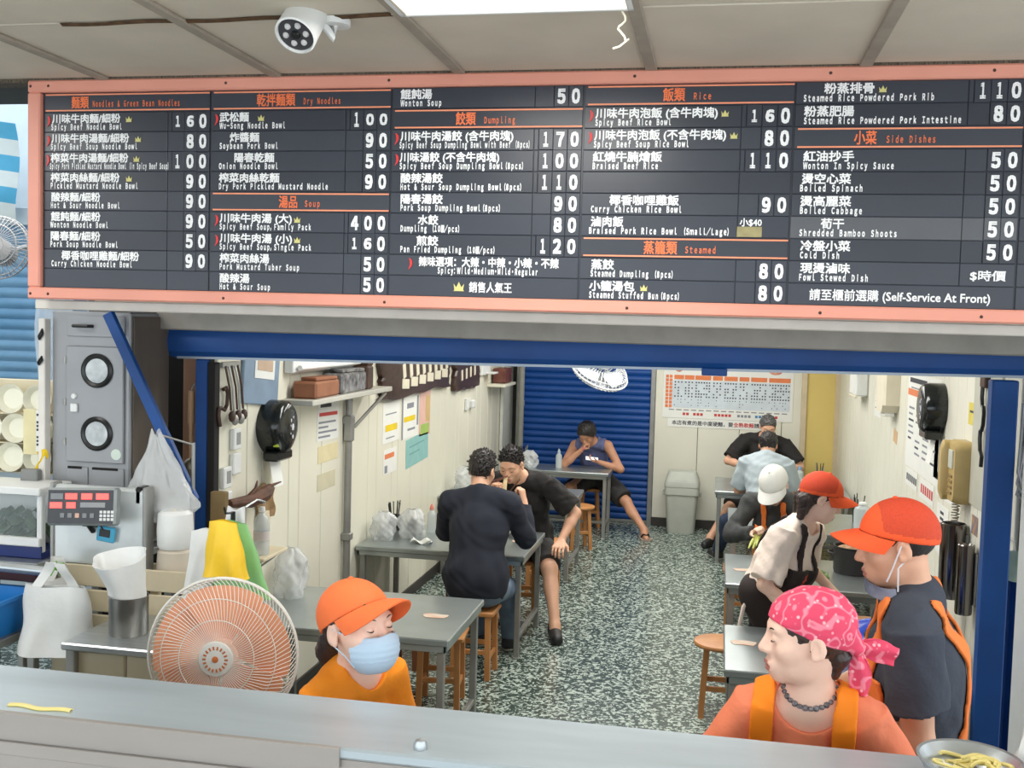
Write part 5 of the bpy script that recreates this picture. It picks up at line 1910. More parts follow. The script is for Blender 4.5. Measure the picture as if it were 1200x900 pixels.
MB().lathe([(0, .091), (.010, .090), (.012, .087)], fc, 18, RF).build('boss', MATS['badge_orange'], badge)
M_blade = mat('orange_blade', (244, 172, 132), .35, var=.04, trans=.0)
for k in range(5):
    a0 = 2 * math.pi * k / 5 + .3
    def blade(u, v):
        r_ = .05 + .19 * v
        wd = .54 + .12 * math.sin(v * 2.4)
        a = a0 + (u - .5) * 2 * wd * (1 if v < .93 else .93)
        return fc + RF @ V3(r_ * math.cos(a), r_ * math.sin(a), .012 + .028 * (u - .5) * (1 - .2 * v))
    MB().sheet(blade, 16, 12, .003).build('blade', M_blade, t)
MB().lathe([(0, .05), (.03, .048), (.055, .03), (.058, -.02), (0, -.02)], fc, 30, RF).build('hub', M_blade, t)
MB().lathe([(0, -.10), (.075, -.11), (.08, -.20), (.05, -.25), (0, -.255)], fc, 28, RF).build('motor', M_white, t)
MB().cyl((0, 0, .03), (0, 0, 1.10), .018, n=14).tube([(0, 0, 1.08), (0, -.01, 1.12), fc + RF @ V3(0, 0, -.15)], .022, 10).build('pole', M_steel_d, t)
MB().lathe([(0, .05), (.03, .048), (.19, .022), (.20, .0), (0, 0)], n=36).build('base', M_white, t)

# bags on the hook above the fan
M_yb = mat('yellow_film', (250, 206, 40), .4, var=.05, scale=14, bump=.25, bscale=16)
M_gb = mat('green_film', (150, 214, 140), .4, alpha=.85, var=.06, bump=.25, bscale=16)
t = thing('bag_hook', 'thin black hook post holding the coloured bags above the fan', 'hook', (-1.93, 4.00, 0))
MB().cyl((0, .03, 0), (0, .03, 1.54), .010, n=8).build('post', M_black, t)
MB().tube([(0, .03, 1.535), (0, -.04, 1.545), (0, -.05, 1.57)], .005, 6).build('hook', M_black, t)
sack('plastic_bag', 'bright yellow plastic bag hanging above the fan', 'plastic bag', (-1.885, 3.88, 1.53), .19, .08, .22, M_yb, 5, False, -.015, .60)
sack('plastic_bag', 'pale green plastic bag behind the yellow one above the fan', 'plastic bag', (-1.86, 3.975, 1.51), .25, .05, .30, M_gb, 6, False, -.045, .5)
sack('plastic_bag', 'long white plastic bag hanging left of the yellow one', 'plastic bag', (-2.06, 3.97, 1.47), .12, .06, .34, M_bag, 7, False, .035, .9)
sack('plastic_bag', 'white plastic bag knotted behind the green bag above the fan', 'plastic bag', (-1.96, 4.06, 1.55), .13, .05, .40, mat('white_film_b', (226, 226, 228), .4), 8, False, .03, .6)

# ------------------------------------------------------------------ things on the walls
def pan_L(y, z, d=.0):
    return V3(WL + d, y, z)


def sheet_L(name, label, cat, y0, y1, z0, z1, m, lines=(), th=.002, skew=0.0):
    """flat sheet on the left wall; lines = (fy0, fy1, fz, height, material)"""
    t = thing(name, label, cat, (WL, (y0 + y1) / 2, (z0 + z1) / 2))
    w, h = y1 - y0, z1 - z0
    MB().box((th / 2 + .0008, 0, 0), (th, w, h), rotm(skew, 0, 0), .0005).build('sheet', m, t)
    for (a, b_, fz, lh, lm) in lines:
        MB().box(rotm(skew, 0, 0) @ V3(th + .0012, (a + b_) / 2 * w - w / 2, fz * h - h / 2), (.0008, (b_ - a) * w, lh * h), rotm(skew, 0, 0), .0002).build('printed_line', lm, t)
    return t


def sheet_R(name, label, cat, y0, y1, z0, z1, m, lines=(), th=.002, skew=0.0):
    t = thing(name, label, cat, (WR, (y0 + y1) / 2, (z0 + z1) / 2))
    w, h = y1 - y0, z1 - z0
    MB().box((-th / 2 - .0008, 0, 0), (th, w, h), rotm(skew, 0, 0), .0005).build('sheet', m, t)
    for (a, b_, fz, lh, lm) in lines:
        MB().box(rotm(skew, 0, 0) @ V3(-th - .0012, w / 2 - (a + b_) / 2 * w, fz * h - h / 2), (.0008, (b_ - a) * w, lh * h), rotm(skew, 0, 0), .0002).build('printed_line', lm, t)
    return t


I1, I2 = M_ink, M_ink2
# jumbo tissue dispenser, black
def dispenser(t, side, m, mw):
    out = []
    pr = []
    for k in range(28):
        a = 2 * math.pi * k / 28
        r = 1.0
        yy, zz = math.cos(a), math.sin(a)
        if zz < 0:
            yy *= 1 - .28 * zz * zz
            zz *= .98
        pr.append((yy * .155, zz * .155 + .0))
    pr2 = [(p[0], p[1]) for p in pr]
    rings = []
    for d, s_ in ((.0, 1.0), (.085, 1.0), (.115, .95), (.13, .84), (.136, .60)):
        rings.append([(side * (.001 + d), p[0] * s_, p[1] * s_) for p in pr2])
    MB().loft(rings).build('cover', m, t)
    MB().b2((side * .02, -.10, -.185), (side * .115, .10, -.13), .01).build('throat', m, t)
    b = MB()
    for k, (y, z, w, h) in enumerate(((.045, .0, .05, .055), (.02, .04, .018, .03), (.05, .055, .018, .022), (.045, -.055, .03, .035), (.015, -.035, .014, .02), (.015, .01, .014, .018))):
        b.ball((side * .133, side * y, z), (.006, w / 2, h / 2), 12)
    b.build('inspection_slots', mw, t)
    MB().sheet(lambda u, v: (side * (.045 + .03 * v), -.07 + .14 * u, -.175 - .16 * v), 6, 6, .001).build('paper_tail', M_paper, t)


t = thing('tissue_dispenser', 'round black jumbo tissue dispenser on the cream wall by the left post', 'dispenser', (WL, 5.64, 1.715))
dispenser(t, 1, mat('smoked_black', (30, 34, 34), .14, var=.2), mat('slot_white', (206, 206, 212), .3))
for (y, z) in ((-.125, -.03), (-.10, -.085)):
    MB().box((.10, y, z), (.03, .02, .03), None, .002).build('green_mark', mat('lime_mark', (190, 214, 60), .5), t)
t = thing('tissue_dispenser', 'black jumbo tissue dispenser on the right wall above the telephone', 'dispenser', (WR, 6.84, 1.89))
dispenser(t, -1, MATS['smoked_black'], MATS['slot_white'])
for k, (y, z, lab) in enumerate(((5.21, 1.69, 'upper white switch box with a grey window on the wall by the left post'), (5.21, 1.56, 'white switch box just under the one with a grey window'), (5.10, 1.50, 'lower white switch box with a window beside the left post'), (5.11, 1.37, 'lowest white switch box beside the left post'))):
    t = thing('wall_switch', lab, 'switch', (WL, y, z))
    MB().b2((.0008, -.045, -.055), (.028, .045, .055), .005).build('box', M_white, t)
    if k % 2 == 0:
        MB().b2((.028, -.015, -.03), (.030, .03, .035), .001).build('window', mat('window_grey', (150, 152, 152), .4), t)
# high things by the left post: clipboard frame, clutter
t = thing('framed_licence', 'blue-grey framed notice tilted high on the wall by the left post', 'frame', (WL, 5.52, 2.05))
Rt = rotm(-.10, 0, 0)
MB().box((.012, 0, 0), (.02, .46, .40), Rt, .004).build('backing', mat('blue_grey', (128, 150, 172), .4, var=.1), t)
MB().box((.024, .03, .04), (.004, .26, .20), Rt, .002).build('mat_board', M_paper, t)
MB().box((.027, .03, .05), (.003, .20, .13), Rt, .001).build('print', mat('tan_print', (196, 170, 146), .5), t)
MB().box((.026, -.16, .10), (.006, .04, .07), Rt, .003).build('clip', M_black, t)
t = thing('utensil_hook', 'dark jumble of ladles hanging high beside the left post', 'utensils', (WL, 5.14, 1.97))
MB().b2((.001, -.09, .10), (.02, .10, .13)).build('rail', M_steel_d, t)
for k in range(5):
    a = -.07 + .035 * k
    MB().tube([(.02, a, .11), (.04, a + .01, .0), (.045, a + .02, -.12 - .02 * (k % 2))], .006, 6).ball((.05, a + .02, -.15 - .02 * (k % 2)), (.018, .024, .03), 10).build('ladle', M_steel_d if k % 2 else M_brown, t)
tag(MB().tube([(WL + .02, 5.05 + .05 * math.sin(i * .7), 1.96 - .02 * i + .03 * math.sin(i * 1.3)) for i in range(9)], .010, 8).build('cable_coil', M_brown), 'brown looped cable hanging by the left post', 'cable')
# roots / driftwood ledge with a wooden plaque
t = thing('wall_ledge', 'dark driftwood ledge on the left wall below the switches', 'ledge', (WL, 5.33, 1.37))
b = MB().tube([(.05, -.26, 0), (.09, -.10, -.01), (.09, .08, .0), (.06, .22, .01)], [.022, .036, .042, .028], 10)
b.tube([(.08, -.10, .01), (.10, -.05, .05), (.09, -.01, .085)], [.014, .01, .005], 8).tube([(.07, .10, .02), (.09, .20, .035), (.1, .28, .04)], [.012, .008, .004], 8)
b.build('driftwood', mat('driftwood', (66, 38, 24), .6, rgb2=(104, 64, 40), scale=22), t)
MB().tube([(.12, -.22, -.02), (.13, -.1, -.0), (.12, .02, -.03), (.10, .04, -.045)], .006, 6).build('wire', M_steel, t)
MB().sheet(lambda u, v: (.012 + .012 * math.sin(u * 7), .15 + .22 * u + .02 * math.sin(v * 7), -.155 + .17 * v + .02 * math.sin(u * 5)), 12, 10, .012).build('cork_plaque', mat('cork', (168, 138, 98), .8, rgb2=(128, 100, 68), scale=30), t)
t = thing('water_bottle', 'clear water bottle standing on the small wall shelf under the driftwood', 'bottle', (WL + .10, 5.36, 1.05))
MB().lathe([(0, 0), (.040, 0), (.043, .01), (.043, .06), (.040, .07), (.043, .08), (.043, .17), (.036, .20), (.016, .225), (.016, .245), (0, .245)], n=24).build('body', M_clearb, t)
MB().lathe([(.044, .08), (.0442, .13), (.0432, .13)], n=24).build('label', mat('bottle_label', (206, 196, 190), .5), t)
MB().lathe([(0, .262), (.017, .26), (.018, .235), (.016, .235)], n=16).build('cap', M_white, t)
t = thing('bottle_shelf', 'small plywood shelf on the left wall under the water bottle', 'shelf', (WL, 5.42, 1.03))
MB().b2((.001, -.16, 0), (.16, .16, .019)).b2((.001, .08, .019), (.05, .16, .22)).build('board', M_beige, t)
for y in (-.12, .12):
    MB().bar((.006, y, -.10), (.13, y, -.005), .012).build('bracket', M_steel_d, t)
# long shelf of odds and ends on a steel pipe
t = thing('wall_shelf', 'pale shelf full of odds and ends above the steel pipe on the left wall', 'shelf', (WL, 6.62, 1.845))
MB().b2((.001, -.80, -.02), (.20, .72, .012), .004).build('board', mat('grey_board', (188, 186, 176), .5), t)
MB().bar((.03, .40, -.26), (.17, .66, -.03), .02).build('bracket', M_steel_d, t)
for (nm, lab, y0, y1, z1, d, m) in (('cardboard_box', 'brown box lying on the long wall shelf', -.70, -.28, .10, .15, mat('card_brown', (142, 92, 64), .7, var=.15)),
                                    ('plastic_pack', 'dark plastic pack in the middle of the long wall shelf', -.25, .25, .13, .14, mat('glossy_dark', (52, 50, 52), .2, rgb2=(150, 150, 150), scale=16)),
                                    ('jar_box', 'black box at the right of the packs on the wall shelf', .28, .42, .16, .12, M_brown)):
    b = MB().box((0, 0, (z1) / 2), (d, y1 - y0, z1), rotm(0, 0, .03), .012).box((.01, .02, z1 + .012), (d * .7, (y1 - y0) * .7, .022), rotm(0, 0, -.08), .006)
    o = b.build(nm, m)
    o.location = (WL + .10, 6.62 + (y0 + y1) / 2, 1.858)
    tag(o, lab, 'box')
t = thing('hanging_scroll_rack', 'white fluorescent batten above the odds and ends on the wall shelf', 'lamp', (WL, 6.52, 2.06))
MB().b2((.001, -.66, -.05), (.06, .62, .05), .006).build('batten', M_white, t)
MB().cyl((.085, -.62, -.02), (.085, .58, -.02), .016, n=12).build('tube', mat('tube_off', (240, 240, 236), .3), t)
sheet_L('gold_notice', 'yellow-edged notice at the right end of the wall shelf', 'notice', 7.15, 7.40, 1.87, 2.10, mat('gold_card', (226, 206, 140), .6), [(.02, .12, .5, .98, mat('gold_edge', (206, 146, 60), .5)), (.88, .98, .5, .98, MATS['gold_edge'])] + [(.25, .75, .15 + .11 * k, .04, I2) for k in range(7)])
t = thing('wall_pipe', 'grey steel pipe running down the left wall under the shelf', 'pipe', (WL, 6.90, 0))
MB().tube([(.035, 0, .0), (.035, 0, 1.825)], .025, 12).build('tube', M_steel_d, t)
for z in (.82, 1.62):
    MB().b2((.001, -.035, z), (.068, .035, z + .05), .005).build('clamp', M_steel_d, t)
MB().b2((.008, -.034, 1.50), (.066, .034, 1.68), .008).build('sleeve', M_steel_d, t)
sheet_L('notice', 'white notice with a red heading taped under the wall shelf', 'notice', 6.40, 6.79, 1.54, 1.80, M_paper, [(.12, .62, .88, .09, I1), (.08, .92, .66, .09, M_red)] + [(.06, (.85, .5, .9, .6)[k], .46 - .12 * k, .05, I2) for k in range(4)], skew=-.03)
sheet_L('tape_patch', 'yellowed tape patch under the white notice', 'tape', 6.42, 6.78, 1.40, 1.51, mat('tape_cream', (224, 212, 170), .5))
sheet_L('tape_patch', 'lower greyish tape patch on the cream boards', 'tape', 6.42, 6.74, 1.22, 1.33, mat('tape_grey', (206, 200, 172), .5))
# carved dark plaques
def plaque(name, label, y0, y1, z0, z1, seed, lit):
    t = thing(name, label, 'plaque', (WL, (y0 + y1) / 2, (z0 + z1) / 2))
    r = np.random.default_rng(seed)
    w, h = y1 - y0, z1 - z0
    pts = []
    for k in range(40):
        a = 2 * math.pi * k / 40
        c, s = math.cos(a), math.sin(a)
        q = max(abs(c), abs(s))
        pts.append((c / q * w / 2 * .92 * (1 + r.normal() * .03), s / q * h / 2 * .88 * (1 + r.normal() * .07)))
    MB().loft([[(d, p[0] * s_, p[1] * s_) for p in pts] for d, s_ in ((.001, 1), (.035, 1), (.05, .95))]).build('slab', mat('charred_wood', (42, 28, 24), .4, rgb2=(74, 50, 42), scale=24), t)
    for q in lit:
        MB().box((.052, q[0] * w, q[1] * h), (.008, q[2] * w, q[3] * h), rotm(q[4], 0, 0), .002).build('carving', M_offw, t)
    return t


plaque('carved_plaque', 'large charred wood plaque with pale carved strokes high on the left wall', 7.50, 9.72, 1.70, 2.05, 2,
       [(-.22 + .085 * k, .16 + .01 * k, .035, .34, .25) for k in range(8)] + [(-.20 + .11 * k, -.14 + .02 * k, .085, .22, -.05) for k in range(6)])
plaque('carved_plaque', 'smaller charred wood plaque right of the large carved one', 9.78, 10.90, 1.64, 1.98, 3, [(-.25 + .16 * k, .0 + .03 * k, .05, .30, .1) for k in range(4)] + [(.1, .34, .6, .10, 0)])
sheet_L('poster_sheet', 'white poster with a yellow band under the large carved plaque', 'poster', 7.75, 8.18, 1.38, 1.70, M_paper, [(.15, .85, .36, .16, mat('yellow_band', (236, 206, 30), .5)), (.15, .8, .7, .03, I2), (.2, .7, .12, .03, I2)])
sheet_L('poster_sheet', 'grey-edged poster with a yellow band beside the first yellow-banded one', 'poster', 8.24, 8.72, 1.36, 1.72, M_paper, [(.0, .08, .5, .98, I2), (.9, 1, .6, .7, I2), (.12, .8, .45, .12, MATS['yellow_band']), (.3, .7, .75, .12, I2), (.35, .8, .2, .05, I2)])
sheet_L('poster_sheet', 'pink and green leaflet right of the yellow-banded posters', 'poster', 8.76, 9.10, 1.34, 1.72, mat('pink_leaflet', (224, 182, 170), .6), [(.1, .9, .15, .22, mat('leaf_green', (160, 190, 96), .6)), (.55, .95, .6, .6, mat('tan_leaflet', (206, 176, 120), .6))])
sheet_L('poster_sheet', 'small paper with an orange strip under the first poster', 'poster', 7.78, 8.12, 1.14, 1.33, M_paper, [(.1, .8, .72, .2, M_orange_ink), (.1, .3, .2, .3, I2)])
sheet_L('poster_sheet', 'teal notice sheet below the posters', 'poster', 8.38, 9.05, 1.12, 1.36, mat('teal_sheet', (140, 190, 186), .6), [(.15, .8, .7, .05, mat('teal_dark', (110, 160, 160), .6)), (.15, .6, .45, .05, MATS['teal_dark'])], skew=.04)
t = thing('thermostat', 'small white switch with a cable on the left wall near the corner', 'switch', (WL, 10.45, 1.50))
MB().b2((.001, -.05, -.06), (.03, .05, .06), .006).build('box', M_white, t)
MB().b2((.001, .12, -.05), (.05, .24, .03), .01).build('socket', M_white, t)
t = thing('altar_shelf', 'tiny white shelf with a dark red box near the back corner of the left wall', 'shelf', (WL, 11.75, 1.62))
MB().b2((.001, -.32, 0), (.20, .32, .03), .004).build('board', M_cream, t)
t2 = tag(MB().box((0, 0, .085), (.15, .34, .165), None, .01).box((.078, .08, .08), (.006, .12, .12), None, .003).build('red_box', mat('maroon_box', (84, 40, 34), .5, rgb2=(120, 72, 60), scale=20)), 'dark red box on the tiny shelf near the back corner', 'box')
t2.location = (WL + .10, 11.78, 1.651)
t = thing('wall_bracket_lamp', 'white bracket on the left wall above the tiny shelf', 'bracket', (WL, 11.25, 1.84))
MB().b2((.001, -.20, -.08), (.03, .20, .09), .006).b2((.03, -.02, -.07), (.12, .20, -.05), .006).build('plate', M_white, t)

# caged wall fan at the back, tilted down
t = thing('wall_fan', 'white caged fan hanging in front of the blue shutter at the back', 'fan', (-1.28, 11.55, 1.83))
fr = rotm(math.radians(24), math.radians(26), 0) @ rotm(math.pi, 0, 0)
M_cage = mat('cage_white', (226, 228, 230), .35)
b = MB()
for k in range(40):
    a = 2 * math.pi * k / 40
    b.tube([fr @ V3(r_ * math.cos(a), r_ * math.sin(a), z_) for r_, z_ in ((.06, .09), (.20, .085), (.30, .045), (.325, 0), (.30, -.05), (.16, -.09))], .005, 5)
for r_, z_, w_ in ((.325, 0, .011), (.24, .073, .007), (.30, -.05, .006), (.15, .088, .006)):
    b.tube([fr @ V3(r_ * math.cos(a), r_ * math.sin(a), z_) for a in np.linspace(0, 2 * math.pi, 56, False)], w_, 6, closed=True)
b.build('cage', M_cage, t)
MB().lathe([(0, .10), (.07, .098), (.075, .085), (0, .08)], n=28, R=fr).build('badge', M_white, t)
for k in range(3):
    a0 = 2 * math.pi * k / 3
    MB().sheet(lambda u, v: fr @ V3((.05 + .22 * v) * math.cos(a0 + (u - .5) * 1.3), (.05 + .22 * v) * math.sin(a0 + (u - .5) * 1.3), .03 * (u - .5)), 12, 8, .004).build('blade', mat('blade_pale', (214, 220, 226), .4), t)
MB().lathe([(0, -.08), (.09, -.09), (.10, -.20), (0, -.24)], n=24, R=fr).build('motor', M_white, t)
MB().tube([fr @ V3(0, 0, -.18), V3(.0, .2, .35), V3(0, .30, 1.12)], .025, 10).build('hanger', M_white, t)

# chart and slogan on the back wall
t = thing('order_chart', 'large white table chart with orange headings on the back wall', 'chart', (.10, YB, 1.565))
M_cells = mat('chart_blue', (206, 216, 224), .6)
MB().b2((-.735, -.008, -.285), (.735, -.001, .42), .002).build('sheet', M_paper, t)
MB().b2((-.66, -.010, -.165), (.70, -.008, .155), .0005).build('grid_field', M_cells, t)
gf = t.children[-1]
b = MB()
xs_ = [(-.61, -.50), (-.49, -.38), (-.37, -.19), (-.17, -.06), (-.04, .11), (.13, .24), (.26, .44), (.46, .70)]
for (a, c) in xs_:
    b = MB().b2((a, -.012, .165), (c, -.008, .215), .0005)
    b.build('heading_block', M_orange_ink, t)
for c_ in range(2):
    for r_ in range(9):
        MB().b2((-.705 + .042 * c_, -.012, -.165 + .043 * r_), (-.672 + .042 * c_, -.008, -.13 + .043 * r_), .0005).build('side_block', M_orange_ink, t)
rg = np.random.default_rng(21)
b = MB()
for (a, c) in xs_:
    n = int((c - a) / .028)
    for r_ in range(9):
        dens = (1, .45, .6, .55, .8, .9, .6, .35, .3)[r_]
        for k in range(n):
            if rg.random() < dens:
                s_ = .016 if r_ < 6 else .010
                x, z = a + .006 + k * (c - a) / n, .125 - .033 * r_
                b.b2((x, -.0118, z), (x + s_, -.0100, z + s_), .0003)
b.build('figures', I1, gf)
for k in range(16):
    MB().b2((-.66 + .085 * k, -.0095, -.195), (-.60 + .085 * k, -.008, -.183), .0003).build('printed_line', I2, t)
for (a, c, m) in ((-.50, -.42, M_red), (-.38, -.24, M_red), (-.14, .08, M_red), (.12, .28, I2), (.32, .40, mat('blue_ink', (70, 130, 180), .5)), (.42, .60, M_red)):
    n = max(2, int((c - a) / .04))
    for k in range(n):
        MB().b2((a + .04 * k, -.0095, -.250), (a + .04 * k + .030, -.008, -.220), .0003).build('printed_line', m, t)
for (a, c) in ((-.62, -.50), (.44, .62)):
    MB().ball(((a + c) / 2, -.006, .30), ((c - a) / 2, .005, .055), 16).build('dish_picture', mat('dish_red', (190, 84, 70), .6, rgb2=(226, 180, 150), scale=18), t)
for k in range(9):
    MB().b2((-.12 + .052 * k, -.0095, .285), (-.085 + .052 * k, -.008, .32), .0003).build('printed_line', I2, t)
t = thing('slogan_strip', 'long white paper strip of black and red characters under the chart', 'sign', (-.02, YB, 1.225))
MB().b2((-.55, -.006, -.05), (.62, -.001, .052), .001).build('sheet', M_paper, t)
for txt, x, m in (('本店有煮的是中度硬麵，要', -.50, M_ink), ('全熟軟麵', -.50 + .0585 * 12, M_red), ('請先告知', -.50 + .0585 * 16, M_ink)):
    letters(txt, .0585 * len(txt) - .006, .052, m, t, (x, -.0065, -.020), bold=.02)

# right wall
t = thing('paper_towel_box', 'cream paper-towel box high on the right wall', 'dispenser', (WR, 8.62, 1.90))
MB().loft([[(-d, y, z) for (y, z) in ((-.20 * s_, .15), (.20 * s_, .15), (.20 * s_, -.11), (.12 * s_, -.17), (-.12 * s_, -.17), (-.20 * s_, -.11))] for d, s_ in ((.001, 1), (.10, 1), (.12, .9))]).build('case', M_offw, t)
MB().b2((-.10, -.12, -.20), (-.02, .12, -.171), .006).build('paper_tail', M_paper, t)
sheet_R('tan_sticker', 'small tan sticker under the cream paper-towel box', 'sticker', 8.45, 8.62, 1.50, 1.60, mat('tan_sticker', (206, 170, 128), .6), skew=.1)
t = thing('paper_towel_box', 'white box high on the right wall near the back corner', 'dispenser', (WR, 10.4, 1.88))
MB().b2((-.11, -.24, -.13), (-.001, .24, .16), .012).build('case', M_white, t)
MB().b2((-.115, -.22, -.15), (-.09, .22, -.131), .004).build('lip', M_offw, t)
sheet_R('notice', 'small faint paper between the two boxes on the right wall', 'notice', 9.3, 9.7, 1.62, 1.80, M_paper, [(.1, .7, .7, .05, I2), (.1, .5, .4, .05, I2)])
L_ = [(.05, .6, .93, .05, I1), (.0, 1, .80, .07, M_orange_ink), (.1, .55, .85, .015, I2)]
rg = np.random.default_rng(5)
for k in range(9):
    for c_ in range(4):
        if rg.random() < .75:
            L_.append((.06 + .24 * c_, .06 + .24 * c_ + rg.uniform(.08, .18), .70 - .065 * k, .022, I2 if rg.random() < .7 else I1))
sheet_R('menu_poster', 'tall white menu poster with an orange band behind the right dispenser', 'poster', 6.90, 8.05, 1.40, 2.06, M_paper, L_)
sheet_R('table_plan', 'pale grey sheet behind the right dispenser', 'sheet', 6.62, 7.02, 1.45, 1.70, mat('grey_sheet', (204, 208, 206), .7))
sheet_R('notice', 'strip of black characters under the left end of the menu poster', 'notice', 7.55, 8.0, 1.27, 1.39, M_paper, [(.1 + .15 * k, .2 + .15 * k, .5, .4, I1) for k in range(6)])
sheet_R('notice', 'strip of red characters under the middle of the menu poster', 'notice', 6.98, 7.45, 1.26, 1.39, M_paper, [(.1 + .15 * k, .2 + .15 * k, .5, .45, M_red) for k in range(6)])
sheet_R('notice', 'white sheet with a black bracket beside the telephone', 'notice', 6.42, 6.90, 1.36, 1.50, M_paper, [(.2, .8, .75, .08, I1), (.2, .28, .5, .5, I1), (.2, .7, .25, .08, I1)])
sheet_R('notice', 'narrow white slip below the bracketed sheet', 'notice', 6.52, 6.85, 1.02, 1.32, M_paper, [(.3, .6, .85 - .12 * k, .06, I1) for k in range(6)])
# wall telephone
t = thing('wall_telephone', 'beige push-button telephone hanging on the right wall', 'telephone', (WR, 6.12, 1.60))
M_ph = mat('phone_beige', (184, 160, 104), .45, var=.08)
MB().loft([[(-d, y * s_, z * s_) for (y, z) in rounded(.24, .34, .05)] for d, s_ in ((.001, 1), (.06, 1), (.09, .92))]).build('body', M_ph, t)
MB().loft([[(-.08 - d, .07 + y, z) for (y, z) in rounded(.075 * s_, .33 * s_, .03)] for d, s_ in ((0, 1), (.035, 1), (.05, .8))]).build('handset', M_ph, t)
MB().b2((-.098, -.075, .02), (-.088, .02, .12), .003).build('display', mat('lcd_pale', (200, 206, 196), .3), t)
for k in range(12):
    y, z = -.07 + .032 * (k % 3), -.03 - .03 * (k // 3)
    MB().b2((-.098, y, z), (-.088, y + .022, z + .018), .003).build('button', mat('button_tan', (150, 126, 84), .5), t)
MB().tube([(-.05 - .02 * math.cos(i * 1.7), .0 + .02 * math.sin(i * 1.7), -.18 - .004 * i) for i in range(70)], .004, 5).build('coiled_cord', mat('cord_grey', (150, 146, 132), .5), t)
t = thing('towel_cylinder', 'shiny steel cup tube fixed to the right wall below the telephone', 'cup tube', (WR, 6.02, .93))
MB().lathe([(0, 0), (.062, 0), (.066, .01), (.066, .40), (.058, .405), (.055, .37), (0, .36)], (-.075, 0, 0), 28).build('tube', mat('mirror_steel', (120, 116, 114), .18, 1.0, var=.3, scale=5, stretch=(6, 6, .2)), t)
MB().b2((-.02, -.04, .05), (-.001, .04, .35), .004).build('mount', M_steel_d, t)
t = thing('towel_cylinder', 'slimmer steel cup tube right of the shiny one', 'cup tube', (WR, 5.80, .90))
MB().lathe([(0, 0), (.040, 0), (.043, .01), (.043, .36), (.038, .365), (0, .33)], (-.055, 0, 0), 24).build('tube', MATS['mirror_steel'], t)
MB().b2((-.014, -.03, .05), (-.001, .03, .32), .004).build('mount', M_steel_d, t)
sheet_R('sticker', 'small colourful sticker above the slim cup tube', 'sticker', 5.82, 5.95, 1.30, 1.40, mat('photo_sticker', (96, 106, 140), .5, rgb2=(196, 150, 90), scale=24))
sheet_R('sticker', 'yellow sticker high on the right wall near the blue post', 'sticker', 5.98, 6.15, 1.86, 1.98, mat('yellow_sticker', (216, 200, 90), .5), [(.2, .7, .6, .1, I1)])
t = thing('glasses_hook', 'dark looped cable hanging by the right blue post', 'cable', (WR, 5.72, 1.98))
MB().tube([(-.03, .03 * math.sin(i * .9), .12 - .032 * i + .02 * math.sin(i * 1.7)) for i in range(14)], .010, 8).build('cable', M_black, t)
MB().b2((-.04, -.05, .10), (-.001, .05, .22), .006).build('box', M_brown, t)
tag(MB().b2((WR - .012, 5.45, 1.45), (WR - .0008, 6.0, 2.15), .003).build('metal_plate', mat('plate_grey', (190, 190, 176), .5)), 'grey plate on the right wall behind the telephone', 'plate')

# right of the post: dark gap with wires, pale corner of a fridge
fr_ = thing('fridge', 'white refrigerator whose edge fills the right border of the photo', 'refrigerator', (1.62, 4.05, 0))
M_fr = mat('fridge_white', (214, 220, 222), .35, var=.03)
MB().b2((-.46, -.35, .04), (.55, .35, 2.16), .02).build('cabinet', M_fr, fr_)
MB().b2((-.455, -.385, .06), (.55, -.352, 1.18), .012).b2((-.455, -.385, 1.20), (.55, -.352, 2.15), .012).build('door', M_fr, fr_)
for z in (1.0, 1.28):
    MB().b2((-.43, -.41, z), (-.40, -.386, z + .14), .006).build('handle', M_steel_d, fr_)
for x in (-.4, .5):
    for y in (-.3, .3):
        MB().cyl((x, y, 0), (x, y, .045), .02, n=10).build('foot', M_black, fr_)
w_ = MB()
for k in range(3):
    w_.tube([(1.315 + .03 * k, 5.02, 2.05 - .03 * k), (1.31 + .03 * k, 5.0, 1.95), (1.295, 4.97, 1.75 - .05 * k), (1.34, 4.96, 1.62), (1.40, 5.0, 1.5)], .006, 6)
tag(w_.build('wires', mat('grey_wire', (150, 152, 156), .5)), 'loose grey wires in the dark gap right of the blue post', 'wires')
t = thing('drinking_cup', 'pale green dish hanging in the dark gap right of the blue post', 'dish', (1.33, 5.05, 1.32))
MB().lathe([(0, 0), (.04, .004), (.065, .02), (.07, .022), (.066, .014), (.04, -.006), (0, -.01)], n=30, R=rotm(math.radians(80), 0, math.radians(-20))).build('dish', mat('pale_green', (176, 198, 180), .4), t)
MB().tube([(0, .01, .06), (0, .03, .10), (0, .20, .10)], .004, 6).build('hook', M_steel_d, t)
tag(MB().sheet(lambda u, v: (1.30 + .14 * u, 5.10 + .02 * math.sin(u * 9), .0 + 1.36 * v), 10, 8, .006).build('sheet_metal', M_blue), 'bent blue sheet low in the gap right of the blue post', 'panel')

# ------------------------------------------------------------------ the people
M_skin = mat('skin_fair', (240, 198, 176), .5, var=.04, scale=14, bump=.04, bscale=90)
M_skin2 = mat('skin_tan', (218, 168, 138), .5, var=.05, scale=14, bump=.04, bscale=90)
M_skin3 = mat('skin_deep', (198, 144, 114), .5, var=.05, scale=14)
M_lip = mat('lip', (190, 118, 108), .45)
M_hair = mat('black_hair', (24, 21, 21), .42, rgb2=(44, 38, 36), scale=60, stretch=(1, 1, .2))
M_hair_g = mat('greying_hair', (50, 48, 48), .5, rgb2=(104, 102, 100), scale=60)
M_hair_b = mat('brown_black_hair', (40, 30, 28), .42, rgb2=(66, 50, 44), scale=50, stretch=(1, 1, .2))
M_eye = mat('eye_dark', (34, 26, 24), .2)
M_cap_o = mat('cap_orange', (242, 116, 58), .75, var=.03, scale=20)
M_cap_r = mat('cap_red_orange', (236, 88, 36), .75, var=.03, scale=20)
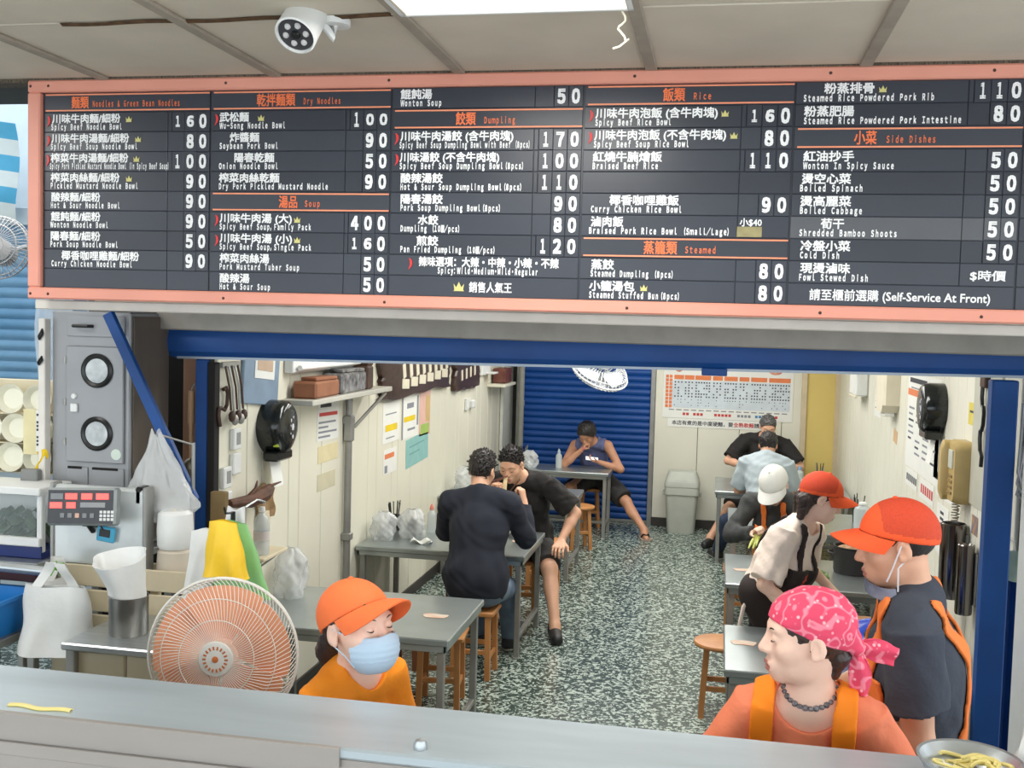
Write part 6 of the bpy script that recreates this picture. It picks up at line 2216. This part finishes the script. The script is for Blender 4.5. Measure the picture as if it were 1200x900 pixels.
M_cap_m = mat('cap_mesh', (204, 68, 36), .8, var=.10, scale=180)
M_cap_w = mat('cap_white', (228, 228, 222), .7, var=.03)
M_orange = mat('orange_cotton', (250, 148, 26), .8, bump=.45, bscale=26, var=.05, scale=6)
M_salmon_t = mat('salmon_cotton', (244, 136, 98), .8, bump=.45, bscale=26, var=.04, scale=5)
M_apron_o = mat('apron_orange', (255, 136, 6), .75, var=.03)
M_apron_p = mat('apron_pale_orange', (242, 128, 56), .75, var=.04)
M_navy_t = mat('slate_cotton', (58, 64, 76), .85, bump=.45, bscale=26, var=.06, scale=5)
M_cream_t = mat('cream_cotton', (238, 220, 206), .8, bump=.45, bscale=26, var=.03)
M_blk = mat('black_cotton', (30, 27, 27), .85, bump=.45, bscale=26, var=.1)
M_blk_b = mat('brown_black_cloth', (44, 34, 32), .85, var=.1)
M_jacket = mat('charcoal_jacket', (58, 60, 60), .75, bump=.45, bscale=26, var=.08)
M_sweater = mat('navy_sweater', (34, 38, 50), .9, var=.08, scale=8, bump=.1, bscale=160)
M_vest = mat('lilac_grey_vest', (98, 106, 148), .8, bump=.45, bscale=26, var=.06)
M_grey_t = mat('pale_grey_cotton', (172, 184, 190), .8, bump=.45, bscale=26, var=.04)
M_jeans = mat('blue_jeans', (70, 88, 112), .85, rgb2=(120, 138, 156), scale=5)
M_jeans_d = mat('dark_jeans', (40, 54, 78), .85, var=.12)
M_trou = mat('dark_trousers', (46, 46, 52), .85, bump=.45, bscale=26, var=.08)
M_shorts = mat('dark_shorts', (52, 50, 50), .85, bump=.45, bscale=26, var=.08)
M_shoe = mat('black_shoe', (34, 35, 38), .5, var=.1)
M_sole = mat('white_sole', (214, 212, 204), .5)
M_sole_d = mat('dark_sole', (40, 40, 42), .6)
M_mask_b = mat('mask_blue', (196, 219, 238), .7, var=.03)
M_mask_w = mat('mask_white', (226, 230, 234), .6)
DOWN = (0, 0, -1)


def stand_legs(pel, face, s=1.0, gap=.10):
    f = facing(face)
    r = np.cross(f, (0, 0, 1))
    out = {}
    for q, sg in (('R', 1), ('L', -1)):
        a = V3(pel[0], pel[1], 0) + r * gap * sg - f * .02
        out[q] = dict(ankle=(a[0], a[1], .085), hint=f, toe=tuple(a + f * .17))
    return out


# 1. woman in the orange cap and blue face mask, behind the counter
p = Person('person in an orange cap, blue face mask and bright orange shirt behind the counter', (-1.03, 2.95, 0),
           (-1.05, 2.98, .86), (-1.04, 2.95, 1.15), (-1.01, 2.92, 1.325), (-.985, 2.86, 1.468), 66, 62, -8, 0, s=.92, female=True, hs=1.09, h=.005, shw=.145,
           arms={'R': dict(wrist=(-.92, 2.80, .86), hint=(-.6, -.1, -.4), palm=(0, .3, -1)), 'L': dict(wrist=(-.80, 3.02, .88), hint=(-.1, .5, -.5), palm=(0, 0, -1), side=-1)},
           legs=stand_legs((-1.05, 2.98, 0), 48))
p.body(M_skin, M_lip)
p.face(M_hair_b, M_eye, closed=True)
p.hair(M_hair_b, front=.048, slope=.75, nape=-.10, grow=.010, extra=[('c', (0, -.095, -.03), (0.0, -.125, -.075), .040, .032), ('c', (0, -.125, -.075), (.0, -.115, -.145), .030, .010)], seed=3, down=.06, under=(.070, .50))
p.shirt(M_orange, 'shirt', .012, .62, hem=-.02, neck_r=.074, seed=11, folds=.005, front_drop=.028)
p.trousers(M_trou, seed=2)
p.shoes(M_shoe, M_sole_d)
p.cap(M_cap_o, None, tilt=.50, zf=.070, L=.085, rx=.088, droop=.040, top=.096, lift=.18)
def add_mask(p, m, chin=False, dy=0.0, dz=0.0):
    f = p.headfield(h=.003)
    f.add(p.hp([('e', (0, .050 + dy, -.052 + dz), (.062, .070, .066)), ('e', (0, .086 + dy, -.028 + dz), (.028, .032, .030))]), .03)
    x, y, z = p.loc(f)
    f.d = np.abs(f.d - .002) - .0028
    pl = (np.abs(((z - dz + .055) / .016) % 1 - .5) - .5) * .0035
    f.d = f.d + (pl * (np.abs(z - dz + .048) < .03)).astype(np.float32)
    reg = np.maximum(np.maximum(z - dz - (-.014 + .006 * np.clip(1 - np.abs(x) / .03, 0, 1)), -.112 - z + dz), (.034 + dy) - y - .12 * np.abs(z - dz + .06))
    f.d = np.maximum(f.d, reg * p.hs).astype(np.float32)
    o = f.build('face_mask', m, p.t, p.o)
    for sx in (1, -1):
        for z0, z1 in ((-.018, .010), (-.090, -.028)):
            b = MB().tube([(sx * .057, .040 + dy, z0 + dz), (sx * .070, .022, (z0 + dz + z1) / 2), (sx * .082, -.012, z1)], .0018, 6)
            e = p.local_part('ear_loop', m, b)
            e.parent = o
    return o
add_mask(p, M_mask_b)

# 2. woman in the pink bandana
p = Person('person in a pink patterned bandana, salmon T-shirt and orange apron behind the counter', (.27, 2.95, 0),
           (.27, 2.98, .93), (.265, 2.94, 1.20), (.27, 2.90, 1.375), (.255, 2.87, 1.540), -8, -84, 2, 0, s=.98, female=True, hs=1.10, h=.005, shw=.150,
           arms={'R': dict(wrist=(.08, 2.76, .93), hint=(-.25, .1, -.3), palm=(1, 0, 0)), 'L': dict(wrist=(.46, 2.76, .93), hint=(.25, .1, -.3), palm=(-1, 0, 0), side=-1)},
           legs=stand_legs((.27, 2.98, 0), -8))
p.body(M_skin, M_lip)
p.face(M_hair, M_eye, closed=True)
p.hair(M_hair_b, front=.05, slope=1.0, nape=-.085, grow=.006, extra=[('c', (0, -.062, -.045), (0, -.058, -.080), .040, .022)], seed=4, down=.04, under=(.046, .42))
p.shirt(M_salmon_t, 'shirt', .012, .75, hem=-.02, neck_r=.088, seed=12, folds=.005, neck_dz=.012, front_drop=.034)
def strap_mask(lines, w):
    """lines: list of ((x, z), (x, z), front?) in the chest frame"""
    def m(x, y, z):
        d = None
        for (a, b_, fr) in lines:
            ax, az = b_[0] - a[0], b_[1] - a[1]
            L = ax * ax + az * az
            t_ = np.clip(((x - a[0]) * ax + (z - a[1]) * az) / L, 0, 1)
            q = np.sqrt((x - a[0] - t_ * ax) ** 2 + (z - a[1] - t_ * az) ** 2) - w
            q = np.maximum(q, (-y if fr > 0 else y) - .03 if fr else q)
            d = q if d is None else np.minimum(d, q)
        return d
    return m
p.over('apron_strap', M_apron_o, strap_mask([((.115, -.16), (.105, .20), 0)], .030), .008, .005)
p.over('apron_strap', M_apron_o, strap_mask([((-.095, -.16), (-.105, .20), 0)], .030), .008, .005)
p.over('apron_bib', M_apron_o, lambda x, y, z: np.maximum(np.maximum(np.abs(x) - .15, z + .10), -y), .009, .005)
p.trousers(M_trou, seed=3)
p.shoes(M_shoe, M_sole_d)
# bandana: cap of cloth with knot and two tails
M_band = bpy.data.materials.new('pink_paisley')
M_band.use_nodes = True
nt = M_band.node_tree
pb = nt.nodes['Principled BSDF']
tc = nt.nodes.new('ShaderNodeTexCoord')
vo = nt.nodes.new('ShaderNodeTexVoronoi')
vo.inputs['Scale'].default_value = 46
nz = nt.nodes.new('ShaderNodeTexNoise')
nz.inputs['Scale'].default_value = 16
nz.inputs['Detail'].default_value = 1
wv = nt.nodes.new('ShaderNodeMath')
wv.operation = 'SINE'
ml = nt.nodes.new('ShaderNodeMath')
ml.operation = 'MULTIPLY'
ml.inputs[1].default_value = 30
nt.links.new(tc.outputs['Object'], vo.inputs['Vector'])
nt.links.new(tc.outputs['Object'], nz.inputs['Vector'])
nt.links.new(nz.outputs['Fac'], ml.inputs[0])
nt.links.new(ml.outputs[0], wv.inputs[0])
r1 = nt.nodes.new('ShaderNodeValToRGB')
r1.color_ramp.elements[0].position, r1.color_ramp.elements[0].color = .35, (*lin((226, 70, 102)), 1)
r1.color_ramp.elements[1].position, r1.color_ramp.elements[1].color = .95, (*lin((242, 136, 154)), 1)
nt.links.new(wv.outputs[0], r1.inputs['Fac'])
r2 = nt.nodes.new('ShaderNodeValToRGB')
r2.color_ramp.elements[0].position, r2.color_ramp.elements[0].color = .13, (1, 1, 1, 1)
r2.color_ramp.elements[1].position, r2.color_ramp.elements[1].color = .24, (0, 0, 0, 1)
nt.links.new(vo.outputs['Distance'], r2.inputs['Fac'])
mx = nt.nodes.new('ShaderNodeMixRGB')
nt.links.new(r2.outputs['Color'], mx.inputs['Fac'])
nt.links.new(r1.outputs['Color'], mx.inputs['Color1'])
mx.inputs['Color2'].default_value = (*lin((250, 186, 192)), 1)
nt.links.new(mx.outputs['Color'], pb.inputs['Base Color'])
pb.inputs['Roughness'].default_value = .75
f = p.headfield(h=.0035, down=.03)
f.add(p.hp([('e', (0, -.012, .034), (.084, .106, .090)), ('c', (0, -.10, -.012), (0, -.105, -.035), .030, .022)]), .02)
x, y, z = p.loc(f)
f.d = np.maximum(f.d, ((.046 + (y - .085) * .40 - z) * p.hs).astype(np.float32))
f.add(p.hp([('e', (0, -.112, -.022), (.030, .022, .022))]), .006)
f.folds(.0016, 120, 4, (.4, 1, 1.4))
bd = f.build('bandana', M_band, p.t, p.o)
for sx, pts_ in ((1, [(.01, -.12, -.02), (.02, -.165, -.035), (.03, -.215, -.055)]), (-1, [(0, -.118, -.03), (-.01, -.128, -.08), (-.005, -.118, -.135)])):
    a_, b_, c_ = (V3(*q) for q in pts_)
    def tail(u, v):
        q = a_ * (1 - v) ** 2 + b_ * 2 * v * (1 - v) + c_ * v * v
        w = .012 + .026 * math.sin(min(1, v * 1.15) * 2.4)
        dirw = V3(0, .35, -1) if sx > 0 else V3(0, 1, .2)
        return q + dirw * (u - .5) * 2 * w * .7 + V3(.006 * math.sin(u * 7 + v * 3), 0, 0)
    b = MB().sheet(tail, 9, 14, .004)
    e = p.local_part('bandana_tail', M_band, b)
    e.parent = bd
b = MB()
nc, un = p.neck + p.up * .030 + p.fw * .006, p.up
for k in range(30):
    a = 2 * math.pi * k / 30
    q = nc + p.rt * .068 * math.cos(a) + p.fw * .070 * math.sin(a) - un * .030 * max(0, math.sin(a)) - p.o
    b.ball(q, (.0085, .0085, .007 + .002 * (k % 2)), 8)
b.build('necklace', mat('dark_beads', (58, 52, 56), .25, rgb2=(150, 146, 150), scale=120), p.t)

# 3. man in the orange cap and slate T-shirt
p = Person('person in an orange mesh-back cap, slate T-shirt and orange apron, mask pulled under the chin', (.62, 3.36, 0),
           (.63, 3.40, 1.02), (.615, 3.37, 1.36), (.595, 3.35, 1.565), (.54, 3.32, 1.715), -98, -92, 10, 0, s=1.05, hs=1.08, h=.005, shw=.178,
           arms={'L': dict(wrist=(.34, 3.17, 1.20), hint=(.6, 0, -1), palm=(0, .3, -1), side=-1), 'R': dict(wrist=(.36, 3.50, 1.18), hint=(.3, .5, -.5), palm=(0, -.3, -1))},
           legs=stand_legs((.63, 3.40, 0), -112))
p.body(M_skin2, M_lip)
p.face(M_hair, M_eye)
p.hair(M_hair, front=.06, slope=.85, nape=-.048, grow=.004, amp=.001, seed=5, under=(.050, .30))
p.shirt(M_navy_t, 'shirt', .020, .66, hem=-.08, neck_r=.066, seed=13, folds=.005, loose=.006, slw=.020)
p.over('apron_strap', M_apron_p, strap_mask([((-.115, .20), (-.10, -.05), 1), ((-.115, .20), (-.012, .015), -1)], .026), .008, .0055)
p.over('apron_strap', M_apron_p, strap_mask([((.115, .20), (.10, -.05), 1), ((.115, .20), (.012, .015), -1), ((.0, .03), (-.09, -.34), -1)], .026), .009, .0055)
p.over('apron', M_apron_p, lambda x, y, z: np.maximum(np.maximum(z + .02, -y - .02 - .35 * np.clip(-.18 - z, 0, .2)), np.abs(x) - .17), .010, .006)
p.trousers(M_jeans_d, seed=4)
f = p.trouser_field
x, y, z = np.broadcast_arrays(*f.local(p.pel, p.T))
g = Field.__new__(Field)
g.lo, g.h, g.ax = f.lo, f.h, f.ax
g.d = np.maximum(np.abs(f.d - .016) - .006, np.maximum(np.maximum(z - .10, -z - .45), -y - .08)).astype(np.float32)
g.build('apron_skirt', M_apron_p, p.t, p.o)
p.shoes(M_shoe, M_sole_d)
p.cap(M_cap_r, M_cap_m, tilt=.30, zf=.050, L=.078, rx=.088, droop=.030, top=.100)
b = MB()
def chinmask(u, v):
    a = math.radians(-95 + 190 * u)
    return (.062 * math.sin(a), .030 + .066 * math.cos(a), -.098 - .034 * v + .010 * math.cos(a * 2) + .012 * math.sin(v * 3.1))
b.sheet(chinmask, 25, 8, .007)
o = p.local_part('face_mask', mat('mask_dark', (74, 80, 104), .7, rgb2=(150, 158, 176), scale=14), b)
for sx in (1, -1):
    for y0, z0 in ((.045, -.085), (.020, -.115)):
        e = p.local_part('ear_loop', M_mask_w, MB().tube([(sx * .066, y0, z0), (sx * .076, y0 * .6, -.05), (sx * .082, -.008, .020 if y0 > .03 else -.03)], .0022, 6))
        e.parent = o

# 4. woman in the cream T-shirt and black apron
p = Person('person in an orange cap, cream T-shirt and black apron looking down at the table', (.33, 6.12, 0),
           (.32, 6.12, .86), (.40, 6.10, 1.10), (.485, 6.08, 1.27), (.575, 6.05, 1.425), 58, 96, 24, 0, s=1.0, female=True, hs=1.12, h=.006,
           arms={'R': dict(wrist=(.47, 5.86, .80), hint=(-.5, -.2, -.3), palm=(0, .2, -1)), 'L': dict(wrist=(.68, 6.30, .86), hint=(-.2, .6, -.4), palm=(0, -.2, -1), side=-1)},
           legs=stand_legs((.32, 6.12, 0), 98))
p.body(M_skin, M_lip)
p.face(M_hair, M_eye, closed=True)
p.hair(M_hair_b, front=.058, slope=.9, nape=-.10, grow=.010, extra=[('c', (.04, -.07, -.04), (.05, -.06, -.12), .045, .020), ('c', (-.04, -.07, -.04), (-.05, -.06, -.12), .045, .020)], seed=6, down=.05, under=(.052, .36))
p.shirt(M_cream_t, 'shirt', .016, .92, hem=.02, neck_r=.074, seed=14, folds=.007, loose=.012, slw=.024)
p.over('apron_strap', M_blk_b, strap_mask([((.075, -.08), (.095, .20), 1), ((.095, .20), (.02, -.06), -1)], .017), .009, .006)
p.over('apron_strap', M_blk_b, strap_mask([((-.075, -.08), (-.095, .20), 1), ((-.095, .20), (-.02, -.06), -1)], .017), .009, .006)
p.over('apron_bib', M_blk_b, lambda x, y, z: np.maximum(np.maximum(z + .03, -y + .01), np.abs(x) - .155), .012, .008)
em = p.over('emblem', mat('emblem_red', (206, 62, 48), .6), lambda x, y, z: np.sqrt((x - .02) ** 2 + (z + .085) ** 2) - .040 * (.70 + .30 * np.cos(6 * np.arctan2(z + .085, x - .02))) + 10 * (y < 0), .019, .005)
p.trousers(M_blk_b, seed=5, grow=.02, slw=.03)
b = MB().tube([(-.12, -.13, .86), (-.15, -.14, .80), (-.17, -.14, .68), (-.165, -.14, .62)], [.010, .012, .012, .014], 8)
b.build('apron_tie', M_cream_t, p.t)
p.shoes(M_shoe, M_sole)
p.cap(M_cap_r, M_cap_m, tilt=.36, zf=.052, L=.080, rx=.089, droop=.036, top=.098)

# 5. worker in the white cap peeling vegetables
p = Person('person in a white cap and charcoal jacket bent over vegetables', (.47, 8.25, 0),
           (.50, 8.30, .56), (.47, 8.20, .90), (.45, 8.11, 1.09), (.425, 7.98, 1.205), -14, -24, 52, 0, s=.98, hs=1.16, h=.009,
           arms={'R': dict(wrist=(.29, 7.86, .86), hint=(-.6, .2, -.5), palm=(.4, 0, -1), dir=(.2, -.5, .4), curl=1.0), 'L': dict(wrist=(.52, 7.84, .84), hint=(.6, .2, -.5), palm=(-.4, 0, -1), side=-1, curl=1.0)},
           legs={'R': dict(ankle=(.34, 7.98, .085), hint=(-.1, -.8, .6), toe=(.32, 7.82, 0)), 'L': dict(ankle=(.62, 7.98, .085), hint=(.1, -.8, .6), toe=(.64, 7.82, 0))})
p.body(M_skin, M_lip)
p.hair(M_hair, front=.06, slope=.9, nape=-.09, grow=.008, seed=7, under=(.048, .30))
p.shirt(M_jacket, 'jacket', .018, long=True, hem=-.08, neck_r=.072, seed=15, folds=.008, loose=.012, slw=.018)
p.over('apron_strap', M_apron_p, strap_mask([((.07, -.2), (.075, .2), 1)], .022), .009, .006)
p.over('apron_strap', M_apron_p, strap_mask([((-.07, -.2), (-.075, .2), 1)], .022), .009, .006)
p.trousers(M_trou, seed=6)
p.shoes(M_shoe, M_sole)
p.cap(M_cap_w, None, tilt=.30, zf=.048, L=.080, rx=.090, droop=.030, top=.102)
b = MB()
for k in range(7):
    b.tube([(.30 + .012 * k, 7.80 - .01 * (k % 3), .86), (.27 + .02 * k, 7.72, .82 - .02 * (k % 2)), (.25 + .03 * k, 7.66, .79)], [.010, .012, .004], 6)
tag(b.build('vegetable_stalks', mat('stalk_green', (168, 182, 74), .5, rgb2=(206, 204, 120), scale=30)), 'yellow-green vegetable stalks in the hands of the white-capped worker', 'vegetables')

# 6. man in the navy sweater seen from behind
p = Person('person in a navy sweater seen from behind, eating at the noodle table', (-1.53, 6.85, 0),
           (-1.53, 6.80, .57), (-1.54, 6.90, .98), (-1.55, 6.965, 1.185), (-1.56, 7.05, 1.325), 172, 168, 18, 0, s=1.04, hs=1.06, h=.008, shw=.205,
           arms={'R': dict(wrist=(-1.29, 7.20, 1.09), hint=(.25, -.3, -1), palm=(-.8, .2, .3), dir=(-.2, .1, .9), curl=1.1), 'L': dict(wrist=(-1.66, 7.33, .79), hint=(-.7, -.1, -.3), palm=(0, 0, -1), side=-1)},
           legs={'R': dict(ankle=(-1.40, 7.38, .085), hint=(.1, .8, .6), toe=(-1.38, 7.56, 0)), 'L': dict(ankle=(-1.62, 7.42, .085), hint=(-.1, .8, .6), toe=(-1.62, 7.60, 0))})
p.body(M_skin2, M_lip)
p.hair(M_hair, front=.064, slope=1.0, nape=-.070, grow=.012, amp=.002, tufts=520, seed=8, sweep=(.6, .2, .6), tl=.022, top=1.6, side=.5, tr=.0052)
p.shirt(M_sweater, 'sweater', .020, long=True, hem=-.055, neck_r=.066, seed=16, folds=.006, loose=.022, slw=.020, front_drop=.0, bag=.050)
p.trousers(M_jeans, seed=7, grow=.008, slw=.0115, folds=.003, top=.12)
p.shoes(M_shoe, M_sole)

# 7. man in the black T-shirt eating noodles
p = Person('person in a black T-shirt and shorts eating noodles, one hand on his knee', (-1.47, 8.3, 0),
           (-1.46, 8.40, .57), (-1.475, 8.26, .96), (-1.50, 8.14, 1.145), (-1.54, 8.00, 1.245), -4, -10, 24, 0, s=1.06, hs=1.10, h=.007, shw=.21,
           arms={'L': dict(wrist=(-1.145, 8.035, .675), hint=(.7, .6, .1), palm=(0, -.25, -1), dir=(-.05, -.8, -.30), side=-1, curl=.5, spread=1.25, hs=1.05), 'R': dict(wrist=(-1.68, 7.86, 1.06), hint=(-.7, .2, -.6), palm=(.6, -.3, -.2), dir=(.5, -.3, .5), curl=1.0)},
           legs={'L': dict(ankle=(-1.13, 7.76, .085), hint=(.3, -.9, .7), toe=(-1.08, 7.56, 0)), 'R': dict(ankle=(-1.62, 7.88, .085), hint=(-.2, -.8, .6), toe=(-1.64, 7.70, 0))})
p.body(M_skin2, M_lip)
p.face(M_hair, M_eye, closed=True)
p.hair(M_hair, front=.078, slope=1.25, nape=-.060, grow=.005, amp=.002, tufts=620, seed=9, sweep=(.1, .3, 1.2), tl=.020, top=1.7, side=.3, tr=.0042)
p.shirt(M_blk, 'shirt', .016, .80, hem=-.06, neck_r=.074, seed=17, folds=.007, loose=.014, slw=.024, bag=.02)
p.trousers(M_shorts, 'shorts', to=.44, seed=8, grow=.008, slw=.012, folds=.003, top=.14)
p.shoes(M_shoe, M_sole_d)
bw = thing('noodle_bowl', 'white noodle bowl under the chin of the man in the black T-shirt', 'bowl', (-1.56, 7.78, .731))
MB().lathe([(0, 0), (.045, 0), (.05, .012), (.085, .05), (.095, .075), (.098, .075), (.09, .05), (.05, .018), (0, .016)], n=32).lathe([(0, .058), (.084, .056)], n=24).build('bowl', M_bowl, bw)
b = MB()
for k in range(7):
    b.tube([(-1.56 + .003 * (k - 3), 7.875 + .003 * k, 1.165), (-1.56 + .005 * (k - 3), 7.84, 1.08), (-1.565 + .004 * (k - 3), 7.80, .95), (-1.57 + .008 * (k - 3), 7.78, .79)], .003, 6)
o = b.build('noodles', mat('cream_noodle', (232, 212, 164), .5))
tag(o, 'strands of noodles lifted from bowl to mouth of the man in black', 'noodles')
def chopsticks(label, a, b_, off):
    t = thing('chopsticks', label, 'chopsticks', a)
    for k in (0, 1):
        MB().cyl(V3(*off) * k, V3(*b_) - V3(*a) + V3(*off) * k * .3, .0042, .003, 8).build('stick', mat('chopstick_wood', (120, 70, 50), .5), t)
    return t
chopsticks('chopsticks held to his mouth by the man in the black T-shirt', (-1.70, 7.79, 1.10), (-1.54, 7.86, 1.175), (0, .015, .02))
chopsticks('chopsticks raised in the right hand of the man in the navy sweater', (-1.345, 7.26, 1.24), (-1.50, 7.40, 1.05), (.012, 0, .012))
bw2 = dup(bw, (-1.60, 7.53, .731), None, 'white noodle bowl in front of the man in the navy sweater')

# 8. man in the vest looking at his phone
p = Person('person in a lilac-grey sleeveless vest and dark shorts looking at a phone', (-1.38, 12.2, 0),
           (-1.36, 12.23, .55), (-1.385, 12.13, .88), (-1.40, 12.0, 1.02), (-1.43, 11.86, 1.10), -6, -16, 36, 0, s=1.02, hs=1.05, h=.010,
           arms={'L': dict(wrist=(-1.27, 11.82, .80), hint=(.8, .2, -.5), palm=(-.3, 0, 1), dir=(-.9, -.2, .2), side=1, curl=.6), 'R': dict(wrist=(-1.49, 11.80, .92), hint=(-.8, .0, -.8), palm=(.6, .3, .4), dir=(.4, .2, .6), curl=1.1)},
           legs={'L': dict(ankle=(-.745, 11.72, .085), hint=(.9, .1, .7), toe=(-.70, 11.52, 0)), 'R': dict(ankle=(-1.55, 11.95, .085), hint=(-.3, -.8, .6), toe=(-1.57, 11.78, 0))})
p.body(M_skin3, M_lip)
p.face(M_hair, M_eye, closed=True)
p.hair(M_hair, front=.058, slope=1.1, nape=-.07, grow=.026, amp=.003, tufts=260, seed=10, sweep=(0, .3, .3), top=1.3)
p.shirt(M_vest, 'vest', .014, hem=-.06, neck_r=.085, sleeveless=True, seed=18, folds=.006, vneck=.09)
p.trousers(M_shorts, 'shorts', to=.44, seed=9, grow=.02, slw=.03)
for q in ('L', 'R'):
    fd = p.legs[q]['fd']
    a = p.an[q]
    c = V3(a[0], a[1], .012) + fd * .06 - p.o
    xx, yy, _ = V3(fd[1], -fd[0], 0), fd, 0
    R_ = np.stack([xx, yy, V3(0, 0, 1)], 1)
    sd = MB().loft([[tuple(c + R_ @ V3(q2[0] * (.9 if q2[1] < 0 else 1.05), q2[1], z_)) for q2 in rounded(.12, .31, .05)] for z_ in (-.012, .008)]).build('flip_flop', mat('worn_sandal', (150, 138, 126), .7), p.t)
    MB().tube([c + R_ @ V3(.045, .0, .005), c + R_ @ V3(.03, .06, .055), c + R_ @ V3(0, .09, .05), c + R_ @ V3(-.03, .06, .055), c + R_ @ V3(-.045, 0, .005)], .008, 6).build('strap', M_blk, sd)
ph = thing('phone', 'phone held in the hand of the man in the vest', 'phone', (-1.36, 11.80, .835))
Rp = rotm(.5, .1, .2)
MB().box((0, 0, 0), (.15, .075, .010), Rp, .004).build('case', M_black, ph)
MB().box(Rp @ V3(0, 0, .006), (.14, .066, .002), Rp, .001).build('screen', mat('lit_screen', (226, 232, 236), .2, emit=.7), ph)

# 9. man in black by the back wall, and 10. man in grey with his back to the street
p = Person('person in a black T-shirt facing the street at the back-wall table', (.5, 12.1, 0),
           (.48, 12.14, .57), (.50, 12.06, .98), (.52, 11.98, 1.16), (.54, 11.88, 1.275), -4, 6, 26, 0, s=1.03, hs=1.05, h=.010, shw=.205,
           arms={'R': dict(wrist=(.30, 11.72, .86), hint=(-.8, .2, -.5), palm=(0, .3, -1), dir=(.8, -.4, .1), curl=.9), 'L': dict(wrist=(.72, 11.70, .84), hint=(.8, .2, -.5), palm=(0, .3, -1), side=-1)},
           legs={'R': dict(ankle=(-.03, 11.56, .085), hint=(-.7, -.6, .6), toe=(-.09, 11.36, 0)), 'L': dict(ankle=(.65, 11.85, .085), hint=(.1, -.8, .6), toe=(.66, 11.66, 0))})
p.body(M_skin2, M_lip)
p.face(M_hair_g, M_eye, closed=True)
p.hair(M_hair_g, front=.068, slope=1.1, nape=-.07, grow=.007, tufts=120, seed=12, tl=.014)
p.shirt(M_blk, 'shirt', .016, .85, hem=-.06, neck_r=.070, seed=19, folds=.007, loose=.016, slw=.022)
p.trousers(M_shorts, 'shorts', to=.44, seed=10, grow=.02, slw=.025)
p.shoes(M_shoe, M_sole_d)
p = Person('person in a pale grey T-shirt and jeans with their back to the street', (.46, 10.3, 0),
           (.47, 10.30, .57), (.47, 10.42, .95), (.475, 10.50, 1.11), (.49, 10.58, 1.215), 180, 176, 24, 0, s=1.03, hs=1.05, h=.010, shw=.178,
           arms={'L': dict(wrist=(.34, 10.80, .79), hint=(-.4, -.2, -.8), palm=(0, 0, -1), side=-1), 'R': dict(wrist=(.62, 10.80, .79), hint=(.4, -.2, -.8), palm=(0, 0, -1))},
           legs={'L': dict(ankle=(.05, 10.88, .085), hint=(-.6, .6, .7), toe=(-.02, 11.06, 0)), 'R': dict(ankle=(.60, 10.80, .085), hint=(.1, .8, .6), toe=(.62, 10.98, 0))})
p.body(M_skin2, M_lip)
p.hair(M_hair, front=.064, slope=1.0, nape=-.068, grow=.010, tufts=150, seed=13, tl=.016)
p.shirt(M_grey_t, 'shirt', .017, .85, hem=-.07, neck_r=.068, seed=20, folds=.007, loose=.018, slw=.022, front_drop=.0, bag=.02)
p.trousers(M_jeans_d, seed=11, grow=.018)
p.shoes(M_shoe, M_sole)
